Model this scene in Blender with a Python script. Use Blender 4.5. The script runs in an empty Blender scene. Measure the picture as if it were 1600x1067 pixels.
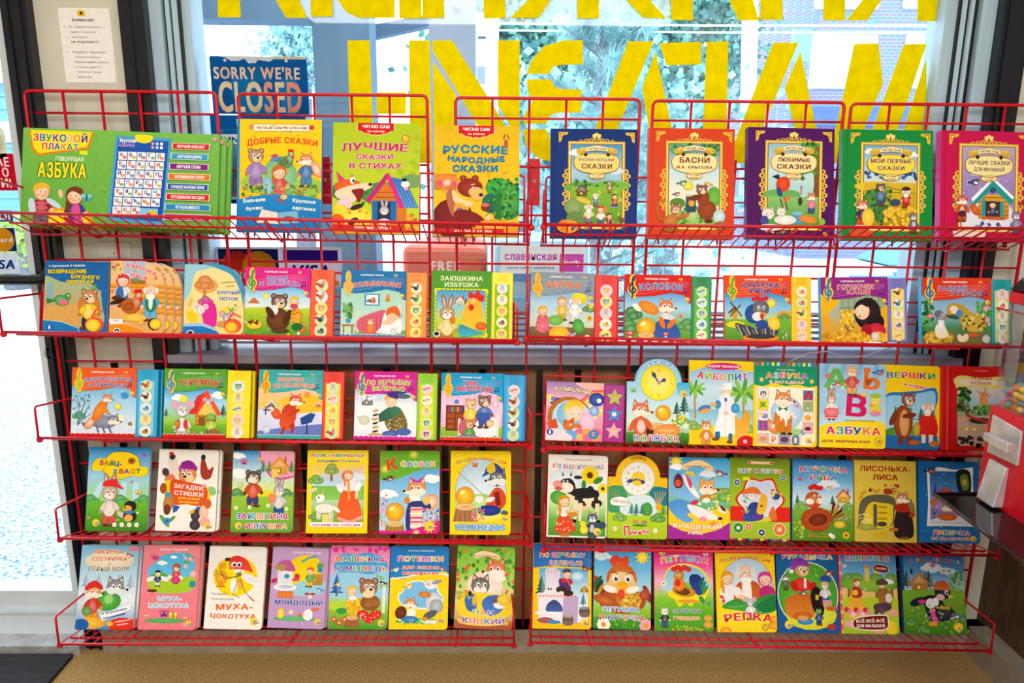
import bpy, bmesh, math, random
from mathutils import Vector, Matrix
from mathutils.geometry import tessellate_polygon

random.seed(7)
SC = bpy.context.scene
COL = SC.collection
# ---------------------------------------------------------------- camera
FPX = 1155.0
PITCH, ROLL, YAW, EYE = math.radians(12.7), .008, .0136, Vector((0, 0, 1.335))
FWD = Vector((math.sin(YAW)*math.cos(PITCH), math.cos(YAW)*math.cos(PITCH), -math.sin(PITCH)))
_r = Vector((math.cos(YAW), -math.sin(YAW), 0)); _u = _r.cross(FWD)
RGT = _r*math.cos(ROLL)+_u*math.sin(ROLL); UPV = _u*math.cos(ROLL)-_r*math.sin(ROLL)
cam_data = bpy.data.cameras.new('camera'); cam = bpy.data.objects.new('camera', cam_data); COL.objects.link(cam)
cam_data.sensor_width = 36; cam_data.lens = FPX/1600*36; cam_data.clip_start = .02
M3 = Matrix((RGT, UPV, -FWD)).transposed()
cam.matrix_world = Matrix.Translation(EYE) @ M3.to_4x4()
SC.camera = cam

def ray(x, y): return FWD + RGT*((x-800)/FPX) - UPV*((y-533.5)/FPX)
def at(x, y, Y):                     # the point seen at pixel x, y on the upright plane at depth Y
    d = ray(x, y); return EYE + d*(Y/d.y)
def onplane(x, y, p, n):
    d = ray(x, y); return EYE + d*((p-EYE).dot(n)/d.dot(n))
# ---------------------------------------------------------------- light
SC.view_settings.view_transform = 'Standard'; SC.view_settings.look = 'None'
SC.view_settings.exposure = 0.0; SC.view_settings.gamma = 1; SC.view_settings.use_curve_mapping = False
W = bpy.data.worlds.new('sky'); SC.world = W; W.use_nodes = True
bg = W.node_tree.nodes['Background']; bg.inputs[0].default_value = (.80, .92, 1, 1); bg.inputs[1].default_value = 4.2
def area(name, loc, sx, sy, power, col=(1, 1, 1)):
    l = bpy.data.lights.new(name, 'AREA'); l.shape = 'RECTANGLE'; l.size = sx; l.size_y = sy; l.energy = power; l.color = col
    o = bpy.data.objects.new(name, l); COL.objects.link(o); o.location = loc; return o
area('ceiling_lamp_front', (0, -.2, 2.5), 2.8, .9, 50, (1, .99, .965))
area('ceiling_lamp_back', (-.1, -1.7, 2.5), 2.8, 1.2, 112, (1, .99, .965))

# ---------------------------------------------------------------- colours, materials
def lin(c):
    c = c.lstrip('#')
    if len(c) == 3: c = ''.join(k*2 for k in c)
    v = [int(c[i:i+2], 16)/255 for i in (0, 2, 4)]
    return tuple(k/12.92 if k <= .04045 else ((k+.055)/1.055)**2.4 for k in v)
def mixc(a, b, t): return tuple(p*(1-t)+q*t for p, q in zip(a, b))
def mat(name, c, rough=.5, metal=0, noise=0, scale=30, spec=.4, c2=None, stretch=None):
    m = bpy.data.materials.new(name); m.use_nodes = True; nt = m.node_tree; b = nt.nodes['Principled BSDF']
    b.inputs['Roughness'].default_value = rough; b.inputs['Metallic'].default_value = metal
    b.inputs['Specular IOR Level'].default_value = spec
    col = lin(c)
    n = nt.nodes.new('ShaderNodeTexNoise'); n.inputs['Scale'].default_value = scale; n.inputs['Detail'].default_value = 6
    tc = nt.nodes.new('ShaderNodeTexCoord'); mp = nt.nodes.new('ShaderNodeMapping')
    nt.links.new(tc.outputs['Object'], mp.inputs[0]); nt.links.new(mp.outputs[0], n.inputs['Vector'])
    if stretch: mp.inputs['Scale'].default_value = stretch
    r = nt.nodes.new('ShaderNodeValToRGB')
    e2 = lin(c2) if c2 else tuple(k*(1-noise) for k in col)
    r.color_ramp.elements[0].position = .35; r.color_ramp.elements[1].position = .65
    r.color_ramp.elements[0].color = (*e2, 1); r.color_ramp.elements[1].color = (*col, 1)
    nt.links.new(n.outputs['Fac'], r.inputs[0]); nt.links.new(r.outputs[0], b.inputs['Base Color'])
    return m
def glass(name, tint=(1, 1, 1), gloss=.06):
    m = bpy.data.materials.new(name); m.use_nodes = True; nt = m.node_tree; nt.nodes.remove(nt.nodes['Principled BSDF'])
    t = nt.nodes.new('ShaderNodeBsdfTransparent'); t.inputs[0].default_value = (*tint, 1)
    g = nt.nodes.new('ShaderNodeBsdfGlossy'); g.inputs['Roughness'].default_value = .02
    mx = nt.nodes.new('ShaderNodeMixShader'); mx.inputs[0].default_value = gloss
    nt.links.new(t.outputs[0], mx.inputs[1]); nt.links.new(g.outputs[0], mx.inputs[2]); nt.links.new(mx.outputs[0], nt.nodes['Material Output'].inputs[0])
    return m
def inkmat(name, rough, spec=.35):
    m = bpy.data.materials.new(name); m.use_nodes = True; nt = m.node_tree; b = nt.nodes['Principled BSDF']
    a = nt.nodes.new('ShaderNodeAttribute'); a.attribute_name = 'ink'
    n = nt.nodes.new('ShaderNodeTexNoise'); n.inputs['Scale'].default_value = 90; n.inputs['Detail'].default_value = 4
    tc = nt.nodes.new('ShaderNodeTexCoord'); nt.links.new(tc.outputs['Object'], n.inputs['Vector'])
    hs = nt.nodes.new('ShaderNodeHueSaturation'); mr = nt.nodes.new('ShaderNodeMapRange')
    mr.inputs['To Min'].default_value = .84; mr.inputs['To Max'].default_value = 1.06
    nt.links.new(n.outputs['Fac'], mr.inputs['Value']); nt.links.new(mr.outputs[0], hs.inputs['Value'])
    nt.links.new(a.outputs['Color'], hs.inputs['Color']); nt.links.new(hs.outputs[0], b.inputs['Base Color'])
    b.inputs['Roughness'].default_value = rough; b.inputs['Specular IOR Level'].default_value = spec
    return m
INK = inkmat('printed_card', .5, .12)
def thin_ink(name):
    m = bpy.data.materials.new(name); m.use_nodes = True; nt = m.node_tree; nt.nodes.remove(nt.nodes['Principled BSDF'])
    a = nt.nodes.new('ShaderNodeAttribute'); a.attribute_name = 'ink'
    n = nt.nodes.new('ShaderNodeTexNoise'); n.inputs['Scale'].default_value = 40; n.inputs['Detail'].default_value = 8
    hs = nt.nodes.new('ShaderNodeHueSaturation'); mr = nt.nodes.new('ShaderNodeMapRange'); tc = nt.nodes.new('ShaderNodeTexCoord')
    nt.links.new(tc.outputs['Object'], n.inputs['Vector'])
    mr.inputs['To Min'].default_value = .78; mr.inputs['To Max'].default_value = 1.15
    nt.links.new(n.outputs['Fac'], mr.inputs['Value']); nt.links.new(mr.outputs[0], hs.inputs['Value']); nt.links.new(a.outputs['Color'], hs.inputs['Color'])
    d = nt.nodes.new('ShaderNodeBsdfDiffuse'); t = nt.nodes.new('ShaderNodeBsdfTranslucent'); mx = nt.nodes.new('ShaderNodeMixShader'); mx.inputs[0].default_value = .35
    for s in (d, t): nt.links.new(hs.outputs[0], s.inputs[0])
    nt.links.new(d.outputs[0], mx.inputs[1]); nt.links.new(t.outputs[0], mx.inputs[2]); nt.links.new(mx.outputs[0], nt.nodes['Material Output'].inputs[0])
    return m
FILM = thin_ink('vinyl_film')
RED = mat('red_enamel', 'd2061e', .35, 0, .2, 60)
PAGES = mat('page_edges', 'f2ead8', .8, 0, .15, 400, stretch=(1, 60, 1))

# ---------------------------------------------------------------- object helpers
def link(name, me, m, parent=None):
    o = bpy.data.objects.new(name, me); COL.objects.link(o)
    for k in (m if isinstance(m, (list, tuple)) else [m]): me.materials.append(k)
    if parent: o.parent = parent
    return o
def tag(o, label=None, cat=None, group=None, kind=None):
    if label: o['label'] = label
    if cat: o['category'] = cat
    if group: o['group'] = group
    if kind: o['kind'] = kind
    return o
def empty(name, loc=(0, 0, 0)):
    o = bpy.data.objects.new(name, None); COL.objects.link(o); o.location = loc; o.empty_display_size = .05; return o
class MB:
    """collects boxes, tubes and prisms and links them as one mesh object (world coordinates, made local to the parent)"""
    def __init__(s): s.v = []; s.f = []; s.mi = []; s.sm = []
    def add(s, vs, fs, mi=0, sm=False):
        b = len(s.v); s.v += [Vector(p) for p in vs]
        for f in fs: s.f.append([b+i for i in f]); s.mi.append(mi); s.sm.append(sm)
        return s
    def box(s, a, b, mi=0):
        (x0, y0, z0), (x1, y1, z1) = a, b
        return s.add([(x0, y0, z0), (x1, y0, z0), (x1, y1, z0), (x0, y1, z0), (x0, y0, z1), (x1, y0, z1), (x1, y1, z1), (x0, y1, z1)],
                     [(3, 2, 1, 0), (4, 5, 6, 7), (0, 1, 5, 4), (1, 2, 6, 5), (2, 3, 7, 6), (3, 0, 4, 7)], mi)
    def hull8(s, p, mi=0):           # eight corners, bottom ring then top ring
        return s.add(p, [(3, 2, 1, 0), (4, 5, 6, 7), (0, 1, 5, 4), (1, 2, 6, 5), (2, 3, 7, 6), (3, 0, 4, 7)], mi)
    def tube(s, pts, r, n=6, mi=0, closed=False):
        pts = [Vector(p) for p in pts]; N = len(pts); rings = []
        ref = Vector((.13, .27, .95))
        for i, p in enumerate(pts):
            a = pts[i-1] if (i > 0 or closed) else p; b = pts[(i+1) % N] if (i < N-1 or closed) else p
            t = (b-a).normalized(); rf = ref if abs(t.dot(ref)) < .93 else Vector((1, .1, 0))
            u = t.cross(rf).normalized(); w = t.cross(u)
            rr = r[i] if isinstance(r, (list, tuple)) else r
            rings.append([p+(u*math.cos(k*2*math.pi/n)+w*math.sin(k*2*math.pi/n))*rr for k in range(n)])
        vs = [q for g in rings for q in g]; fs = []
        for i in range(N if closed else N-1):
            j = (i+1) % N
            for k in range(n): fs.append((i*n+k, i*n+(k+1) % n, j*n+(k+1) % n, j*n+k))
        if not closed: fs += [tuple(range(n))[::-1], tuple((N-1)*n+k for k in range(n))]
        return s.add(vs, fs, mi, True)
    def prism(s, pts, d, mi=0):      # polygon pts pushed along vector d
        n = len(pts); pts = [Vector(p) for p in pts]; d = Vector(d)
        return s.add(pts+[p+d for p in pts], [tuple(range(n)), tuple(range(2*n-1, n-1, -1))]+[(i, i+n, (i+1) % n+n, (i+1) % n) for i in range(n)], mi)
    def ball(s, c, r, n=10, mi=0):
        c = Vector(c); rr = r if isinstance(r, (tuple, list)) else (r, r, r); vs = []; fs = []; h = n//2
        for i in range(h+1):
            for k in range(n):
                a, b = math.pi*i/h, 2*math.pi*k/n
                vs.append(c+Vector((rr[0]*math.sin(a)*math.cos(b), rr[1]*math.sin(a)*math.sin(b), rr[2]*math.cos(a))))
        for i in range(h):
            for k in range(n): fs.append((i*n+k, (i+1)*n+k, (i+1)*n+(k+1) % n, i*n+(k+1) % n))
        return s.add(vs, fs, mi, True)
    def build(s, name, m, parent=None, bevel=0):
        me = bpy.data.meshes.new(name); off = parent.matrix_world.inverted() if parent else None
        me.from_pydata([off @ p for p in s.v] if parent else s.v, [], s.f)
        me.polygons.foreach_set('material_index', s.mi); me.polygons.foreach_set('use_smooth', s.sm)
        me.validate(); bm = bmesh.new(); bm.from_mesh(me); bmesh.ops.recalc_face_normals(bm, faces=bm.faces); bm.to_mesh(me); bm.free()
        o = link(name, me, m, parent)
        if bevel:
            b = o.modifiers.new('bevel', 'BEVEL'); b.width = bevel; b.segments = 2; b.limit_method = 'ANGLE'
        return o
def rootat(name, loc):
    o = empty(name, loc); o.matrix_world = Matrix.Translation(loc); return o
def rounded(pts, r, n=4):            # rounds the inner corners of an open polyline
    pts = [Vector(p) for p in pts]; out = [pts[0]]
    for i in range(1, len(pts)-1):
        a, p, b = pts[i-1], pts[i], pts[i+1]; u = (a-p).normalized()*min(r, (a-p).length/2); w = (b-p).normalized()*min(r, (b-p).length/2)
        for k in range(n+1):
            t = k/n; out.append(p+u*(1-t)**2+w*t*t)
    return out+[pts[-1]]

# ---------------------------------------------------------------- print canvas: flat colour shapes in layers, x 0..100 across, y 0..100 down
GL = {}
def glyph(ch, bold):
    k = (ch, bold)
    if k not in GL:
        c = bpy.data.curves.new('glyph', 'FONT'); c.body = ch; c.resolution_u = 3
        o = bpy.data.objects.new('glyph', c); COL.objects.link(o)
        bpy.context.view_layer.update()
        dg = bpy.context.evaluated_depsgraph_get(); e = o.evaluated_get(dg); m = e.to_mesh(); m.calc_loop_triangles()
        vs = [(v.co.x, v.co.y) for v in m.vertices]; ts = [tuple(t.vertices) for t in m.loop_triangles]
        e.to_mesh_clear(); bpy.data.objects.remove(o); bpy.data.curves.remove(c)
        adv = (max(q[0] for q in vs)+.07) if vs else .3
        if bold: adv += .034
        GL[k] = (vs, ts, adv)
    return GL[k]
class Canvas:
    def __init__(s, w, h, clip=None): s.w, s.h, s.clip = w, h, clip; s.v = []; s.c = []; s.f = []; s.n = 0; s.ox = 0; s.sx = 1
    def X(s, x, y): return ((s.ox+x*s.sx)*s.w/100, s.h*(1-y/100))
    def put(s, pts, cols, tris, clip=True):
        s.n += 1; z = -(8e-5+s.n*1.5e-5); cl = s.clip if clip else None
        if cl:
            x0, y0, x1, y1 = min(p[0] for p in pts), min(p[1] for p in pts), max(p[0] for p in pts), max(p[1] for p in pts)
            cx0, cy0, cx1, cy1 = s.inner
            if x0 >= cx0 and y0 >= cy0 and x1 <= cx1 and y1 <= cy1: cl = None
        if not cl:
            b = len(s.v); s.v += [(p[0], z, p[1]) for p in pts]; s.c += cols; s.f += [tuple(b+i for i in t) for t in tris]; return
        for t in tris:
            poly = [(pts[i], cols[i]) for i in t]
            ar = sum(poly[i][0][0]*poly[(i+1) % len(poly)][0][1]-poly[(i+1) % len(poly)][0][0]*poly[i][0][1] for i in range(len(poly)))
            for i in range(len(cl)):
                a, b = cl[i], cl[(i+1) % len(cl)]; out = []; ex, ey = b[0]-a[0], b[1]-a[1]
                if not poly: break
                dd = [ex*(p[1]-a[1])-ey*(p[0]-a[0]) for p, _ in poly]
                if min(dd) >= 0: continue
                for j in range(len(poly)):
                    q = (j+1) % len(poly)
                    if dd[j] >= 0: out.append(poly[j])
                    if (dd[j] < 0) != (dd[q] < 0):
                        k = dd[j]/(dd[j]-dd[q]); p1, p2 = poly[j], poly[q]
                        out.append(((p1[0][0]+(p2[0][0]-p1[0][0])*k, p1[0][1]+(p2[0][1]-p1[0][1])*k), mixc(p1[1], p2[1], k)))
                poly = out
            if len(poly) > 2:
                b = len(s.v); s.v += [(p[0], z, p[1]) for p, _ in poly]; s.c += [c for _, c in poly]; s.f.append(tuple(range(b, b+len(poly))))
    def setclip(s, poly):
        s.clip = poly
        if poly:
            x0, y0, x1, y1 = min(p[0] for p in poly), min(p[1] for p in poly), max(p[0] for p in poly), max(p[1] for p in poly)
            m = .1*(x1-x0); s.inner = (x0+m, y0+m, x1-m, y1-m)
K = None
def cc(c): return c if isinstance(c, tuple) else lin(c)
def light(c, t=.35): return mixc(cc(c), (1, 1, 1), t)
def dark(c, t=.4): return tuple(k*(1-t) for k in cc(c))
def R(x0, y0, x1, y1, c, c2=None):
    a, b = cc(c), cc(c2 or c); K.put([K.X(x0, y0), K.X(x1, y0), K.X(x1, y1), K.X(x0, y1)], [a, a, b, b], [(0, 3, 2, 1)])
def G(x0, y0, x1, y1, *cs):          # vertical run of colours
    n = len(cs)-1
    for i in range(n): R(x0, y0+(y1-y0)*i/n, x1, y0+(y1-y0)*(i+1)/n, cs[i], cs[i+1])
def smooth(pts, k=4):
    n = len(pts); out = []
    for i in range(n):
        p0, p1, p2, p3 = pts[i-1], pts[i], pts[(i+1) % n], pts[(i+2) % n]
        for j in range(k):
            t = j/k
            out.append(tuple(.5*((2*p1[a])+(-p0[a]+p2[a])*t+(2*p0[a]-5*p1[a]+4*p2[a]-p3[a])*t*t+(-p0[a]+3*p1[a]-3*p2[a]+p3[a])*t**3) for a in (0, 1)))
    return out
def P(pts, c, s=0, o=None, c2=None):
    q = [K.X(*p) for p in pts]
    if s: q = smooth(q, 4)
    if o:
        mx, my = sum(p[0] for p in q)/len(q), sum(p[1] for p in q)/len(q); d = .008*K.w
        oq = []
        for x, y in q:
            l = math.hypot(x-mx, y-my) or 1; oq.append((x+(x-mx)/l*d, y+(y-my)/l*d))
        tt = tessellate_polygon([[Vector((x, y, 0)) for x, y in oq]]); K.put(oq, [cc(o)]*len(oq), tt)
    tt = tessellate_polygon([[Vector((x, y, 0)) for x, y in q]])
    a = cc(c)
    if c2:
        y0, y1 = min(p[1] for p in q), max(p[1] for p in q); b = cc(c2); cols = [mixc(b, a, (p[1]-y0)/max(1e-9, y1-y0)) for p in q]
    else: cols = [a]*len(q)
    K.put(q, cols, tt)
def E(x, y, rx, ry=None, c='fff', c2=None, rot=0, n=14, o=None):
    if o: E(x, y, rx+.7, (ry or rx)+.7, o, None, rot, n)
    if isinstance(ry, (str, tuple)): raise ValueError
    ry = rx if ry is None else ry; cx, cy = K.X(x, y); u = K.w/100; a = math.radians(rot)
    pts = [(cx, cy)]
    for i in range(n):
        t = 2*math.pi*i/n; px, py = rx*u*math.cos(t), ry*u*math.sin(t)
        pts.append((cx+px*math.cos(a)-py*math.sin(a), cy+px*math.sin(a)+py*math.cos(a)))
    K.put(pts, [cc(c2 or c)]+[cc(c)]*n, [(0, i+1, (i+1) % n+1) for i in range(n)])
def L(x, y, pts, s, c, sm=0, d=1, o=None):        # polygon in local units of s (per cent of width, y down)
    k = K.w/K.h; P([(x+px*s*d, y+py*s*k) for px, py in pts], c, sm, o)
def O(x, y, dx, dy, rx, ry, s, c, c2=None, rot=0, d=1, n=12):
    if c2 and min(rx, ry)*s > 1.5: E(x+dx*s*d, y+dy*s*K.w/K.h, rx*s+.4, ry*s+.4, dark(c, .55), None, rot*d, n)
    E(x+dx*s*d, y+dy*s*K.w/K.h, rx*s, ry*s, c, c2, rot*d, n)
def line(pts, w, c):                  # stroke
    k = K.w/K.h
    for (x0, y0), (x1, y1) in zip(pts, pts[1:]):
        dx, dy = x1-x0, (y1-y0)/k; l = math.hypot(dx, dy) or 1; nx, ny = -dy/l*w/2, dx/l*w/2*k
        P([(x0+nx, y0+ny), (x1+nx, y1+ny), (x1-nx, y1-ny), (x0-nx, y0-ny)], c)
def T(s, x, y, w, h, c, o=None, ow=.9, arc=0, cols=None, rot=0, jit=0, it=0, bold=1, o2=None):
    """text centred on x, y: w its width, h its capital height (per cent of canvas width)"""
    rnd = random.Random(s); gs = [glyph(ch, bold) if ch != ' ' else ([], [], .34) for ch in s]
    tot = sum(g[2] for g in gs); u = K.w/100; sx = w*u/tot; sy = h*u/.74; cx, cy = K.X(x, y); ra = math.radians(rot); pos = 0; items = []
    for i, (vs, ts, adv) in enumerate(gs):
        m = pos+adv/2; pos += adv
        if not vs: continue
        t = (m/tot-.5)*2; a = math.radians(jit*rnd.uniform(-1, 1)); oy = -arc*u*(t*t-.4); a += math.atan2(-2*arc*t, w/2)*(.9 if arc else 0)
        oy += jit*.05*u*rnd.uniform(-1, 1)*h/6; q = []
        for vx, vy in vs:
            px = (vx-adv/2+.02)*sx+it*(vy-.37)*sy; py = (vy-.37)*sy
            px, py = px*math.cos(a)-py*math.sin(a), px*math.sin(a)+py*math.cos(a)
            px += (m-tot/2)*sx; py += oy
            q.append((cx+px*math.cos(ra)-py*math.sin(ra), cy+px*math.sin(ra)+py*math.cos(ra)))
        items.append((q, ts, cols[i % len(cols)] if cols else c))
    def lay(q, ts, col, dx, dy, e):
        K.n += .4+e*.2; K.put([(px+dx, py+dy) for px, py in q], [cc(col)]*len(q), ts); K.n -= 1+e*.2
    for oc, r in ((o2, ow*1.9), (o, ow)):
        if oc:
            for k in range(5):
                for j, (q, ts, _) in enumerate(items): lay(q, ts, oc, r*u*math.cos(k*1.2566+.3), r*u*math.sin(k*1.2566+.3), j % 2); K.n -= .4
                K.n += .4
            K.n += .6
    k = .034 if bold else 0
    for dx, dy in (((-1, -.6), (1, -.6), (1, .6), (-1, .6)) if bold else ((0, 0),)):
        for j, (q, ts, col) in enumerate(items): lay(q, ts, col, dx*k*sx, dy*k*sy, j % 2); K.n -= .4
        K.n += .4
    K.n += 1
def canvas_obj(name, cv, outline, thick, board, parent, m=None, y0=0):
    """a board of the outline's shape with the canvas printed on its front"""
    n = len(outline); v = [(x, 0, z) for x, z in outline]+[(x, thick, z) for x, z in outline]
    f = [tuple(range(n)), tuple(range(2*n-1, n-1, -1))]+[(i, i+n, (i+1) % n+n, (i+1) % n) for i in range(n)]
    cols = [cc(board)]*(2*n); b = len(v)
    if cv: v += cv.v; cols += cv.c; f += [tuple(b+i for i in t) for t in cv.f]
    me = bpy.data.meshes.new(name); me.from_pydata([(x, y+y0, z) for x, y, z in v], [], f)
    at_ = me.color_attributes.new('ink', 'FLOAT_COLOR', 'POINT')
    at_.data.foreach_set('color', [k for c in cols for k in (*c, 1)])
    return link(name, me, m or INK, parent)
def rrect(w, h, r=(0, 0, 0, 0), x0=0, n=5):   # radii: bottom left, bottom right, top right, top left
    out = []
    for (cx, cy, a0), q in zip(((0, 0, 180), (w, 0, 270), (w, h, 0), (0, h, 90)), r):
        if q <= 0: out.append((cx+x0, cy)); continue
        ox, oy = (cx+q if cx == 0 else cx-q), (cy+q if cy == 0 else cy-q)
        for k in range(n+1):
            a = math.radians(a0+90*k/n); out.append((ox+q*math.cos(a)+x0, oy+q*math.sin(a)))
    return out
# ---------------------------------------------------------------- picture motifs
def eyes(x, y, s, d=1, gap=.36, dy=-.12, r=.2):
    for k in (-1, 1):
        O(x, y, k*gap+.12, dy, r, r*1.25, s, 'fff', None, 0, d, 8); O(x, y, k*gap+.16, dy+.04, r*.55, r*.75, s, '1a1210', None, 0, d, 8)
def head(k, x, y, s, c, d=1, c2='f6ead8', hair='7a3a12', hat=None):
    hi = light(c, .25); dk = dark(c, .35)
    if k == 'bear':
        for q in (-1, 1): O(x, y, q*.72, -.72, .38, .38, s, dk); O(x, y, q*.72, -.72, .22, .22, s, hi)
        O(x, y, 0, 0, 1, .92, s, c, hi); O(x, y, .2, .38, .55, .42, s, 'f0d3a0'); O(x, y, .3, .2, .2, .14, s, '1a1210', None, 0, d); eyes(x, y, s, d); L(x, y, [(-.1, .5), (.3, .62), (.6, .48), (.3, .56)], s, '7a1010', 0, d)
    elif k in ('fox', 'wolf', 'cat'):
        for q in (-1, 1):
            L(x, y, [(q*.95, -.2), (q*.8, -1.35), (q*.2, -.75)], s, dk); L(x, y, [(q*.82, -.4), (q*.75, -1.1), (q*.35, -.72)], s, 'f3c9b0')
        O(x, y, 0, 0, 1, .88, s, c, hi)
        if k == 'cat': O(x, y, -.3, .42, .42, .32, s, c2); O(x, y, .3, .42, .42, .32, s, c2); O(x, y, 0, .2, .14, .1, s, 'e0607a')
        else:
            O(x, y, -.45, .4, .55, .42, s, c2, None, -20, d); O(x, y, .5, .4, .5, .42, s, c2, None, 10, d)
            L(x, y, [(-.1, .0), (.8, .05), (1.5, .28), (1.35, .5), (.6, .68), (.0, .6)], s, c2, 1, d); L(x, y, [(-.1, -.15), (.8, -.02), (1.45, .22), (.8, .22)], s, c, 0, d); O(x, y, 1.42, .26, .16, .14, s, '111', None, 0, d)
        eyes(x, y, s, d)
    elif k == 'hare':
        for q in (-1, 1): O(x, y, q*.42, -1.5, .28, .95, s, dk, c, q*-12); O(x, y, q*.42, -1.45, .14, .7, s, 'f0b8b0', None, q*-12)
        O(x, y, 0, 0, .95, .88, s, c, hi); O(x, y, 0, .42, .62, .4, s, c2); O(x, y, .05, .25, .13, .1, s, 'd8506a'); eyes(x, y, s, d)
    elif k == 'mouse':
        for q in (-1, 1): O(x, y, q*1.05, -.75, .68, .66, s, c); O(x, y, q*1.05, -.72, .46, .44, s, 'e8a8c0')
        O(x, y, 0, 0, .9, .9, s, c, hi); O(x, y, 0, .4, .5, .38, s, c2); O(x, y, .1, .25, .12, .1, s, '222'); eyes(x, y, s, d)
    elif k == 'frog':
        for q in (-1, 1): O(x, y, q*.5, -.6, .35, .35, s, c); O(x, y, q*.5, -.62, .2, .2, s, 'fff'); O(x, y, q*.5, -.6, .1, .12, s, '111')
        O(x, y, 0, 0, 1, .72, s, c, hi); L(x, y, [(-.7, .15), (0, .45), (.7, .15), (0, .32)], s, '7a1a1a')
    else:                                   # people
        sk = c
        if k in ('girl', 'gran', 'lass'): O(x, y, -.05, .05, 1.12, 1.15, s, hair if k != 'gran' else (hat or 'd01838'))
        if k == 'lass': O(x, y, -.8, 1.5, .28, 1.1, s, hair, None, 6)
        O(x, y, 0, .1, .88, .92, s, sk, light(sk, .2))
        if k in ('girl', 'lass', 'boy'): L(x, y, [(-.95, .05), (-.9, -.75), (0, -1.1), (.9, -.7), (.92, .0), (.5, -.45), (-.1, -.4)], s, hair, 1, d)
        if k == 'gran': L(x, y, [(-.95, 0), (-.85, -.8), (0, -1.05), (.85, -.8), (.95, 0), (.5, -.4), (-.5, -.4)], s, hat or 'd01838', 1); L(x, y, [(-.5, -.35), (0, -.55), (.5, -.35), (0, -.3)], s, 'c8c8d0')
        if k == 'man':
            for q in (-1, 1): O(x, y, q*.88, .0, .28, .5, s, 'e8e6e2')
            O(x, y, .05, .85, .68, .7, s, 'f4f2ee', 'fff', 0, d); O(x, y, .05, .52, .5, .16, s, 'e6e2dc', None, 0, d)
        eyes(x, y, s, d, .34, 0, .15); O(x, y, .15, .32, .14, .12, s, dark(sk, .15), None, 0, d)
        for q in (-1, 1): O(x, y, q*.5, .42, .2, .15, s, mixc(cc(sk), cc('f06060'), .45))
        if k != 'man': L(x, y, [(-.2, .58), (.1, .7), (.4, .56), (.1, .62)], s, 'b01828', 0, d)
    if hat and k != 'gran': L(x, y, [(-1, -.35), (-.9, -1), (0, -1.35), (.9, -1), (1, -.35), (1.5*d, -.25), (0, -.5)], s, hat, 1)
def body(x, y, s, c, top, bot, d=1, sk=0, feet='6a3a1a'):
    t = top or c
    if sk: L(x, y, [(-.6, 1.9), (.6, 1.9), (1.5, 4.2), (-1.5, 4.2)], s, bot); L(x, y, [(-1.45, 4), (1.45, 4), (1.5, 4.3), (-1.5, 4.3)], s, light(bot, .5)); O(x, y, -.4, 4.4, .35, .2, s, feet); O(x, y, .5, 4.4, .35, .2, s, feet)
    else:
        for q in (-1, 1): O(x, y, q*.45, 3.3, .42, .85, s, dark(bot, .15), bot); O(x, y, q*.5+.15*d, 4.15, .5, .24, s, feet)
    O(x, y, 0, 1.9, .85, 1.1, s, t, light(t, .2))
    if not top: O(x, y, .1, 2, .5, .8, s, light(c, .55), None, 0, d)
    O(x, y, -.85, 1.75, .32, .8, s, dark(t, .15), t, -28); O(x, y, .9, 1.65, .32, .8, s, dark(t, .15), t, 35)
    O(x, y, -1.2, 2.35, .26, .26, s, c); O(x, y, 1.3, 2.2, .26, .26, s, c)
def fig(k, x, y, s, c, top=None, bot=None, d=1, sk=0, **kw):
    body(x, y, s, c, top, bot or c, d, sk); head(k, x, y, s, c, d, **kw)
def beast(k, x, y, s, c, d=1, hk=.8, **kw):      # on four feet, x, y the middle of the trunk
    for q in (-1.5, -1.1, 1, 1.4): O(x, y, q, 1.35, .3, 1, s, dark(c, .25), c, 0, d)
    O(x, y, -2.3, .1, .4, 1.1, s, c, light(c, .3), -50, d); O(x, y, 0, 0, 2, .95, s, c, light(c, .25), 0, d); head(k, x+1.9*s*d, y-1.0*s*K.w/K.h, s*hk, c, d, **kw)
def sit(k, x, y, s, c, d=1, belly='fff3e0', **kw):   # sitting animal with a brush, x, y the head
    O(x, y, -1.6, 3.3, .6, 1.3, s, c, light(c, .3), 50, d); O(x, y, -2.3, 2.5, .4, .5, s, 'fff', None, 40, d)
    O(x, y, 0, 2.6, 1.15, 1.7, s, dark(c, .1), c, 0, d); O(x, y, .3, 2.2, .65, 1.2, s, belly, None, 0, d)
    for q in (0, .8): O(x, y, q, 3.4, .27, 1, s, dark(c, .15), c, 0, d); O(x, y, q+.1, 4.3, .35, .2, s, '2a1a10', None, 0, d)
    head(k, x, y, s, c, d, **kw)
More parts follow.
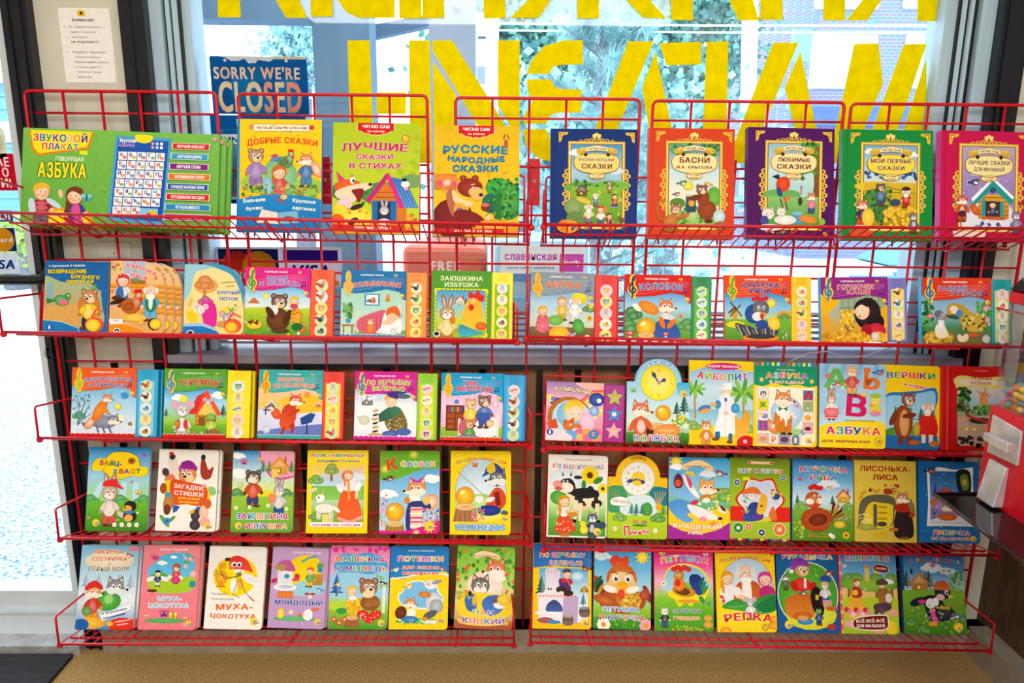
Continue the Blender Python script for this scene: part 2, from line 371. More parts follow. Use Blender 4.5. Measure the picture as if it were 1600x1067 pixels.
def hen(x, y, s, c, d=1, tail=('2a4a8a', '1a8a6a', 'd02020'), comb='e01818', neck=None):
    for i in range(6): O(x, y, -1.3-.1*i, -.5-.12*(i % 4), .3, 1.15, s, tail[i % len(tail)], None, 25+i*17, d)
    for q in (-.2, .35): L(x, y, [(q, .8), (q+.1, .8), (q+.1, 1.9), (q+.5, 2), (q-.2, 2)], s, 'f0a010', 0, d)
    O(x, y, 0, 0, 1.35, 1.05, s, dark(c, .15), c, 0, d); O(x, y, .85, -.7, .6, 1.1, s, neck or c, light(neck or c, .3), -15, d)
    O(x, y, 1.05, -1.5, .55, .55, s, neck or c, light(neck or c, .3), 0, d)
    for q in (.7, 1.0, 1.3): O(x, y, q, -2.1, .22, .32, s, comb, None, 0, d)
    L(x, y, [(1.5, -1.65), (2.05, -1.4), (1.5, -1.25)], s, 'f8b010', 0, d); O(x, y, 1.4, -.95, .18, .35, s, comb, None, 0, d)
    O(x, y, 1.2, -1.6, .17, .2, s, 'fff', None, 0, d); O(x, y, 1.24, -1.58, .09, .12, s, '111', None, 0, d); O(x, y, -.2, .05, .8, .5, s, dark(c, .4), dark(c, .2), 15, d)
def bird(x, y, s, c, d=1, belly='f8f0e0'):
    L(x, y, [(-.5, 0), (-2, -.3), (-1.9, .5)], s, dark(c, .3), 0, d); O(x, y, 0, 0, 1, .7, s, c, light(c, .2), -15, d); O(x, y, .25, .2, .6, .4, s, belly, None, 0, d)
    O(x, y, .8, -.6, .5, .48, s, c, None, 0, d); L(x, y, [(1.2, -.75), (1.7, -.5), (1.2, -.4)], s, 'f0a020', 0, d); O(x, y, .9, -.7, .13, .15, s, 'fff'); O(x, y, .93, -.7, .07, .09, s, '111')
def house(x, y, s, w='c8843a', rf='c0281c', d=1):
    R(x-s, y-s*K.w/K.h*.1, x+s, y+s*K.w/K.h, w, dark(w, .25))
    for i in range(4): R(x-s, y+(i*.27)*s*K.w/K.h, x+s, y+(i*.27+.05)*s*K.w/K.h, dark(w, .4))
    L(x, y, [(-1, 0), (0, -1), (1, 0)], s, light(w, .15)); L(x, y, [(-1.35, .15), (0, -1.3), (1.35, .15), (1.1, .22), (0, -.95), (-1.1, .22)], s, rf)
    L(x, y, [(.6, -1.25), (.85, -1.25), (.85, -.4), (.6, -.6)], s, dark(rf, .4)); L(x, y, [(-.4, .25), (.2, .25), (.2, .8), (-.4, .8)], s, '5a2a10'); L(x, y, [(-.32, .32), (.12, .32), (.12, .72), (-.32, .72)], s, 'ffe070')
def fir(x, y, s, c='1f7a3a'):
    L(x, y, [(-.1, 0), (.1, 0), (.1, .5), (-.1, .5)], s, '6a4020')
    for i in range(4): L(x, y, [(0, -2.4+i*.6), (.35+i*.2, -1.4+i*.5), (-.35-i*.2, -1.4+i*.5)], s, dark(c, .3 if i % 2 else .1)); L(x, y, [(0, -2.4+i*.6), (.3+i*.15, -1.5+i*.5), (.05, -1.5+i*.5)], s, light(c, .15))
def tree(x, y, s, c='3a9a30', tr='8a5a2a'):
    L(x, y, [(-.15, 0), (.15, 0), (.25, 2), (-.25, 2)], s, tr)
    for dx, dy, r in ((-.6, .1, .7), (.6, .1, .7), (0, -.5, .9), (0, .2, .7)): O(x, y, dx, dy, r, r*.8, s, dark(c, .15), light(c, .15))
def bush(x, y, s, c='3f9a34'):
    for dx, dy, r in ((-.7, .1, .6), (.7, .1, .6), (0, -.25, .75), (.2, .2, .6)): O(x, y, dx, dy, r, r*.8, s, dark(c, .2), light(c, .2), n=9)
def flower(x, y, s, c='fff', m='ffc820', n=5):
    for i in range(n): a = i*6.283/n; O(x, y, math.cos(a)*.6, math.sin(a)*.6, .42, .42, s, c, n=7)
    O(x, y, 0, 0, .38, .38, s, m, n=7)
def sun(x, y, s, c='ffd818'):
    for i in range(10): a = i*.6283; L(x, y, [(math.cos(a-.2)*.9, math.sin(a-.2)*.9), (math.cos(a)*1.6, math.sin(a)*1.6), (math.cos(a+.2)*.9, math.sin(a+.2)*.9)], s, c)
    O(x, y, 0, 0, 1, 1, s, c, 'fff060')
def cloud(x, y, s, c='fff'):
    for dx, dy, r in ((-1, .1, .5), (-.3, -.2, .7), (.5, -.1, .6), (1.1, .15, .4), (0, .2, .7)): O(x, y, dx, dy, r*1.2, r*.7, s, c)
def bfly(x, y, s, c='f06aa0'):
    for q in (-1, 1): O(x, y, q*.5, -.3, .5, .38, s, c, light(c), q*30); O(x, y, q*.4, .35, .35, .3, s, dark(c, .2), None, -q*30)
    O(x, y, 0, 0, .1, .6, s, '402010')
def mush(x, y, s, c='d02018'):
    L(x, y, [(-.3, 0), (.3, 0), (.4, 1.2), (-.4, 1.2)], s, 'f4ead0', 0); O(x, y, 0, -.1, 1, .65, s, c, light(c, .2)); O(x, y, -.4, -.25, .16, .14, s, 'fff'); O(x, y, .35, -.2, .18, .15, s, 'fff'); O(x, y, 0, -.5, .14, .1, s, 'fff')
def stump(x, y, s, c='9a6a34'):
    L(x, y, [(-1, 0), (1, 0), (1.3, 1.5), (-1.3, 1.5)], s, c)
    for i in range(5): L(x, y, [(-.9+i*.42, 0), (-.8+i*.42, 0), (-1+i*.5, 1.5), (-1.15+i*.5, 1.5)], s, dark(c, .35))
    O(x, y, 0, 0, 1.02, .35, s, 'e8c890', 'd8a860')
def bun(x, y, s): O(x, y, 0, 0, 1, 1, s, 'e8950c', 'ffd83a', n=20); O(x, y, -.3, -.4, .35, .22, s, 'fff0a0', None, 30)
def scat(x0, y0, x1, y1, n, s, cols, sd=1):
    r = random.Random(sd*97+n)
    for _ in range(n): E(r.uniform(x0, x1), r.uniform(y0, y1), s*r.uniform(.5, 1.2), s*r.uniform(.4, 1), r.choice(cols), None, r.uniform(0, 180), 7)
def blades(x0, y0, x1, y1, n, h, cols, sd=3):
    r = random.Random(sd*31+n); k = K.w/K.h
    for _ in range(n):
        x, y = r.uniform(x0, x1), r.uniform(y0, y1); q = r.uniform(-.5, .5)*h; P([(x-h*.14, y), (x+h*.14, y), (x+q, y-h*k*r.uniform(.6, 1.1))], r.choice(cols))
def meadow(y, c='5ab030', c2='2f8a2a', fl=('fff', 'ffd820', 'f06a90'), x0=0, x1=100, n=14, y1=100):
    R(x0, y, x1, y1, c, c2); P([(x0, y+2), (x0, y-2), (x0+(x1-x0)*.3, y-4), (x0+(x1-x0)*.7, y-1), (x1, y-4), (x1, y+2)], c)
    blades(x0, y+3, x1, y1, 34, 4, (light(c, .25), dark(c, .25), dark(c2, .2)), int(y))
    r = random.Random(int(y*7))
    for _ in range(n): flower(r.uniform(x0, x1), r.uniform(y+4, y1-3), r.uniform(1.2, 2.2), r.choice(fl))
def logo(x, y, s=4): E(x, y, s, c='ffd010', c2='ffe860'); E(x+s*.2, y+1, s*.5, c='9a8a6a', c2='c0b090'); R(x-s*.3, y+.8, x+s*1.3, y+2.6, 'a0a0a0')
def bluelogo(x, y, s=5): E(x, y, s, s*.85, '1a5ab0'); E(x, y+.5, s*.3, s*.5, 'fff'); E(x, y-2, s*.22, c='fff')
def clef(x, y, s, c='2a70c0', bgc='f5c832'):
    O(x, y, 0, -1.3, .62, 1.3, s, bgc); O(x, y, 0, .6, 1.05, 1.15, s, bgc); O(x, y, .1, 2, .55, .5, s, bgc); k = K.w/K.h
    pts = [(.1, 2.1), (-.25, 2), (.1, 1.7), (0, -1.6), (.25, -2.2), (.38, -1.6), (-.3, -.6), (-.7, .4), (-.3, 1.2), (.5, 1.1), (.65, .5), (.2, .1), (-.2, .5), (.05, .85)]
    line([(x+p*s, y+q*s*k) for p, q in pts], .36*s, c)
def note(x, y, s, c='20307a'):
    O(x, y, -.5, .8, .38, .28, s, c); O(x, y, .6, .6, .38, .28, s, c); k = K.w/K.h; line([(x-.2*s, y+.8*s*k), (x-.1*s, y-.8*s*k), (x+.95*s, y-1*s*k), (x+.9*s, y+.6*s*k)], .25*s, c)
RB = ('e02828', '2a70d0', 'f08818', '38a838', '9a30a0', 'e8b810')
def corner_gold(x, y, sx, sy):
    g = 'e6b62a'; k = K.w/K.h
    P([(x, y), (x+11*sx, y), (x+10*sx, y+3*k*sy), (x+5*sx, y+4*k*sy), (x+4*sx, y+6*k*sy), (x+3*sx, y+11*k*sy), (x, y+12*k*sy)], g)
    P([(x+1.5*sx, y+1.5*k*sy), (x+6*sx, y+1.6*k*sy), (x+3*sx, y+3.4*k*sy), (x+1.6*sx, y+7*k*sy)], '8a5a10'); E(x+3.2*sx, y+3.2*k*sy, 1, c='fff0a0')
def ornate(bgc, sky, lines, pic, cart='f6e6a0', tc='7a2a18'):
    """hard cover with a gilt picture frame and a title cartouche"""
    R(0, 0, 100, 100, bgc); R(4.5, 0, 5.3, 100, dark(bgc, .35)); g, gl = 'd9a520', 'fbe27a'
    for sx, x in ((1, 9), (-1, 97)): corner_gold(x, 3, sx, 1)
    for a in range(-3, 4): E(53+a*6, 9.4+abs(a)*.7, 3.2-abs(a)*.25, 2.1, g, gl); E(53+a*6, 9.4+abs(a)*.7, 1.2, c=dark(bgc, .2))
    P([(48, 8), (49, 5), (53, 3.2), (57, 5), (58, 8)], g, 0); [E(53+q*3, 5.6+abs(q), 1.8, 2.6, gl, None, -q*25) for q in (-1, 0, 1)]; E(53, 7.6, 1.3, c='c07a10')
    for x in (18, 88):
        for i in range(9): E(x+(1.5 if i % 2 else -1.5)*(1 if x > 50 else -1)*.8-(4 if x < 50 else -4)*0, 39+i*4.2, 3.6, 2.9, g, gl); E(x+(1 if i % 2 else -1)*(1 if x > 50 else -1), 39+i*4.2, 1.3, c=dark(bgc, .1))
    R(20, 11.5, 86, 92, g); R(21.2, 12.4, 84.8, 91.2, gl); R(22.6, 13.5, 83.4, 90, 'a87410'); G(24, 14.5, 82, 89, *sky)
    pic()
    P([(27, 31), (30, 26), (40, 24), (53, 23), (66, 24), (76, 26), (79, 31), (76, 37), (66, 40), (53, 41), (40, 40), (30, 37)], cart, 1, 'b07c14')
    for q in (-1, 1): R(53+q*16-3.5, 17.5, 53+q*16+3.5, 24, 'f0cc50', 'c08a20'); E(53+q*13, 24, 2.2, c='3a2208'); E(53+q*21, 21, 2.6, 3, 'f0cc50', 'b8831c')
    P([(40, 21), (41, 17.5), (53, 15.8), (65, 17.5), (66, 21), (53, 19.8)], 'f8ebb8', 0, 'c89a30'); T('ЧИТАЮ САМ', 53, 18.7, 21, 2.3, '8a3a18', arc=1.2)
    for i, (s, w, h, y) in enumerate(lines): T(s, 53, y, w, h, tc, 'fff2c8', .5)
    E(53, 43.5, 9.5, 4, 'c08a18'); E(53, 43.5, 8.6, 3.3, 'f6e6a0'); T('КРУПНЫЕ', 53, 42.4, 12, 1.8, '8a2a18'); T('БУКВЫ', 53, 45, 9, 1.7, '8a2a18')
def talk(top, titles, tcol, pic, toc='fff', clefc='2a70c0', bot=None, head_='fff', logo_=1, tag_=None):
    """talking-tale sound book cover"""
    pic()
    P([(-2, -2), (102, -2), (102, 40), (97, 41), (94, 36), (90, 31), (70, 27), (45, 32), (20, 34), (8, 30), (-2, 24)], top, 0)
    P([(92, 28), (102, 28), (102, 42), (96, 42), (93, 38)], top, 1)
    for i in range(4): line([(16+i*2, 30-i*4), (40, 27-i*4), (62, 20-i*3), (82, 17-i*2), (94, 24-i*4)], .45, light(top, .3))
    clef(11, 19, 7.5, clefc); R(27, 4.6, 67, 8.4, dark(top, .12)); T('ГОВОРЯЩИЕ СКАЗКИ', 47, 6.5, 36, 2.4, head_)
    for i, (s, x, y, w, h, a) in enumerate(titles): T(s, x, y, w+4, h+.6, tcol, toc, .6, arc=a, jit=5)
    note(89, 24, 4); note(92, 14, 3, 'a060c0'); bfly(84, 7, 3, 'e8c020')
    if logo_: logo(94, 37, 3.4)
    if bot:
        P([(-1, 101), (-1, 96)]+[(i*4, 94.6 if i % 2 else 96.2) for i in range(0, 26)]+[(101, 96), (101, 101)], bot); line([(i*4, 94 if i % 2 else 95.4) for i in range(0, 26)], .6, 'fff')
# ---------------------------------------------------------------- the covers, top shelf first
def c_box():
    R(0, 0, 100, 100, '7cc050', '66ac40'); 
    for i, ch in enumerate('ВАФКРБЖ'): T(ch, 28+((i*29) % 60)*.25+(i % 2)*12, 14+i*12, 2.6, 4.6, '7cc44c', rot=(i*37) % 50-25)
    P([(2.6, 2), (36, 2), (33.5, 20), (7.5, 29), (4.5, 22), (3.8, 12)], 'e8861a'); P([(3.6, 2), (35, 2), (32.6, 18), (8.2, 26.5), (5.4, 20)], 'ffe414')
    T('ЗВУКОВОЙ', 19, 9.5, 28, 3.6, 'd01030', 'fff6c0', .35, cols=('d8204a', '1a6ab8', '2a9a4a', '7a2a9a', '1a6ab8', 'e8c060', 'e8861a', '5a2a8a'))
    T('ПЛАКАТ', 19, 18.5, 19, 3.2, 'd01030', 'fff6c0', .35, cols=('d8204a', '7a2a9a', '1a6ab8', 'e8861a', '2a9a4a', '1a8ab8'))
    R(29, 22, 33, 26, 'e8f020'); T('ГОВОРЯЩАЯ', 24, 31, 14.5, 2.2, 'e8f8d8')
    T('АЗБУКА', 20.5, 43, 25, 7.6, 'ffe82a', '2a6a18', .7)
    P([(5, 100), (8, 88), (20, 82), (34, 84), (39, 100)], 'ef9a18'); P([(7, 100), (10, 90), (20, 85), (32, 87), (36, 100)], 'ffd81e')
    fig('boy', 10.5, 66, 4.2, 'f4c49a', 'a02030', '6a6a7a', 1, hair='eab830'); O(10.5, 66, -1.1, 1.9, .45, 1.1, 4.2, 'c8dcf0', None, 10); O(10.5, 66, 1.5, 1.4, .35, 1.1, 4.2, 'c8dcf0', None, 60); O(10.5, 66, 2.3, .2, .3, .55, 4.2, 'f4c49a', None, 10)
    for i in range(3): R(7.4, 77+i*5, 13.8, 79+i*5, 'e85a6a')
    fig('lass', 27.5, 69, 4.2, 'f4c49a', '2a4a8a', 'd8509a', -1, 1, hair='7a3a20'); O(27.5, 69, .2, 2, .5, 1.1, 4.2, 'e8489a'); bfly(33.5, 71, 3, '4ac0d0')
    K.ox, K.sx = 2.4, 1.02; P([(44, 5), (71.5, 6), (69.5, 97), (41, 94)], '4aa4d8'); P([(45.2, 8), (70.4, 9), (68.4, 93.5), (42.6, 90.5)], '1a56b4')
    T('Звуковая', 50, 9.5, 9, 2, 'fff'); T('АЗБУКА', 49.5, 14.5, 8.5, 1.6, 'd8a0e0'); P([(54, 3.5), (62, 4), (61.5, 10), (58, 12), (54.5, 10)], 'ffe41e', 1)
    for i in range(6): E(62.5+(i % 3)*2.2, 12+(i//3)*4, .8, c=('f0a0b0', 'c8e0f8', 'fff')[i % 3])
    al = 'АБВГДЕЁЖЗИЙКЛМНОПРСТУФХЦЧШЩЪЫЬЭЮЯ'
    for i, ch in enumerate(al):
        r, q = divmod(i, 5); x = 45.6-.3*r+q*4.7; y = 21.5+r*9.6
        R(x, y, x+4.3, y+8.6, 'f6f6fa'); T(ch, x+1.5, y+3, 1.9, 1.9, 'd01828' if ch in 'АЕЁИОУЫЭЮЯ' else '1a4a9a')
        E(x+3.1, y+5.7, 1, .8, RB[(i*5) % 6], light(RB[(i*3) % 6]))
    R(57.5, 80, 66.5, 88.5, '8ac8ec'); L(63, 86, [(-1, 0), (0, -1), (1.2, -.6), (1.4, .3), (.2, .7)], 2.2, 'f0c020'); E(62, 87, 1.2, c='d03040')
    K.ox, K.sx = -4, 1.12
    bars = (('e02030', 'ИЗУЧАЕМ АЛФАВИТ', 72, 88.5), ('38a8dc', 'ИЗУЧАЕМ ЦИФРЫ', 71.5, 88), ('8a2090', 'ИЗУЧАЕМ СЛОВА', 71, 88.2), ('f07c20', 'ЗАПОМИНАЕМ СТИХИ', 70.6, 89.2), ('1a56b4', 'СЛУШАЕМ ЗАБАВНЫЕ ЗВУКИ', 70.3, 88.5), ('e02030', 'ОТГАДЫВАЕМ ЗАГАДКИ', 70, 89.2), ('2a90d0', 'ИГРАЕМ ВМЕСТЕ', 69.7, 89.7), ('c82090', 'ПРОВЕРЯЕМ СВОИ ЗНАНИЯ', 69.3, 90))
    for i, (c, s, x0, x1) in enumerate(bars): y = 11+i*10.6; R(x0-.4, y-.5, x1+.4, y+6.5, 'f0f4d0'); R(x0, y, x1, y+6, c, dark(c, .15)); T(s, (x0+x1)/2, y+3, min(17, len(s)*.95), 1.5, 'fff')
    E(91, 5.5, 1.1, c='e89ab0')
def c_kind():
    R(0, 0, 100, 100, 'ffd20c', 'ffc400'); R(0, 0, 2.6, 100, '1a86c8')
    R(18, 4, 86, 11, 'c89a5a'); R(19, 4.6, 85, 10.4, 'fdf0d0'); T('ЧИ-ТА-Ю САМ ПО СЛО-ГАМ', 52, 7.5, 60, 3, '8a1a1a'); E(16, 7, 3, c='d88a6a'); E(88, 7, 3, c='c83a3a')
    T('ДОБРЫЕ СКАЗКИ', 53, 19.5, 85, 7, 'e8481a', 'f8a030', .5, arc=4)
    scat(4, 3, 98, 20, 14, 1, ('e0402a', '3a7a3a', '4a3a8a'), 2)
    E(50, 50, 22, 20, '6fb884', 'a8d8a0'); E(22, 57, 18, 12, '9fc84a'); E(84, 60, 18, 12, '9fc84a'); E(50, 62, 22, 10, '7fb878')
    fig('bear', 22, 33, 9, 'b0805a', 'a884c8', '9a78b8', 1); hen(57, 38, 6.5, '6a9a5a', 1, ('d04a2a', '2a5aa8', '5a8ad0')); fig('fox', 82, 36, 7.5, 'e8803a', '3a78b8', '4a88c0', -1)
    E(94, 44, 5, 11, 'e8803a', 'f8f0e0', 25); fig('lass', 50, 47, 8, 'f6c8a0', 'd8504a', 'e06a60', 1, 1, hair='c86a28'); E(37, 60, 6, 12, '7ab8dc', 'a8d4ec', 10)
    scat(4, 58, 96, 70, 90, 2.4, ('6aa838', '4a8a30', 'a8c850', 'd8a860', 'c07a48'), 5)
    P([(0, 72), (20, 68.5), (50, 66.5), (80, 68), (100, 71), (100, 100), (0, 100)], '1a8ad0', 0, None, '1070b8')
    T('Большие', 21, 72, 27, 4.2, 'f4f8e8', rot=5); T('буквы', 21, 79, 20, 4, 'f4f8e8', rot=5); T('Крупные', 80, 72.5, 28, 4.2, 'f4f8e8', rot=-5); T('картинки', 80, 79, 28, 4, 'f4f8e8', rot=-5)
    E(52, 72, 8, 4, '4a6ac0', '8a6a4a', -20); E(56, 69, 4, 3, 'e8c860'); P([(24, 92), (30, 80), (49, 83), (50, 93)], 'e8e0d0'); P([(50, 93), (50, 83), (72, 81), (74, 92)], '7ab8d8'); E(62, 88, 7, 2.6, '7a4a28')
    scat(6, 86, 96, 97, 10, 1.2, ('f06a90', 'ffe060', '6ad060'), 8)
def ctop(s, c='d8141c'): P([(28, -2)]+[(28+i*4.2, 7+4.2*math.sin(i/10*3.14)-(.9 if i % 2 else 0)) for i in range(11)]+[(70, -2)], c, 0, 'f8e8b0'); T('ЧИТАЮ САМ', 49, 3.2, 32, 3.6, 'fff'); T('по слогам', 49, 7.4, 20, 2.4, 'ffe8d0')
def c_verse():
    R(0, 0, 100, 100, 'b4cc1c', 'c8d830'); scat(2, 2, 98, 50, 16, 5, ('bcd22a', 'aac418'), 4); ctop(0)
    T('ЛУЧШИЕ', 48, 21.5, 78, 9, 'd0187a', 'fbe8d8', .8, arc=1.5, jit=6); T('СКАЗКИ', 48, 30.5, 44, 5.8, 'd0187a', 'fbe8d8', .8, arc=-1, jit=6); T('В СТИХАХ', 49, 38.5, 62, 6.4, 'd0187a', 'fbe8d8', .8, jit=6); bun(84, 14, 4.6)
    E(58, 64, 26, 14, '3a8a3a', '4fa040'); E(92, 52, 14, 8, '7aa060'); E(14, 62, 18, 10, '2f7a34'); scat(0, 55, 60, 74, 40, 2.6, ('2a6a2a', '56a040', '1f8040'), 9)
    R(0, 86, 100, 100, 'e8a818', 'f08818'); E(84, 92, 22, 12, 'f0b820')
    P([(44, 70), (62, 53), (86, 76), (84, 92), (48, 92)], 'd8781c'); 
    for i in range(6): R(50, 62+i*4.4, 76, 63+i*4.4, 'a8540c')
    P([(64, 48), (84, 51), (99, 76), (82, 76)], '3a78c8', 0, None, '5a9ae0')
    for i in range(5): line([(68+i*4, 50+i*.4), (83+i*4, 76)], .6, '1f4a90')
    P([(38, 70), (62, 45), (66, 47), (43, 72)], 'c81a7a'); P([(61, 46), (65, 45), (83, 76), (78, 77)], 'e0208a')
    R(46, 70, 74, 88, '1a6ab0'); R(52, 71, 67, 87, '1a3050'); head('hare', 60, 79, 5.4, 'b8b8c0'); E(60, 89, 7, 4, 'e8e0e0'); E(84, 55, 5, 4, 'f2f2f2'); E(83, 51, 3, 2, '222'); E(85, 59, 2.6, 1.8, 'f0a0b0')
    P([(4, 44), (15, 52), (8, 58)], 'd0407a'); P([(22, 46), (28, 55), (18, 56)], 'e05a1a')
    E(19, 59, 17, 10, 'e2561a', 'f0702a'); P([(24, 56), (44, 54), (45, 58), (34, 63), (24, 72), (6, 68), (4, 62)], 'f6d8b8', 1); P([(22, 61), (36, 60), (31, 72), (26, 66)], '8a1420', 1); E(43.5, 55.5, 2.4, 1.9, '111'); E(23, 52, 3, 4, 'fff'); E(24, 52.6, 1.4, 2, '111')
    E(14, 74, 9, 8, 'f0c8d8'); E(12, 80, 12, 7, 'ffd020', 'ffe050', -20); E(26, 88, 20, 14, 'ffd828', 'ffe860', 20); E(28, 76, 8, 3, '2a2018', None, 20); E(24, 89, 7, 3.5, '2a2018', None, 30); scat(10, 78, 40, 97, 12, 2, ('e88a10',), 3)
    E(6, 90, 9, 10, 'e86018'); R(0, 92, 84, 97, 'd81c1c'); T('КРУПНЫЕ БУКВЫ', 46, 94.5, 44, 3.2, 'ffe8d0'); scat(80, 82, 97, 98, 18, 3, ('d87a28', 'c06018', 'e89838'), 2)
def c_folk():
    R(0, 0, 100, 100, 'e8bc08', 'f2c81a'); scat(2, 2, 98, 50, 14, 5, ('efc41a', 'e0b408'), 6); ctop(0)
    T('РУССКИЕ', 48, 21.5, 78, 8.6, '1f8ab8', '0e4a70', .8, arc=1.5, jit=6); T('НАРОДНЫЕ', 49, 30.5, 68, 6, '1f8ab8', '0e4a70', .7, arc=-2.4, jit=6); T('СКАЗКИ', 48, 38.8, 54, 7, '1f8ab8', '0e4a70', .8, jit=6)
    E(84, 16, 2.6, 5, 'c05a4a'); O(84, 16, -.5, -2, .2, 1, 4, 'a04a28', None, -15); O(84, 16, .6, -2, .25, 1, 4, 'c86a20', None, 15)
    E(76, 56, 16, 12, '2f9a34', '48b840'); E(88, 68, 17, 22, '2a8a38', '5ab040'); E(66, 70, 10, 12, '1f6a5a'); scat(62, 48, 98, 84, 70, 2.6, ('1f6a28', '5fb848', '3a9a3a', '0f5a3a'), 7); P([(72, 62), (78, 60), (80, 92), (72, 92)], '1f7a30')
    R(0, 44, 26, 58, 'd8782a'); P([(0, 44), (26, 46), (30, 50), (0, 50)], 'e88a30'); head('lass', 15, 51, 5, 'f6c8b0', 1, hair='f09048'); E(7, 52, 3, c='f04a90'); E(24, 53, 3, c='f04a90')
    E(22, 84, 24, 24, '6e1414', '8a1c18'); P([(14, 62), (24, 58), (28, 80), (20, 80)], 'b86a4a', 1)
    for x in (34, 48): E(x, 47.5, 4.2, 3.6, '8a2418'); E(x, 47.5, 2.2, c='b05030')
    E(42, 56, 15, 11, '8a2418', 'a8341e'); E(49, 60, 9, 6, 'e8b060', 'f4cc80'); P([(44, 61), (58, 60), (55, 67), (46, 67)], 'f0b860', 1); E(55, 62.5, 2.6, 2, '1a1a2a'); E(46, 56.5, 1.5, 1.8, 'fff'); E(46.6, 56.8, .8, 1, '111'); line([(43, 53.6), (48, 52.8)], 1, 'f0d0a0')
    P([(22, 58), (32, 66), (46, 70), (40, 74), (28, 72), (22, 66)], 'f6d49a', 1); P([(26, 70), (40, 74), (38, 82), (24, 80)], 'f0a830', 1); E(30, 76, 3, 2.6, '2a4aa0', '6aa0e0'); line([(24, 80), (38, 76)], .8, '2a2a60')
    E(42, 84, 20, 9, '7a1818', '8a2018', -20); E(60, 74, 5, 4, '7a1818', '9a2a20'); E(60, 71.6, 5, 2.2, 'e86a5a'); E(70, 92, 22, 10, 'f0941c', 'ffb030'); E(92, 94, 12, 10, 'e8861a', 'f8a830'); E(64, 83, 3, 3, 'e8d0b0'); R(0, 93, 82, 98, 'd81818'); T('КРУПНЫЕ БУКВЫ', 46, 95.3, 44, 3, 'ffe8d0'); R(82, 93, 100, 100, 'e89a20')
def orn_blue():
    def pic():
        cloud(30, 22, 6); cloud(74, 38, 7, 'd8e8f0'); E(38, 54, 22, 7, '6aa838'); E(70, 52, 22, 6, '7ab840'); scat(26, 48, 80, 54, 20, 2.6, ('2a6a2a', '4a8a38'), 4)
        R(24, 53, 82, 89, '8abc34', '5a9a28'); scat(25, 56, 81, 88, 40, 2.2, ('a8d040', '78a830', 'd8d060'), 6); house(36, 57, 6, '7a5a38', '5a4a3a'); fig('bear', 68, 50, 2.6, 'a8743a'); fig('man', 52, 61, 3, 'f0c8a0', '7a8aa8', '6a7a98'); fig('lass', 74, 62, 3, 'f4c8a0', 'd8602a', '5a3a8a', 1, 1); E(62, 74, 4, 4, 'd89030'); E(38, 66, 9, 3, 'e8c040', None, -15)
        E(26, 72, 10, 10, '7a9a58', '98b070'); E(30, 82, 12, 8, '6a8a48'); fig('man', 44, 72, 4.4, 'f0c0a0', 'e8d8b0', '8a7a98'); fig('gran', 58, 74, 4, 'f0c0a0', 'f0f0e0', '5a6a9a', hat='d0301c'); fig('lass', 68, 80, 3.2, 'f4c8a0', 'e86a2a', 'c8502a'); scat(66, 80, 86, 90, 14, 2.4, ('8a5a20', 'e8a020', '4a3a60'), 3)
    ornate('0a2f78', ('3a9ad8', 'a8d4e8', '6a98a8', '7aa838'), (('РУССКИЕ НАРОДНЫЕ', 42, 3.2, 28.6), ('СКАЗКИ', 36, 5.6, 34.6)), pic, 'efd978')
    E(20, 90, 13, 8, 'f09418', 'ffac2c'); E(15, 89, 5, 7, 'e07c10'); scat(24, 89, 88, 95, 26, 2.6, ('5a6a9a', 'e86a2a', 'd8b060', '2a4a90'), 5)
def orn_red():
    def pic():
        scat(25, 15, 81, 24, 60, 2.6, ('2a7a2a', '4a9a3a', '1f5a2a', '6ab04a'), 3); sun(46, 52, 5, 'f8d840'); bird(40, 50, 3.6, '4a8a3a', 1); bird(69, 51, 3, 'e8b040', -1); bird(33, 60, 2.6, '8a4a6a', 1); E(76, 62, 8, 12, '5aa838', '78c048'); E(34, 68, 9, 6, '5a8a34'); scat(26, 70, 80, 88, 44, 2.6, ('5aa028', '8ac840', '3a8028', 'a8d048'), 6)
        R(44, 62, 55, 76, '2a5a7a', '1f4a6a'); 
        for i in range(5): line([(44+i*2.6, 60), (44+i*2.6, 74)], .5, '5a3a1a')
        E(50, 68, 3.6, 4, 'e8a828'); E(68, 74, 11, 11, '8a3a18', 'a84c22'); E(64, 64, 6.5, 9, '8a3a18', 'a04820', -20); E(54, 63, 8, 3, '7a3014', None, 15); head('bear', 62, 56, 6, '8a3a18', -1); E(70, 84, 5, 2.4, '6a2a10')
    ornate('d8421c', ('3a9ad0', 'c8e4f0', 'f4f0d0', '8ac048'), (('БАСНИ', 36, 6.2, 29), ('И.А. КРЫЛОВА', 42, 3.4, 35.5)), pic)
    line([(22, 86), (12, 82), (10, 72), (14, 66), (20, 66)], 2, 'b8702a'); E(26, 84, 9, 7, 'b8702a', 'd08a3a', 30); head('cat', 32, 74, 6, 'b06a28', 1, c2='e8c090'); E(40, 80, 8, 3, 'b8702a', None, 20); E(26, 92, 10, 3, 'a8601c'); E(82, 80, 7, 8, 'a8d0d8', 'e0f0f4'); E(84, 88, 8, 5, 'a86a28')
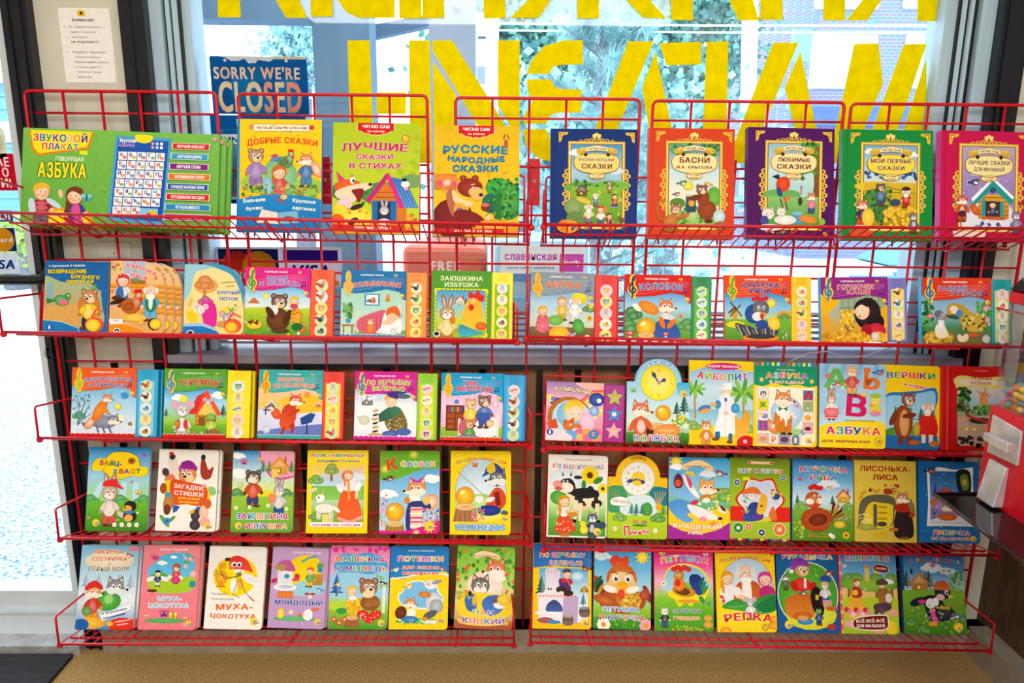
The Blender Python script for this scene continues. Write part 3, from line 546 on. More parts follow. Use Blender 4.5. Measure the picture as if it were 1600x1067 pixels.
def orn_purple():
    def pic():
        P([(74, 14), (82, 14), (82, 82), (73, 82), (77, 50)], '8a6034', 0, None, '6a4420'); scat(62, 14, 82, 42, 60, 3, ('3a8a2a', '5aa838', '2a6a24'), 5); scat(50, 40, 66, 46, 14, 2, ('3a8a2a', '2a6a24'), 3)
        E(40, 60, 22, 6, '6ab060'); R(24, 62, 82, 89, '8ac470', '4a9a3a'); P([(28, 44), (36, 42), (38, 48)], '1a2a3a'); E(41, 51, 8, 9, 'd8341c', 'f05a28', -20); E(37, 58, 3, 6, '2a4a8a', None, 20); line([(38, 64), (42, 74), (36, 78)], 1.4, '7a1a1a'); line([(42, 62), (47, 74)], 1.4, '7a1a1a'); E(46, 64, 5, 2, 'e86a2a', None, 40)
        P([(54, 78), (62, 77), (64, 86), (53, 86)], '4a9ad0'); E(58, 77, 6, 2, '7ac0e8'); E(61, 66, 2.6, 5, '4a3a2a'); L(62, 52, [(-.5, 0), (.5, 0), (.2, 4), (-.2, 4)], 2.4, 'd06a9a'); fig('fox', 74, 62, 4.4, 'd8702a', 'e07a9a', '3a5a9a', -1); E(70, 82, 11, 4.5, 'e0781c', 'f0a040', -10)
    ornate('500c60', ('8ac4e0', 'c8e4f0', 'a8d8c8', '6ab060'), (('ЛЮБИМЫЕ', 38, 4.6, 28.8), ('СКАЗКИ', 40, 5.4, 35)), pic)
    E(44, 83, 13, 5.5, 'e8dcd4', 'fff'); head('cat', 24, 78, 7, 'efe4dc', 1); E(20, 84, 5, 6, '4a4a9a'); head('cat', 39, 76, 5, 'e8e0d8', 1); E(26, 90, 14, 4, 'e8e0dc'); E(86, 84, 4, 4, '8ac040'); scat(18, 90, 60, 95, 14, 2, ('e8c040', '6a9a4a', 'd85a7a'), 3); E(90, 95, 2.6, c='e8b820')
def orn_green():
    def pic():
        cloud(32, 20, 5); cloud(74, 22, 6); scat(24, 38, 82, 44, 40, 2.6, ('2a5a9a', '1f4a80', '3a6aa8'), 3); E(40, 52, 26, 6, 'e8c830'); R(24, 48, 82, 89, 'dcb82a', 'a8941c'); line([(24, 56), (50, 52), (82, 58)], 1, '9a7a18'); line([(44, 58), (70, 56)], .8, '6a5a18')
        E(34, 66, 12, 14, '3a7a30', '5a9a40'); E(44, 76, 12, 10, '2f6a34', '4a8a3a'); scat(26, 52, 54, 86, 60, 2.4, ('2a6028', '4f9038', '6aa848', '1f5030'), 8); fig('bear', 42, 53, 4.6, '5a3a28', '4a7aa8', '3a5a78'); fig('man', 70, 56, 4.2, 'f0b890', 'd8342a', 'c82a2a', -1, hat='3a2a20'); E(58, 66, 6, 4, '3a4a6a')
        r = random.Random(4)
        for i in range(46): E(r.uniform(46, 80), r.uniform(70, 88), 2.7, c='d8a010', c2='ffe858')
    ornate('128a3c', ('6ab4e0', 'c8e4f4', 'e8d870', 'c0a020'), (('МОИ ПЕРВЫЕ', 46, 4.6, 28.5), ('СКАЗКИ', 30, 4.4, 35)), pic, 'f4dc4a')
    fig('fox', 22, 69, 5.4, 'd8642a', '4a2a5a', 'd04a2a', -1, 1, c2='f0e0c8'); E(28, 80, 7, 10, 'e8c030', 'f8dc50'); E(20, 94, 14, 5, 'd8542a'); fig('cat', 78, 79, 4, '5a6a80', None, None, 1)
def orn_pink():
    def pic():
        scat(26, 38, 80, 60, 30, .9, ('fff', 'e8e0f8'), 3); P([(26, 76), (44, 64), (70, 60), (82, 74), (82, 89), (24, 89)], 'e8e8f4'); R(42, 58, 76, 80, 'e0a830', 'c8842a')
        for i in range(5): R(42, 60+i*4, 76, 61+i*4, 'a86a18')
        P([(34, 64), (58, 44), (82, 62), (78, 67), (58, 52), (38, 68)], '1f9aa0'); P([(34, 62), (58, 42), (82, 60), (80, 62), (58, 45), (36, 65)], 'fff'); E(58, 54, 3.4, 3, '3a4a5a'); R(46, 62, 50, 78, '2a9aa8'); R(66, 64, 70, 80, '2a9aa8'); R(50, 64, 66, 78, '4a3020'); fig('gran', 58, 67, 3.6, 'f0c8b0', '3a3a6a', '3a3a6a', hat='2a2a2a'); R(46, 78, 72, 81, 'd0602a')
        bird(38, 47, 4, '2a3a7a', 1); scat(40, 82, 80, 89, 16, 2.6, ('3a4a8a', '8a98b8', 'f0f0f8'), 5)
    ornate('c8104e', ('b8a8c8', 'a890c8', '9a80c0', 'd8d8f0'), (('ЛУЧШИЕ СКАЗКИ', 46, 4.4, 29), ('ДЛЯ МАЛЫШЕЙ', 34, 3.8, 35)), pic)
    fig('fox', 24, 64, 5.4, 'd8541c', None, 'd8541c', -1); E(38, 72, 4, 7, 'c85018', 'e87838', 35); E(24, 76, 4.6, 3.6, '4a2a3a'); R(14, 92, 50, 97, 'e8dcd0'); fig('cat', 84, 77, 4.6, '6a6a8a', '8a8aa8', '5a5a7a', -1)
# second shelf
def c_parrot():      # generic green bird and ginger animal in a street
    R(0, 0, 100, 100, '1a62a8', '1a6ab0'); P([(4, 22), (30, 30), (60, 26), (86, 40), (92, 60), (90, 90), (0, 90), (0, 30)], 'a8b888', 1); R(0, 40, 90, 86, 'b0b088', 'd89a4a'); R(4, 32, 14, 56, '88b0c0'); scat(60, 34, 84, 48, 20, 3, ('6a9a5a', '8ab070'), 3); P([(0, 66), (50, 60), (90, 72), (90, 90), (0, 90)], 'dca45a')
    T('А. Курляндский, В. Карабаев', 34, 6.5, 58, 3, 'e8f0f8', rot=3); T('ВОЗВРАЩЕНИЕ', 35, 14.5, 62, 6, 'ffe41e', '3a3a10', .8, rot=2); T('БЛУДНОГО', 64, 21.5, 46, 5.6, 'ffe41e', '3a3a10', .8); T('ПОПУГАЯ', 56, 28.5, 44, 5.6, 'ffe41e', '3a3a10', .8, rot=3)
    bird(28, 56, 12, '3a9a4a', 1, 'e0708a'); E(72, 62, 18, 20, 'c87a30', 'd88a3a'); fig('bear', 72, 50, 12, 'c07830', 'f0d030', '20305e', -1)
    P([(-2, 84), (30, 86), (56, 94), (60, 102), (-2, 102)], '1a7ac0', 0, 'e8f0f8'); bluelogo(11, 94, 5); E(82, 88, 15, 12, 'e8503a'); line([(72, 88), (84, 66), (94, 70)], 3, 'e8503a'); E(80, 89, 11.5, 10, 'f8c018'); E(80, 89, 9, 7.6, 'ffd81e', 'ffe85a')
def c_speckled():
    R(0, 0, 100, 100, 'f0c890', 'e8a860'); scat(0, 0, 100, 30, 40, 4, ('e07a3a', 'f8d8a0', 'c8502a', '8ab860', 'f0b070'), 3); R(24, 0, 62, 26, 'b0c0d8'); R(42, 0, 44, 26, 'd89048'); R(36, 24, 62, 34, 'b06a30'); E(50, 25, 9, 4, '5aa060')
    for i in range(6): R(56 if i > 1 else 0, 32+i*7, 100, 37.5+i*7, 'f2a828', 'd08018')
    T('КУРОЧКА', 56, 11, 58, 7.4, 'e82a3a', 'fff', 1, arc=3, rot=-17, jit=6); T('РЯБА', 52, 21.5, 32, 7, 'e82a3a', 'fff', 1, rot=-14, jit=6)
    body(22, 26, 11, 'f4c8a8', 'dce8f4', '3a6ab0', 1, 1); head('gran', 23, 27, 11, 'f4c8a8', 1, hat='d01830'); scat(12, 16, 32, 26, 12, 1, ('fff',), 5); O(22, 26, -.4, 2.6, .7, 1.6, 11, '3a6ab0')
    body(74, 40, 13, 'f4c8a8', '4ab0dc', '6ab8e8', -1); O(74, 40, 0, 1.9, .75, 1.15, 13, '1f7a5a', '2a9a6a'); O(74, 40, .0, 1.7, .3, 1, 13, 'f4f0e8'); head('man', 74, 40, 12, 'f2bc98', -1)
    hen(38, 62, 13, 'c8661a', 1, ('5a2a14', '8a3a18', '3a1a10')); R(0, 80, 26, 90, 'f4f0f0'); scat(1, 81, 26, 89, 16, 1.4, ('d02040',), 4); E(46, 78, 22, 7, 'f0b838', 'f8d060'); E(58, 84, 6, 4.6, 'f0a020', 'ffd860')
    P([(-2, 88), (30, 86), (60, 94), (74, 102), (-2, 102)], 'f09018', 0, 'fff'); E(15, 96, 6, 5, 'fff'); E(15, 96, 4.4, 3.6, '2a2a2a'); E(15, 97, 2.2, 2, 'e8e0e0'); E(82, 86, 12, 11, '3a3028'); E(84, 86, 10, 9.4, 'f8c818', 'ffe04a')
def c_stream():      # generic fox-less river scene with bow and mouse
    R(0, 0, 100, 100, 'f4e2a0', 'f0d888'); P([(-2, -2), (60, -2), (40, 6), (18, 12), (10, 40), (-2, 50)], '9ad0e0', 1); P([(30, -2), (70, 0), (96, 20), (99, 60), (94, 40), (80, 16), (56, 6)], '3a9ac8', 1)
    E(36, 30, 20, 13, 'e8a050', 'f4c480'); tree(34, 28, 12, 'e08a38', 'c88a4a'); bush(36, 52, 10, 'd0489a'); P([(30, 56), (52, 56), (54, 86), (36, 88)], 'e0289a', 1); E(14, 74, 13, 8, 'f0d020', None, -60); E(70, 64, 14, 4, 'f4d838', None, 15); E(10, 54, 4, 9, 'e8c070', None, -15)
    head('mouse', 29, 64, 7, 'e8e8f0', 1); head('mouse', 72, 74, 7.5, '98989c', -1); E(66, 84, 12, 6, 'c8a060'); T('Приключения', 77, 24, 32, 2.4, 'a8842a', rot=8); T('кота', 76, 30, 14, 2.4, 'a8842a', rot=8); T('БУРНЫЙ', 74, 39, 38, 5.6, '3a5ab0', 'e8f0f8', .7); T('ПОТОК', 75, 48, 32, 5.6, '3a5ab0', 'e8f0f8', .7)
    scat(72, 56, 94, 66, 10, 2, ('6a9a3a', '8ab850'), 3); P([(-2, 88), (30, 86), (56, 94), (66, 102), (-2, 102)], '1a7ac0', 0, 'e8f0f8'); P([(-2, 84), (30, 82), (56, 90), (50, 92), (30, 87), (-2, 88)], 'a8c8e8'); E(12, 97, 6, 5, 'fff'); E(12, 97, 4.4, 3.6, '2a2a2a'); E(82, 86, 15, 12, 'e8503a'); line([(70, 84), (82, 68), (96, 74)], 2.6, 'e8503a'); E(80, 88, 11, 10, 'e88a20'); E(80, 88, 9, 8, 'f8b81e', 'ffd84a')
def hut_sky(): G(0, 26, 100, 66, '5ab4e8', 'bfe4f4', 'f0f4d8')
def p_masha(): hut_sky(); sun(32, 42, 4, 'ffe060'); R(6, 52, 22, 64, 'f0f0f0', 'd0d8e0'); P([(4, 53), (14, 44), (24, 53)], 'c8703a'); meadow(62, 'b8d028', '4a9a2a'); E(52, 76, 18, 18, '5a3018', '7a4424'); head('bear', 53, 50, 12, '6a3c1c', 1); E(46, 62, 6, 8, 'f0ece8'); E(40, 66, 5, 11, '4a2810', None, 35); E(66, 72, 5, 13, '4a2810', None, -25); E(80, 70, 9, 12, 'e08a18', 'f8b030'); scat(73, 60, 88, 80, 30, 1.4, ('c06810', 'ffd048'), 3); head('girl', 76, 48, 6.5, 'f8cca8', -1, hair='f0b830'); E(76, 56, 6, 4, 'd0405a'); E(16, 84, 12, 7, 'e8b818', 'f8d848'); scat(8, 78, 24, 83, 10, 2.4, ('7a3a18', '5a2a10', 'd0a060'), 4); flower(88, 88, 7, 'e86a3a', 'f8d060', 8); E(82, 86, 9, 6, '1f6a2a'); E(56, 92, 14, 4, '5a3a20')
def p_lull(): G(0, 26, 100, 100, 'a8d8c8', 'b8e0d0', 'c8e4c8'); R(36, 34, 60, 52, '4aa0c8'); R(39, 36, 57, 50, 'e8f4f0'); house(49, 44, 4, 'd8506a', 'c03050'); bush(43, 45, 3, '3a6a3a'); L(72, 38, [(-.6, 1), (-.3, -.5), (.3, -.5), (.6, 1)], 7, 'e08a38'); E(72, 44, 2, c='c86a20'); scat(4, 48, 18, 70, 40, 3, ('5a9a4a', '7ab860', '3a7a40'), 5); L(12, 72, [(-1, 0), (1, 0), (.6, 1.4), (-.6, 1.4)], 4.6, '4a9ac8'); R(2, 80, 22, 83, 'b87a48'); R(4, 83, 6, 98, '9a6238'); R(17, 83, 19, 98, '9a6238'); R(22, 88, 100, 100, '7aa858'); R(24, 60, 28, 92, 'e0d8d0'); R(88, 48, 93, 92, 'e0dcd8'); P([(26, 74), (50, 62), (70, 60), (60, 92), (30, 90)], 'd8607a', 1)
def p_lull2():
    p_lull()
    for i in range(6): line([(32+i*6, 70-i*1.5), (36+i*5, 90)], .8, 'b04060')
    P([(70, 60), (92, 72), (92, 92), (56, 92), (62, 84)], 'f4f2f2', 1); E(84, 66, 11, 6, 'a8c0c8'); E(80, 68, 10, 7, 'f4c4a0'); P([(70, 66), (72, 56), (84, 52), (91, 60), (90, 68), (80, 62)], 'e0641c', 1); E(74, 76, 10, 4, 'f4c4a0', None, 10); E(46, 84, 6, 9, 'e07a20', 'f09838'); head('cat', 46, 76, 5, 'e8822a', 1); E(36, 96, 8, 3, 'd8701c'); E(82, 90, 5.5, c='c0d0d0', c2='f0f4f4')
def c_green():
    R(0, 0, 100, 100, '4f9a28', '5aa030'); T('ЗАЮШКИНА', 50, 11, 72, 7.4, 'e8f0c0', '2f6a18', .5); T('ИЗБУШКА', 50, 20, 58, 7.4, 'e8f0c0', '2f6a18', .5); g = 'e8e020'
    for i in range(14): E(8+i*6.4, 27, 3, 1.4, g); E(8+i*6.4, 95, 3, 1.4, g)
    for i in range(12): E(7, 29+i*5.6, 1.4, 3, g); E(92, 29+i*5.6, 1.4, 3, g)
    E(10, 30, 5, c=g); E(90, 30, 5, c=g); E(10, 93, 5, c=g); E(90, 93, 5, c=g); G(9, 29, 90.5, 94, '4a9ad0', '8ac8e0', 'c8d840', '9ac028'); [fir(x, 48, 4.6, '1a4a5a') for x in (42, 50, 58, 66)]; house(48, 44, 7.5, 'e0dccc', 'c8642a')
    P([(52, 80), (54, 58), (64, 44), (80, 40), (86, 60), (84, 80), (70, 84)], 'f0a818', 1, None, 'f8c838'); P([(62, 38), (64, 30), (72, 34), (78, 27), (82, 34), (88, 36), (86, 44), (72, 42)], 'd82018', 1); E(70, 46, 10, 8, 'f0a41c', 'f8c040'); P([(60, 44), (56, 50), (62, 50)], 'f0c820'); E(67, 53, 4.6, 5.4, 'd82018'); E(70, 43.5, 2.2, c='fff'); E(70, 43.8, 1.2, c='111'); E(84, 80, 10, 7, 'e0541c', 'f07830'); P([(46, 86), (50, 78), (74, 86), (88, 90), (60, 96), (48, 94)], '2a90a8', 1, None, '4ab8c8')
    head('hare', 27, 62, 13, 'b8925c', 1, c2='f6f0e8'); fig('hare', 27, 62, 12.5, 'b8925c', 'f0d890', 'c87a2a', 1, c2='f6f0e8'); E(36, 72, 5, 7, 'd87818'); E(10, 92, 6, 5, 'fff'); E(10, 92, 4.4, 3.6, '222')
def p_turnip(): G(0, 26, 100, 100, '7ab0dc', 'b8d8ec', 'd0dcc8', '9a7a4a'); R(0, 80, 100, 100, '8a6a38', '6a4a24'); fig('girl', 20, 56, 7, 'f6c898', 'e0607a', 'e0508a', 1, 1, hair='e8a830'); E(20, 78, 11, 12, 'e0607a', 'f08898'); scat(12, 70, 28, 86, 16, 1, ('b8304a',), 3); fig('gran', 50, 42, 7, 'f4c4a0', 'e8c83a', 'd8b030', 1, hat='d8944a'); E(76, 38, 13, 9, 'e8c818'); fig('man', 70, 42, 8, 'f2bc98', 'f4f0ec', 'e8e4e0', -1); E(76, 34, 11, 5, 'f0d828'); bush(92, 52, 8, '5aa038'); flower(95, 48, 4, 'ffd020'); flower(93, 66, 5, 'f0b820', '8a4a10'); E(76, 78, 9, 12, '3a9a3a', '6ac050', 20); E(40, 70, 12, 8, '6ab048', '8ac860'); E(46, 89, 16, 11, 'f0a818', 'ffd040'); E(90, 94, 4, 4, 'f0f0e8'); head('mouse', 66, 92, 4, '8a90a0', 1)
def p_kolob(): G(0, 26, 100, 100, '4aa0dc', 'a8d8f0', '78b848', '5a9a30'); bush(10, 60, 13, '2f8a34'); bush(6, 80, 14, '3a9a3a'); bush(94, 76, 12, '4aa040'); E(36, 50, 17, 9, 'e07c18', 'f0a038', -25); E(18, 50, 8, 4, 'fff4e0', None, -40); fig('fox', 62, 48, 10.5, 'e07020', 'e8e0e8', '2a4a9a', 1); P([(50, 70), (72, 70), (84, 94), (46, 94)], '2a4a9a', 1, None, '3a62b8'); E(56, 72, 4, 10, 'e07820', None, 20); E(70, 74, 4, 9, 'e07820', None, -40); bun(32, 80, 14); stump(32, 92, 12, 'a87848'); mush(8, 90, 6); mush(62, 90, 4, 'e03a28'); bfly(84, 62, 4, 'f08a6a')
def p_ryaba(): G(0, 26, 100, 100, '3a90d0', '8ac8ec', 'c8e090', '58a030'); sun(70, 42, 6, 'f8d82a'); R(11, 52, 19, 68, 'd8a030'); L(16, 50, [(-1.6, .8), (0, -.6), (.2, 0), (-1.4, 1.2)], 7, '6a4a28'); line([(8, 40), (26, 62)], 2, '5a3a20'); line([(24, 44), (8, 62)], 2, '5a3a20'); E(90, 60, 12, 7, 'd8a838'); bush(90, 64, 8, '5aa030'); R(0, 66, 100, 100, '78b838', '4a9228'); E(16, 74, 14, 5, 'e8d828'); P([(16, 72), (34, 76), (52, 80), (80, 74), (82, 70), (76, 92), (36, 94), (20, 84)], '4a4a50', 1)
def p_ryaba2():
    p_ryaba()
    for i in range(14): line([(18+i*4.6, 74+(i*7) % 9), (26+i*4, 90)], 1.2, ('d8d8dc', '2a2a30', '8a8a92')[i % 3])
    E(54, 94, 28, 6, 'e88a1a', 'f0a83a'); E(54, 92, 22, 4, '3a3a40'); E(44, 58, 14, 15, '1f4a90', '2a5ab0'); E(54, 50, 13, 13, '5a5a64', '84848e'); E(50, 62, 9, 7, 'f0ece8'); [E(44+i*6, 36-(i % 2)*1.5, 4, 3.4, 'd81c2a') for i in range(4)]; eyes(54, 50, 11); L(56, 55, [(-.6, 0), (1.4, .4), (.2, 1)], 7, 'f0a020'); E(56, 62, 3, 5, 'd82a1c'); E(56, 74, 10, 7, '2a4a9a'); E(74, 72, 9, 11, 'f0c020', 'ffe45a', 25); scat(84, 76, 98, 96, 14, 1.6, ('f0a0b8', 'fff', '8ad048'), 4)
def p_pot(): G(0, 26, 100, 100, 'c8d0c0', 'a8b8a8', 'd8a83a', 'd89a20'); R(28, 26, 96, 70, '9ab090'); [R(32+i*9, 28, 33+i*9, 70, '6a7068') for i in range(7)]; R(28, 46, 96, 47.4, '6a7068'); P([(0, 30), (20, 26), (26, 40), (10, 56), (0, 62)], 'f0b818', 1); P([(0, 60), (10, 58), (14, 70), (4, 74)], 'e8a818', 1); P([(90, 50), (101, 46), (101, 76), (92, 74)], 'f0b020', 1); E(70, 56, 20, 24, '1c1418', '3a2428'); E(82, 70, 13, 14, '241418'); E(62, 52, 11, 13, 'f4c8a0', 'fadcc0'); P([(50, 50), (54, 38), (66, 34), (78, 42), (70, 46), (60, 42)], '20161a', 1); eyes(60, 51, 8, -1, .5); E(58, 60, 2, 1, 'c02838'); E(82, 84, 15, 13, 'c81c34', 'e0344a'); E(68, 82, 8, 10, 'a81428'); E(40, 70, 10, 17, 'e8b020', 'f8d040'); E(42, 78, 8, 8, '7a5a38', '94704a'); scat(30, 52, 50, 92, 60, 3, ('e8b428', 'f8d850', 'd89a18'), 5); scat(4, 86, 98, 99, 90, 3.4, ('e8a820', 'd08a18', 'f8c848', 'f0b838'), 6); E(80, 91, 6, c='c8ccc8', c2='e8ecec')
def p_duck(): G(0, 26, 100, 100, '78a8d0', '98c0d8', '4a8a5a', '8a6a34'); scat(0, 36, 16, 90, 50, 3.6, ('2a7a34', '4a9a40', '1a5a2a', '6ab050'), 4); scat(80, 34, 100, 70, 40, 3.6, ('3a8a3a', '5aa848', 'e8a0b0'), 5); flower(12, 58, 4, 'e8789a'); flower(92, 46, 4, 'f0a0b8'); E(52, 56, 18, 6, '2a5a3a'); P([(36, 44), (46, 38), (60, 42), (72, 52), (88, 58), (92, 76), (76, 82), (60, 76), (52, 58), (40, 54)], 'b8962a', 1, None, 'd0b040'); scat(58, 54, 90, 78, 30, 2.6, ('7a5a18', 'e0c860', '5a4010', 'f0e0a0'), 7); E(46, 48, 6, 6, 'e8dcc0'); L(42, 52, [(0, -.5), (-1.4, .6), (0, .6)], 6, 'e8842a'); E(54, 54, 5, 6, '4a88c0'); E(74, 86, 10, 3, 'd8642a'); E(24, 90, 22, 9, 'd8a830', 'b8841c'); scat(6, 84, 42, 98, 40, 3, ('e8c048', 'a87818', 'f0d060'), 8); E(26, 78, 8, 9, 'f0ecd8', 'fff'); E(27, 70, 5, 9, 'e8e8ec', 'fff'); E(28, 58, 6.6, 6, '8a8a94', 'aeaeb8'); E(24, 54, 6, 5, '6a6a74'); L(30, 60, [(0, -.3), (1.4, .2), (0, .6)], 4, 'e0501c'); eyes(29, 56, 6); P([(18, 80), (22, 76), (26, 79), (30, 75), (36, 80), (34, 90), (22, 91)], 'f4ecd0', 1); P([(50, 88), (54, 85), (58, 88), (62, 84), (67, 88), (63, 96), (53, 96)], 'f4e4c0', 1); E(92, 92, 6, c='c8ccc8', c2='e8ecec')
# third shelf
def p_wolf(): G(0, 26, 100, 100, '6ab8e8', 'a8d8f4', 'd0e8f8', '88b8e4'); P([(0, 84), (30, 78), (70, 82), (100, 78), (100, 100), (0, 100)], 'dcecfa'); [line([(10, 84), (12+i*4, 50+(i*11) % 20)], 1, '4a5a70') for i in range(6)]; scat(2, 40, 28, 60, 40, 1.6, ('5a6a80', '8a9ab0', '4a5a78'), 4); bush(12, 70, 8, '3a9a7a'); scat(3, 30, 98, 80, 40, .8, ('fff',), 6); sun(72, 56, 4.6, 'f4e050'); E(74, 74, 9, 7, 'f4f0c8'); E(82, 40, 6, 5, '3a98d8'); E(44, 82, 20, 5, '7a8098', None, -10); E(24, 84, 8, 3, '6a7088', None, -30); E(52, 78, 18, 10, '7c8298', '989eb4', -8); [line([(40+i*9, 84), (44+i*10, 96)], 2.6, '6a7088') for i in range(3)]; head('wolf', 66, 76, 8.5, '6a7894', 1); E(30, 80, 6, 12, 'e8681a', 'fff0d8', -40); E(44, 62, 8, 19, 'e07020', 'f89a38', -28); head('fox', 55, 45, 6.5, 'e87a20', 1); E(54, 62, 3, 7, 'e8842a', None, 35); house(92, 80, 3, 'a85a38', 'd8d8e8')
def p_terem(): G(0, 26, 100, 100, '2a98e0', 'a8dcf6', '9ad048', '5aa028'); cloud(24, 42, 8); cloud(88, 38, 9); fir(4, 68, 5, '1f6a5a'); fir(95, 66, 7, '1a5a60'); R(50, 54, 84, 88, 'e8b040', 'c8842a'); [R(50, 56+i*6, 84, 57.4+i*6, '9a5a1c') for i in range(6)]; P([(40, 66), (52, 40), (68, 32), (60, 66)], 'e03428'); [line([(46+i*1.5, 60-i*5), (62+i, 60-i*5)], .9, 'a01c1c') for i in range(5)]; P([(64, 34), (68, 30), (92, 66), (86, 68), (69, 42), (56, 68), (52, 66)], 'e8503a'); P([(54, 66), (69, 44), (84, 66)], 'f4cc60'); head('mouse', 70, 48, 5, 'b0b0b8', 1); R(56, 70, 66, 90, '8a5424'); sun(31, 44, 5.4, 'ffe838'); meadow(84, '78b830', '4a9228', n=10); body(30, 64, 10, 'd0ccd0', 'f0f0f0', 'c8c4c8', 1); O(30, 64, -.6, 1.8, .4, .8, 10, 'd83a3a'); O(30, 64, .6, 1.8, .4, .8, 10, 'd83a3a'); head('mouse', 30, 60, 11.5, 'c4c0c6', 1, c2='f8f4f4'); E(22, 80, 5, 5, 'c88a3a'); fig('frog', 76, 70, 7.5, '6ab030', 'b8d850', '7a3a9a', -1); E(80, 92, 10, 6, '9a6a38')
def p_pin(): G(0, 26, 100, 100, 'f0c8b8', 'f8c850', 'd8d0f0', '8a98d8'); P([(40, 40), (96, 40), (96, 70), (50, 66)], 'fbc32c', 1); E(76, 36, 5, c='f08a20', c2='f8a838'); P([(0, 60), (20, 54), (30, 66), (100, 60), (100, 100), (0, 100)], 'e4e4f8', 0, None, 'c8d0f4'); P([(0, 90), (40, 84), (100, 78), (100, 101), (0, 101)], '6a7cc8'); house(20, 52, 6, '6a5a78', 'f0f0f8'); house(94, 50, 4, 'c87a58', 'f4f0f8'); E(28, 64, 7, 10, 'd8481c', 'e86a30', 35); E(20, 58, 5, 4, 'f4e0d0'); P([(40, 54), (56, 50), (60, 66), (54, 84), (42, 88), (34, 78)], 'c83a1a', 1, None, 'e05a28'); E(56, 62, 11, 3, 'c83a1a', None, 30); line([(42, 84), (36, 96)], 4, 'b03418'); line([(50, 84), (56, 78), (54, 92)], 4, 'b03418'); head('fox', 58, 45, 9.5, 'd84a18', 1); L(58, 30, [(-.15, 0), (.15, 0), (.05, -1)], 6, '6ac0b0'); R(76, 72, 78, 94, '2a3a6a'); P([(66, 70), (82, 62), (90, 64), (84, 76), (68, 80)], '1f4a90'); R(11, 54, 13, 66, '3a4468'); R(8, 58, 20, 60, '3a4468'); E(14, 87, 6.5, c='b8c8e0', c2='e8f0f8')
def p_pike(): G(0, 26, 100, 100, 'a8c4e4', 'f0f4fa', 'f8fafc', 'e0ecf8'); P([(30, 32), (70, 26), (84, 30), (70, 33)], '2a4a98', 1); house(20, 42, 9, '8a90a8', 'eef2fa'); scat(2, 36, 44, 42, 20, 3, ('fff', 'c8d8ec'), 4); E(78, 36, 12, 4, '5a6478'); [line([(4+i*3, 66), (10+i*3, 76)], .8, '4a90c8') for i in range(6)]; E(16, 72, 9, 8, 'c8d0a8', 'e0e4c8'); P([(58, 52), (74, 54), (86, 78), (76, 92), (54, 84), (48, 66)], '7a6a3a', 1); scat(54, 66, 84, 90, 50, 2.2, ('a89050', '5a5a30', 'c8a868', '3a6a48'), 6); P([(36, 66), (56, 52), (66, 56), (60, 68), (40, 74)], '2f6a50', 1); E(66, 58, 8, 8, '3a7a58'); E(58, 44, 8.5, 9.5, 'f4c4a0', 'fad8bc'); P([(48, 42), (52, 33), (64, 32), (68, 42), (60, 38)], 'e8a83a', 1); P([(52, 35), (60, 27), (68, 30), (69, 40)], '4a2a80', 1); eyes(56, 44, 6.5, -1); E(58, 92, 13, 6, '3a5aa8', '5a7ac0'); E(80, 88, 12, 6, '4a66b0'); E(36, 70, 8, 4, '5a3a80'); P([(30, 58), (36, 54), (40, 74), (38, 92), (30, 90)], 'e8e4d8', 1); [E(34, 58+i*6, 5, 1.6, '2a2a30' if i % 2 else 'c8a050', None, 15) for i in range(6)]; E(34, 94, 12, 4, 'd0a848'); E(36, 96, 20, 3, 'a8c0e0')
def p_bears(): G(0, 26, 100, 80, 'e8b0d8', 'f0c8e4', 'eaa8d0'); [R(4+i*9, 28, 6+i*9, 80, 'f4d4ea') for i in range(11)]; R(0, 80, 100, 100, '9ac838', '78b02a'); R(8, 48, 38, 86, '8a3c18', '6a2c10'); R(10, 50, 36, 58, '3a1a10'); [R(11+i*3, 50.5, 13.2+i*3, 58, RB[i % 6]) for i in range(8)]; [R(11, 61+i*8, 22, 67+i*8, 'a85024') for i in range(3)]; R(24, 61, 36, 84, 'a04a20'); E(25, 43, 4, 4, '4a90d0'); E(88, 46, 6, 6, 'd0a8c8', 'f4f0f4'); R(28, 68, 32, 94, 'e4e0dc'); P([(32, 72), (54, 66), (80, 68), (84, 92), (34, 92)], 'c8607a', 1); P([(58, 72), (84, 66), (90, 70), (90, 92), (56, 92)], 'f4f4f8', 1); R(90, 60, 94, 94, 'e8e4e0'); fig('bear', 48, 46, 8.5, 'd8a868', 'f4d838', 'f0c830', 1); fig('bear', 70, 42, 10, '7a4c34', '5a80c0', '3a5aa8', -1); R(58, 58, 80, 70, '3a5ab0'); head('girl', 80, 74, 5.6, 'f8d0b0', -1, hair='e8b848'); fig('bear', 46, 76, 7, 'b86a38', '5aa848', '3a6ab8', 1); head('bear', 46, 76, 7.4, 'c87838', 1); E(44, 95, 20, 3, '4a7aa0')
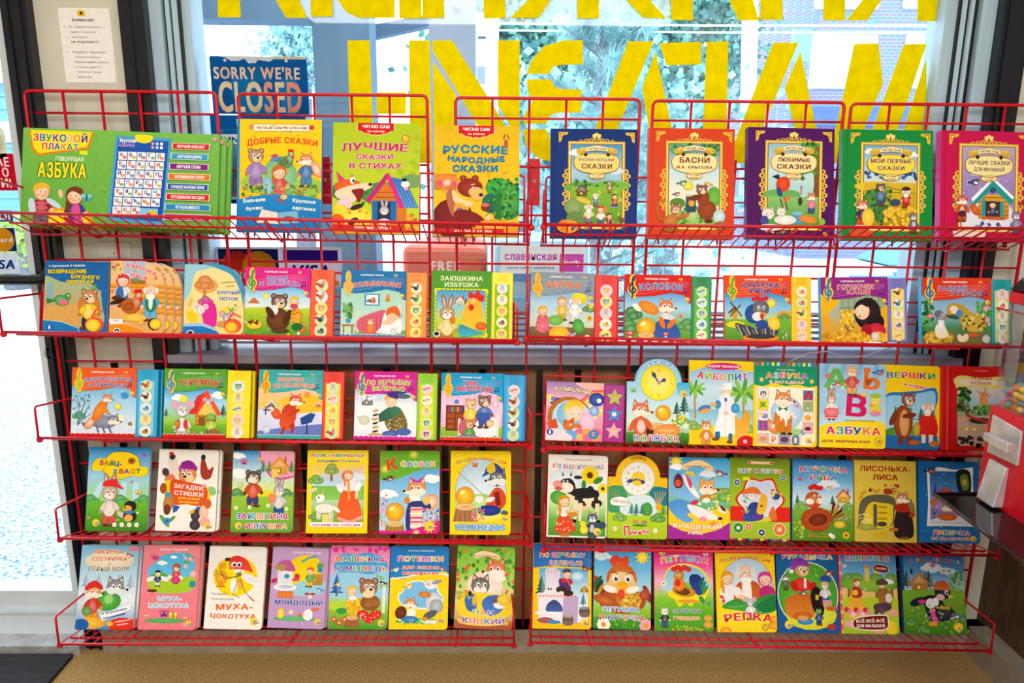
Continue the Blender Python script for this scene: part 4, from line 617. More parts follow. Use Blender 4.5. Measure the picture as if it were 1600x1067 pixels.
def c_lull():
    G(0, 0, 100, 100, '9a78c0', 'f0b8c0', 'e8a0b8', 'e8789a'); P([(50, 0), (102, 0), (102, 20), (78, 16)], 'f8b8a8', 1); [line([(58+i*5, 34), (80+i*3, 14+i*2), (102, 12+i*4)], 3, c) for i, c in enumerate(('e84a5a', 'f89838', 'f8e048', '6ac050', '5a8ae0'))]; E(20, 34, 14, 7, '1a3a90', '3a5ab8'); E(88, 28, 14, 12, '1f3a98', '4a6ac8'); E(92, 30, 4, c='fff8c0'); E(6, 26, 7, 4, 'f8dc60'); E(9, 30, 4.6, c='f8e070'); E(11.5, 29, 4, c='8a70b8'); scat(60, 40, 98, 60, 24, 4, ('f8d848', 'f0c030', 'fff0a0'), 4)
    E(42, 60, 40, 36, 'b06a28', 'd08a3c', -20); E(46, 62, 36, 32, 'b8dcf0', 'd8ecf8', -20); E(44, 56, 26, 24, '7ab8e0', 'a8d4ee', -20); E(50, 52, 17, 15, 'f8cca8', 'fde0c8', 15); P([(32, 50), (34, 36), (48, 29), (62, 34), (66, 46), (54, 40), (42, 44)], 'f0b81e', 1, None, 'f8d84a'); eyes(49, 55, 10, 1, .55); E(48, 62, 2.4, 1.2, 'd0405a'); E(72, 66, 13, 17, 'f4b8d8', 'fad4e8', 20); E(84, 48, 9, 9, '6a98e0', 'c0d8f8'); E(40, 74, 10, 9, 'c8641c', 'e0843a'); E(34, 68, 4, c='c8641c'); E(46, 66, 4, c='c8641c'); E(44, 72, 1.6, c='fff'); E(56, 74, 8, 4, 'd8762a', None, -15)
    [E(60+(i % 3)*14, 84+(i//3)*9, 9, 6, ('f06a90', 'f8a848', 'e85a80', 'f8c068')[i % 4]) for i in range(6)]; E(44, 90, 11, 9, '6ab0e8'); P([(2, 70), (18, 62), (22, 78), (8, 82)], 'd0542a'); P([(2, 84), (20, 80), (46, 92), (40, 101), (0, 101)], 'f4e0e8', 1); T('КОЛЫБЕЛЬНЫЕ', 46, 13, 66, 6.6, 'fff0d0', '6a3a20', 1.1, arc=2, rot=-5); bluelogo(8, 86, 6); E(84, 88, 9, 8, '2a80c8', '4aa0e0'); T('3', 84, 87, 6, 6, 'e82030', 'fff', .7)
def clockface(cx, cy, r, fc, nums, tc):
    E(cx, cy, r+1.4, c=dark(fc, .2), n=32); E(cx, cy, r, c=fc, c2=light(fc, .3), n=32); k = K.w/K.h
    for n_ in nums: a = math.radians(n_*30); T(str(n_), cx+math.sin(a)*r*.72, cy-math.cos(a)*r*.72*k, 4.6 if n_ > 9 else 2.8, 4.2, tc[n_ % len(tc)], bold=0)
    for n_ in range(12): a = math.radians(n_*30); E(cx+math.sin(a)*r*.86, cy-math.cos(a)*r*.86*k, .6, c=dark(fc, .3))
def c_clockblue():
    K.setclip(K.cl[0]); R(-5, -60, 105, 4, '3ab0e0'); E(50, 0, 40, 46, '5cc0ea', '9adcf6', n=36); E(50, 2, 36, 40, '9ad8f2', 'c8ecfa', n=36); K.setclip(K.cl[1]); G(0, 0, 100, 100, 'a0d4f0', 'c4e4f4', 'd8ecdc', '3a8a34'); R(80, 0, 101, 18, '3ab0e0', '78c8e8'); K.setclip(None); T('ПОИГРАЕМ В СКАЗКУ', 51, -29.5, 44, 2.6, 'e8508a', arc=8, cols=('e06a9a', 'fff', '5a6ac8'))
    K.setclip(K.cl[1]); fir(80, 50, 8, '1a5a50'); fir(92, 46, 11, '1a6a58'); bush(86, 62, 11, '7ac038'); flower(88, 58, 5, 'ffe040', 'f08818', 8); flower(94, 70, 4, 'fff'); scat(70, 56, 98, 84, 30, 2, ('fff', 'ffe860', '5ab030', '8ad048'), 3); R(0, 82, 100, 100, '4a9a30', '2a5a24'); stump(48, 72, 16, '3a2818'); fig('fox', 22, 46, 13, 'e0642a', None, 'e06a2a', 1); bun(58, 50, 12); E(64, 80, 22, 12, 'e88a3a', 'f4b060', 10); K.setclip(None); clockface(50, 1, 27, 'ffe81a', (3, 6, 9, 12), ('3a3a10',)); bfly(10, 14, 5, '8ad080'); logo(90, 18, 5.5); T('Лилия Борисова', 62, 78, 28, 2, 'f8e8c0'); T('КОЛОБОК', 48, 91, 74, 9, 'fff', 'fff', 1.4, cols=('2a90d0', '4ab030', 'e0408a', '2a90d0', 'c83aa0', '4ab030', 'e03a5a'), jit=8)
def c_doctor():
    G(0, 0, 100, 100, '6ab8ec', 'c8e4f4', 'a8d4e0', 'ffd818'); P([(-1, -1), (101, -1), (101, 12), (60, 8), (30, 7), (-1, 13)], 'ffde12', 1); E(53, 6.5, 28, 5.6, 'd8187a', 'e8308a'); T('Корней Чуковский', 53, 6.3, 50, 3.6, 'fff', it=.15)
    T('АЙБОЛИТ', 52, 18.5, 80, 10, 'fff', 'fff', 1.2, arc=-2, cols=('d82030', '8ac028', 'e0508a', 'f0902a', '3aa048', '2a6ac0', 'd82a6a'), jit=10); R(0, 58, 100, 80, '7ac4e0', 'b8e0e4'); P([(0, 84), (50, 76), (100, 84), (100, 100), (0, 100)], 'ffd414')
    for x, y, s in ((8, 36, 14), (84, 38, 20)):
        line([(x, y), (x+2, y+34)], 3, 'b8904a')
        for i in range(9): a = i*.7; E(x+math.cos(a)*s*.7, y+math.sin(a)*s*.35-2, s*.62, s*.17, '5aa030' if i % 2 else '8ac848', None, math.degrees(-a))
    bush(6, 78, 10, '8ac040'); bush(92, 80, 10, '9ac850'); [line([(34+i*8, 30+i*3), (40+i*8, 28+i*4), (44+i*8, 31+i*3)], .8, 'f4f8fc') for i in range(2)]; E(24, 57, 10, 5, '4a6ab8', '6a88d0', 15); E(25, 60, 9, 3, 'f0a83a', None, 15)
    P([(48, 42), (66, 42), (74, 62), (72, 86), (40, 88), (46, 64)], 'e8ecf4', 1, None, 'fff'); E(45, 52, 5, 7, '3a90c8'); E(72, 56, 7, 8, '3a90c8', '5ab0e0'); E(38, 52, 6, 2.6, 'e8b050'); E(58, 62, 4, 3, 'f4c8a8'); line([(57, 46), (57, 86)], .6, 'b0b8c8'); R(55, 42, 59, 48, '2a6aa8'); E(58, 37, 7, 7.5, 'f4c8a4', 'fadcc4'); E(58, 41, 5.4, 4, 'f4f0e8'); P([(50, 34), (52, 27), (66, 26), (67, 34)], 'f8f8fa'); E(54, 30, 1, c='d82030'); eyes(57, 36, 5, -1); R(41, 84, 49, 92, '2a70a8'); R(62, 86, 68, 94, '2a70a8'); E(42, 93, 6, 2.6, '7a4a28'); E(64, 96, 5, 2.6, '7a4a28')
    P([(74, 90), (72, 64), (80, 70), (88, 58), (96, 66), (92, 84), (84, 92)], 'e8a020', 1, None, 'f4c04a'); fig('cat', 27, 78, 7.5, 'e89038', None, 'e8a048', 1); [line([(22+i*4, 72), (23+i*4, 75)], 1, '5a2a10') for i in range(3)]; E(90, 97, 15, 12, 'd81828'); E(88, 95, 3, c='f8d8c0')
def c_riddles():
    R(0, 0, 100, 100, 'ffde1e', 'ffd814'); P([(-1, -1), (101, -1), (101, 27), (86, 29), (70, 26), (50, 28), (30, 25), (14, 29), (-1, 27)], '149a70', 0); P([(4, 30), (20, 30), (50, 29.5), (96, 30), (97, 92), (90, 98), (6, 98)], 'fdf6e0', 0)
    [R(3+i*8.2, 0, 7.4+i*8.2, 4.2, ('e85a4a', 'f0a860', '4ab8d8', 'f8e84a', 'c8ecf0', '8a5ac0')[i % 6]) for i in range(12)]; T('Наталия Майер', 50, 8.6, 28, 2, 'e8f4e0', it=.2); T('АЗБУКА', 52, 15.5, 68, 8.2, 'fff', 'fff6d8', 1.1, arc=1, cols=('f07838', '58b8e0', 'e8508a', 'f0c030', 'f0903a', '9a58c0'), jit=8); T('В ЗАГАДКАХ', 52, 23.5, 56, 4, 'f8a8a0', 'fff6d8', .6, jit=5); flower(12, 21, 3.6, 'f0e060', 'e8a820'); flower(91, 22, 3.6, 'f0e060', 'e8a820')
    E(52, 60, 26, 26, 'a8ccec', 'd8e8f4'); E(52, 82, 26, 7, 'a8d890'); sit('fox', 46, 44, 12.5, 'e08428', 1); E(46, 58, 11, 9, 'fdf4e8', 'fff'); [L(46, 55, [(0, 0), (q*1.2, -.6), (q*1.2, .7)], 6, '2f8a5a') for q in (-1, 1)]; [flower(60+i*5, 61+i*4, 3, 'fff') for i in range(2)]; flower(31, 76, 3, 'fff'); bfly(68, 51, 4, 'f0a0d0'); E(78, 82, 4, 5, '6ab0e0')
    for x, y, c in ((7, 32, 'f4f4ec'), (7, 45, 'f8e020'), (7, 58, 'f4ecec'), (7, 70, '3a8ad0'), (7, 85, 'f4b8c0'), (24, 86, 'f4f0e8'), (41, 86, 'a890b8'), (58, 86, 'f0d8a8'), (78, 33, '3a80c0'), (78, 46, '98c070'), (78, 59, 'f8f0e8'), (78, 72, 'f0b0c0')): R(x-.5, y-.4, x+15.5, y+11.4, 'a88a50'); R(x, y, x+15, y+11, c)
    T('Ж', 14.5, 50.5, 11, 9, '2a9a3a'); T('В', 15.5, 75.5, 14, 14, 'd0187a', 'fff', .6); T('Р', 31.5, 91.5, 8, 9, 'e8681a'); T('О', 66, 92, 13, 15, '1f78c0', 'e8f0f8', .5); T('А', 86, 38.5, 15, 14, 'd81828', 'fff', .6, it=.1); head('cat', 14.5, 38, 4.6, '5a5a60', 1); E(17, 64, 5, 4, '8a90c8'); E(12, 62, 4, 3, 'f0d0a0'); head('hare', 85, 53, 3.4, '8a8a8a', -1); E(85, 65, 5.4, 4.4, 'f0a020', 'f8c040'); E(85, 78, 5, 3, '6a2a28'); E(14.5, 91, 6, 4, 'e8b060', 'c89048'); E(48.5, 91.5, 6, 4, '3a2a4a', '6a5a80'); logo(86, 92, 4.6)
def c_abc():
    G(0, 0, 100, 100, '78bce8', 'b4daf2', 'd0e8f4'); [P([(q*25-10, 0), (q*25+8, 0), (q*30-26, 60), (q*30-36, 60)], 'a4d0ee') for q in range(5)]; P([(0, 76), (30, 70), (64, 66), (101, 72), (101, 101), (0, 101)], 'ffe01c', 1)
    T('А', 25, 17, 40, 28, '6aba58', 'eaf8e0', 1); T('Ь', 78, 18, 30, 28, 'f07424', 'fde8d8', 1, rot=-3); R(66, 4, 76, 9, 'f07424'); T('В', 55, 49, 38, 32, 'd8185e', 'fde0ec', 1.2, rot=-4)
    fig('cat', 48, 9, 8.4, 'f0b468', 'd8504a', 'f0b060', 1); bird(90, 9, 5.4, '3a80c8', 1, 'f07838'); bird(26, 25, 4, 'd8542a', 1); flower(11, 15, 4, 'e84a6a'); scat(4, 26, 46, 30, 16, 1.4, ('fff', '8ad058'), 3); fig('hare', 17, 42, 7, 'c8905a', 'f8f0e8', 'e0405a', 1, 1); E(17, 58, 12, 7, 'e8606a', 'f49aa0'); E(84, 43, 8, 8.4, 'f0d028', 'f8e868'); E(84, 37, 8, 4, '9ac838'); E(84, 55, 9, 8, 'f0d028'); eyes(83, 43, 7); L(80, 47, [(0, 0), (-1.4, .4), (0, .8)], 5, 'f08a1c'); E(66, 36, 5, 3, 'f8c838'); E(84, 58, 8, 4, 'e88ab0')
    T('АЗБУКА', 51, 79, 84, 11, 'fff', 'fff', 1.4, cols=('e0186a', '2aa890', '8a3ab0', '2a4ab0', 'f0781c', 'e8481c'), jit=6); T('для маленьких', 40, 91.5, 74, 4.6, 'a0602a', 'ffe860', .5); E(89, 91, 6.4, c='c8a018'); E(89, 91, 5.6, c='f8d820'); E(90, 91.6, 3, 2.6, 'a89868'); T('Виктория Булатникова', 60, 67, 46, 1.8, '5a88a8')
def c_tops():
    R(0, 0, 100, 100, 'ffd80e'); T('ВЕРШКИ', 52, 12, 82, 9.4, 'fff', 'fff4d0', .9, arc=1, cols=('2a70d0', '38a048', 'c83a9a', 'e82a3a', '7a3ab0', '2a9a48')); T('и корешки', 66, 25, 52, 5.4, 'd8185e', 'fff', .8, rot=-9, it=.2); P([(8, 40), (40, 32), (66, 30), (92, 26), (97, 40), (92, 56), (98, 90), (96, 100), (6, 100)], '2a7ac0', 1); P([(8, 42), (40, 36), (66, 33), (90, 30), (93, 44), (90, 60), (92, 86), (8, 88)], '8ac8ec', 1, None, 'b8e0f0'); [fir(x, 64, 9, '2a7a5a') for x in (28, 52, 70, 88)]; E(50, 84, 46, 16, '4a8a34', '6aa848'); R(8, 84, 95, 99, '1f6ab0')
    E(40, 68, 16, 28, '8a3c18', 'b05a2a'); E(42, 69, 8, 22, 'd89a58', 'e0a868'); E(24, 64, 5, 13, '7a3414', None, -25); E(50, 60, 12, 4.4, '7a3414', None, 10); head('bear', 48, 41, 11, '7a3616', 1); [R(32+i*14, 86, 40+i*14, 95, '7a3414') for i in range(2)]; fig('man', 80, 50, 9, 'f0b48c', 'd8241c', '2a2a30', -1); P([(68, 62), (92, 62), (95, 82), (66, 82)], 'd8241c', 1); head('man', 80, 49, 8, 'f0b48c', -1); [R(70+i*12, 82, 77+i*12, 92, 'e8dcc8') for i in range(2)]; E(62, 76, 6, 12, 'b89838', 'd0b850'); E(90, 93, 7, 5, 'c87a28'); E(58, 92, 10, 4, 'c0621c')
def c_ugly():
    R(0, 0, 100, 100, 'd01c1c', 'c01818'); R(7, 0, 9, 100, 'e85050'); R(12, 0, 13, 100, 'a81010'); T('Г.Х. Андерсен', 62, 5, 22, 1.8, 'f0c0a0'); G(24, 22, 100, 94, 'e8d0a8', 'a8d0e0', '98a868', 'c8a888', '2a2420'); P([(18, 16), (30, 11), (60, 13), (94, 11), (101, 15), (101, 24), (80, 26), (50, 22), (26, 28), (20, 22)], 'e8dc70', 1); P([(28, 16), (60, 15), (101, 17), (98, 22), (60, 20), (32, 23)], 'f4e8d0', 1); T('ГАДКИЙ', 62, 14, 34, 4, 'b03028'); T('УТЁНОК', 62, 19.3, 34, 4, 'b03028')
    scat(24, 26, 44, 52, 50, 4, ('1f5a24', '3a7a30', '1a3a1a', '5a9a40'), 4); P([(60, 30), (72, 30), (74, 46), (58, 46)], 'e8a060'); [line([(66, 32), (66+12*math.cos(a), 32+8*math.sin(a))], 1.6, 'c87838') for a in (.4, 2, 3.5, 5)]; E(92, 50, 12, 10, '5a6478', '8a96a8'); E(92, 50, 6, 5, 'e8e8ec'); E(92, 50, 3, c='2a2a30'); scat(48, 46, 80, 56, 40, 3.4, ('4a8a30', '6aa83a', '2a6a28'), 6); P([(28, 40), (32, 40), (56, 78), (50, 80)], '7a4a28'); P([(24, 60), (100, 56), (100, 94), (24, 94)], 'c8a890'); E(60, 64, 18, 5, '3a3a28'); [bird(38+i*12, 74, 3.6, 'f0c818', 1) for i in range(2)]; L(80, 72, [(-1.4, 0), (1.4, -.6), (1, .6), (0, .4), (-.6, 1.6)], 9, 'f0a818'); scat(24, 84, 98, 94, 30, 4, ('14141a', '2a2a30', '3a3428'), 8)
# fourth shelf
def c_hare(): G(0, 0, 100, 100, '1a90d8', '9ad4f2', 'a8dc58', '4a9a28'); [P([(20+i*18, 42), (28+i*18, 42), (10+i*26, 76), (-4+i*26, 76)], 'bfe4f8') for i in range(4)]; P([(6, 20), (16, 13), (26, 14), (40, 6), (64, 6), (80, 12), (84, 22), (96, 24), (96, 32), (84, 35), (70, 34), (52, 38), (30, 34), (24, 28), (8, 28)], 'ffdc14', 1, '3a3a20'); T('ЗАЯЦ-', 36, 19, 38, 7, 'fff', '5a3a10', .7, rot=-3, cols=('c83a8a', 'f08a1c', '38a048', '2a78c8', 'c83a8a')); T('ХВАСТ', 63, 28.5, 46, 7, 'fff', '5a3a10', .7, cols=('38a8c8', 'e8503a', '8a4ac0', 'f0901c', '3aa048')); L(25, 26, [(-.3, -.2), (0, .6), (.5, -.7), (.1, .1)], 5, 'c06018'); E(70, 16, 6.5, 5.4, 'a8642a', 'd08a48'); E(70, 16, 3, 2.6, '7a3a18'); bfly(90, 9, 4, 'c83ac8'); bfly(72, 41, 2.6, 'd84a4a'); [bush(x, 64, 12, '4ab048') for x in (6, 54, 92)]; meadow(68, '6ab82c', '3a8a24', n=10); fig('hare', 38, 56, 12, 'b89a84', 'e8dcd0', 'd85a4a', 1); head('hare', 37, 54, 13, 'c0a490', 1); P([(26, 46), (30, 40), (46, 38), (52, 44), (60, 50), (44, 47)], 'e02a28', 1); E(58, 80, 8, 4, 'd8c8c0', None, -30); E(72, 70, 10, 9, '2a2420'); E(72, 82, 11, 9, '2a2420'); E(68, 73, 7, 5.6, 'f0a848'); E(70, 84, 7, 6, 'f0b050'); E(71, 77, 8, 3, '3a8ac0'); E(64, 72, 1.4, c='111'); bfly(84, 54, 5, 'f0c81c'); logo(18, 90, 6); [flower(48+i*12, 92, 4, 'fff') for i in range(4)]
def c_poems(): R(0, 0, 100, 100, 'f6f4ee'); P([(18, 26), (14, 8), (22, 4), (30, 12), (32, 30), (28, 44), (18, 46)], 'ecdcd4', 1); E(22, 9, 5, 5, '2a2a30'); E(20, 5, 4, 3, 'd8281c'); E(20, 36, 9, 8, 'e07a5a'); E(12, 28, 6, 7, '4a3a40', None, 20); P([(72, 8), (78, 14), (84, 24), (92, 20), (88, 34), (76, 36), (70, 26)], 'a83a28', 1); E(74, 9, 4, 5, '2a2024'); head('bear', 49, 31, 15, 'e0822a', -1); P([(36, 24), (38, 16), (50, 13), (60, 17), (64, 25), (50, 24), (34, 27)], '8a1a8a', 1, None, 'a82aa0'); eyes(44, 26, 9, -1); P([(12, 39), (22, 37), (24, 72), (12, 66)], 'f4d018'); P([(80, 46), (92, 44), (88, 66), (78, 68)], 'f4d018'); P([(22, 38), (50, 40), (82, 46), (80, 68), (50, 67), (26, 66)], 'd84a1c', 1, None, 'e05a24'); T('ЗАГАДКИ,', 53, 46, 52, 7, 'fde8e0', rot=-5); T('СТИШКИ', 53, 54, 50, 7, 'fde8e0', rot=-4); T('ДЛЯ САМЫХ', 54, 60, 38, 3.2, 'ffe030', rot=-3); T('МАЛЕНЬКИХ', 54, 64.5, 34, 3, 'ffe030', rot=-3); P([(28, 68), (40, 70), (34, 76), (28, 78)], '1f5ab0'); P([(66, 70), (76, 70), (74, 80), (68, 76)], '1f5ab0'); E(20, 66, 9, 15, 'b8763a', 'c88a48', -10); E(18, 74, 6, 9, '6a3a1a'); E(10, 48, 6, 9, 'a8501c'); E(18, 56, 5, 5, '4a98c8'); E(15, 88, 13, 4, '6ab048', None, -50); E(26, 86, 9, 3, '5aa040', None, 40); flower(19, 88, 6, '3a90d8', '2a60a8', 8); E(66, 80, 8, 10, '3a3238', '5a4a50'); E(66, 92, 9, 9, '3a3038', '54484e'); E(60, 76, 5, 3, 'e8b048', None, 30); E(80, 76, 8, 11, 'f0b89a', 'f8d4c0'); E(86, 66, 6, 8, 'd0622a'); E(82, 88, 9, 8, 'f0b09a'); E(92, 50, 6, 8, '8ac880', None, 30); flower(78, 44, 4, 'f08ab0'); logo(87, 93, 6)
def c_hut(): G(0, 0, 100, 100, '1f90dc', 'c4e4f8', 'd8e860', '8ac030', '5aa840'); cloud(12, 28, 12); cloud(8, 6, 8); P([(42, -1), (101, -1), (101, 32), (80, 36), (62, 32), (50, 22), (44, 10)], 'e8309a'); P([(44, -1), (101, -1), (101, 30), (80, 33.5), (63, 30), (52, 20), (46, 9)], 'f0a8c4'); [fir(x, 24, 7, '3a9a5a') for x in (50, 60, 96)]; house(76, 19, 13, 'f0b44a', 'f08a1c'); R(64, 22, 74, 33, 'f8cc60'); bfly(18, 14, 6, 'e0409a'); bfly(44, 10, 4, 'f0d838'); [bush(x, 54, 12, '4a9a40') for x in (8, 88)]; E(50, 54, 30, 6, 'f0dc28'); R(0, 56, 100, 74, '9aca38', '84bc34'); fig('bear', 34, 33, 11, '5a3828', 'd84a1c', '4a3a78', 1); head('bear', 34, 33, 12, '4a3026', 1, ); E(32, 36, 7, 5, 'f0e4d4'); E(13, 42, 4, c='8a9098', c2='fff'); fig('hare', 77, 49, 9.5, 'a8a8b0', 'd8d4d8', '2a5aa8', -1); E(66, 58, 6, 8, 'f0784a', 'f8a080', 20); [flower(x, y, 3.6, 'f8f4d0') for x, y in ((8, 70), (30, 69), (60, 67), (90, 71))]; T('ЗАЮШКИНА', 51, 80, 86, 9.4, 'fff', 'fff', 1.3, cols=('2a60b8', 'e02a8a', '2a98d0', 'f0882a', '2aa078', 'e8481c', '8a3ab0', 'e02a8a')); T('ИЗБУШКА', 58, 92, 70, 8, 'fff', 'fff', 1.2, cols=('e02a2a', 'e8588a', '2a78c8', '9a3ab0', 'f0982a', 'd8281c', 'f0a028')); logo(13, 92, 6)
def c_goat(): R(0, 0, 100, 100, 'ffe41c', 'fbdc10'); T('КОЗА-ОБМАНЩИЦА', 50, 6, 88, 5.4, 'fff', 'fff', .6, cols=('d83a9a', '3a8ac8', '4aa838', '2a50b0', 'e03a4a', '8ac020')); T('ВЛАДИМИР СТЕПАНОВ', 51, 13, 70, 4, '2a3a7a', 'f0f4d0', .4); G(8, 18, 94, 87, 'f4c878', 'b8d8f0', 'd0e4f4', '98d060', '6ab040'); P([(8, 17), (50, 18), (94, 17), (94, 20), (50, 24), (8, 30)], 'f8d860', 1); bush(14, 36, 10, '78b840'); tree(40, 24, 9, '98b048', '8a6a38'); cloud(82, 32, 10, 'e0ecf8'); R(8, 43, 94, 60, '78c050', '8acc58'); bush(12, 80, 7, '6ab040'); R(26, 77, 44, 87, 'e8e070'); P([(50, 82), (60, 44), (76, 44), (92, 80), (74, 86)], 'e8501c', 1, None, 'f06a30'); P([(52, 80), (72, 85), (92, 78), (93, 82), (72, 88), (52, 84)], 'f4a8a0'); P([(58, 38), (78, 36), (80, 48), (60, 48)], 'f4e8f0', 1); E(54, 46, 4, 8, 'fbf4f8', None, 30); E(84, 44, 5, 9, 'fbf4f8', None, -20); E(82, 54, 3, 7, 'f4c8a8'); E(66, 31, 9, 9, 'e04a6a'); head('lass', 68, 30, 7.4, 'f8d4b4', -1, hair='e8903a'); P([(66, 34), (70, 36), (72, 60), (68, 60)], 'e8a03a'); beast('hare', 30, 70, 8, 'f4eedc', -1, .01); E(22, 58, 8, 6.5, 'f8f2e4', 'fff', 20); L(20, 50, [(-.3, .6), (-.9, -1), (-.2, -.2)], 7, 'd8b860'); L(26, 51, [(-.2, .5), (.1, -1.2), (.4, .3)], 7, 'd8b860'); E(20, 57, 1.4, 1.8, '222'); E(15, 60, 2, 1.4, 'd89a9a'); E(10, 48, 8, 3, 'f0d8b0', None, 25); R(6, 86.5, 93, 92, 'f8f4f8'); R(7, 87, 92, 91.5, 'fbf0fb'); T('читаем по слогам', 49, 89.5, 80, 3.8, 'c02a8a')
def c_bun(): G(0, 0, 100, 100, '3a98e0', '8ac8f0', 'c8e4f8'); P([(-1, -1), (101, -1), (101, 20), (74, 22), (50, 28), (24, 35), (-1, 33)], '6ab42a', 1); sun(56, 4, 7, 'a8d82c'); sun(8, 22, 7, '98cc28'); T('К', 20, 16, 22, 20, 'e04a1c', 'fde8d0', 1.2, rot=8); T('ОЛОБОК', 64, 16, 60, 8.6, 'fff', 'fff', 1.2, cols=('f0b41c', '3a90d8', 'b0d048', 'e05a9a', '4ab0c8', 'f0a01c'), jit=8, arc=-1); cloud(88, 34, 11); cloud(14, 52, 11); bird(16, 34, 5.4, '3a2a28', 1, 'f0a0a0'); E(86, 62, 12, 14, 'f0902a', 'fff4e4', -15); head('fox', 62, 46, 15, 'e8862a', -1); L(62, 35, [(-1, -.3), (0, .2), (1, -.4), (.8, .5), (-.8, .5)], 8, 'b83ac0', 1); E(58, 58, 11, 6, 'fdf4e4'); P([(48, 64), (80, 62), (86, 70), (74, 72), (70, 96), (46, 98)], '2a3a80', 1); R(52, 68, 72, 94, 'f4c8b0', 'f8e0d0'); [R(51, 70+i*5, 73, 72+i*5, ('e84a7a', 'f8f0d0', 'd83a8a')[i % 3]) for i in range(5)]; E(46, 60, 5, 6, 'd8862a'); E(78, 60, 6, 8, 'f0c068'); scat(72, 70, 98, 86, 40, 2.4, ('e8a8d0', 'c878c0', '7a58a0', '8ab868', 'f8d8e8'), 4); scat(0, 50, 14, 90, 40, 2.2, ('e898c0', '98b868', 'f4c8d8', '4a7a4a'), 5); bun(26, 74, 15); stump(26, 88, 14, 'b08838'); P([(-1, 101), (-1, 96), (30, 97), (60, 94), (101, 84), (101, 101)], 'e0188a', 1); sun(84, 91, 8, 'f8d82a'); logo(84, 91, 6); sun(62, 99, 6, 'f04aa8')
def c_bunyellow(): R(0, 0, 100, 100, 'ffe012', 'ffda10'); T('ПО СЛОГАМ ЧИТАЮ САМ', 50, 11.5, 84, 5, 'fff', None, .5, arc=7, cols=('d83a3a', '2a78c8', 'f0982a', '38a048', '8a3ab0', 'e02a6a')); E(50, 50, 43, 56, 'd88a18', n=40); E(50, 50, 42, 55, 'b8daf0', 'e0f0f8', n=40); E(50, 70, 41, 26, 'a8d870', 'c8e89a'); R(5, 80, 96, 101, 'ffdc10'); E(50, 78, 36, 8, 'ffe860'); bfly(40, 17, 5.4, 'e8742a'); line([(10, 24), (64, 58)], .9, '8a6a4a'); P([(60, 60), (74, 44), (88, 48), (92, 62), (78, 72), (62, 72)], 'd8481c', 1); P([(72, 50), (80, 48), (84, 64), (76, 66)], '7a1c18'); E(64, 71, 20, 9, '1f3080', '2a40a0'); E(90, 74, 6, 4, '5a5a60'); E(48, 58, 7, 6, 'f0ecec'); E(66, 58, 8, 4, 'f4f0f0', None, 20); head('wolf', 78, 33, 14, '58585e', -1, c2='e8e8ea'); P([(56, 26), (60, 18), (72, 14), (84, 20), (88, 26), (72, 25), (52, 31)], '2a4a9a', 1); P([(60, 18), (70, 14), (74, 24), (62, 26)], 'f0c41c', 1); bun(24, 54, 15); stump(25, 67, 16, 'b07a4a'); scat(36, 68, 56, 82, 30, 2.6, ('f09ab0', 'e86a90', '6ab060', 'a8c878'), 4); logo(88, 80, 6); T('КОЛОБОК', 50, 91, 82, 8, '2aa0e0', 'fff', 1.3, jit=5, arc=-1, o2='1a6ab0')
def c_cow(): R(0, 0, 100, 100, 'f4f2ec'); G(2, 40, 98, 98, 'e8f0e8', 'c8e8a0', '6ab83a', '4a9a2a'); E(30, 30, 30, 18, 'dce8f4', 'eef4fa'); E(18, 52, 14, 12, '4a9a3a', '6ab850'); T('АЛЕКСАНДР ШАБАРШИН', 50, 5.5, 46, 2.4, 'b85a6a'); T('КТО ЗАБОТИТСЯ О НАС', 50, 14, 86, 7, 'fff', None, .6, arc=-1.6, cols=('d83a4a', 'e88a28', '2a78c8', '38a048', '8a3ab0', 'd83a8a', '2a98a8')); flower(70, 24, 15, 'f8d81c', '5a3a18', 11); E(84, 30, 9, 5, '3a8a3a', None, 30); flower(92, 40, 9, 'f8dc28', '5a3a18', 9); E(60, 36, 4, 8, '3a8a34'); E(64, 52, 26, 15, 'f2d8b0', 'f8e8d0'); scat(46, 42, 88, 60, 14, 8, ('1c1a1c', '2a2426'), 3); E(62, 46, 24, 9, '1c1a1c'); E(58, 64, 12, 4, 'f0c898'); [P([(x, 58), (x+7, 58), (x+5, 80), (x, 80)], 'f0dcc0') for x in (44, 52, 80)]; [R(x, 78, x+7, 82, '1a1818') for x in (42, 82)]; E(36, 38, 10, 14, '1e1a1c', None, 20); E(30, 36, 11, 10, '2a2224'); E(30, 40, 13, 9, 'f2e0c8', 'fff4e4'); E(16, 36, 8, 6, 'e88a80', 'f4a8a0'); E(18, 41, 7, 3, 'd0505a'); L(26, 24, [(-.3, .6), (-.6, -1), (.1, .2)], 6, '3a2a20'); L(38, 23, [(-.3, .6), (.1, -1), (.3, .6)], 6, '3a2a20'); E(50, 27, 7, 3, '2a2022'); eyes(30, 33, 9, -1); fig('lass', 28, 56, 9, 'f8d0a0', 'f8f4ec', 'e0481c', 1, 1, hair='d8901c'); P([(14, 94), (20, 78), (38, 76), (48, 92)], 'e04a24', 1); scat(16, 80, 46, 93, 16, 1.6, ('f8e8d0',), 5); E(40, 69, 11, 5, 'e8c088', 'f0d0a0'); E(42, 72, 9, 4, 'd88a28'); fig('cat', 76, 76, 8.4, '3a4a68', None, '42526e', -1, c2='e8ecf4'); E(92, 84, 7, 6, '3a4a68'); E(62, 90, 7, 7, 'f0d01c', 'f8e860'); E(60, 83, 5.4, 5, 'f0d01c', 'f8e458'); logo(84, 92, 6.4); E(30, 97, 10, 2.6, 'c8802a')
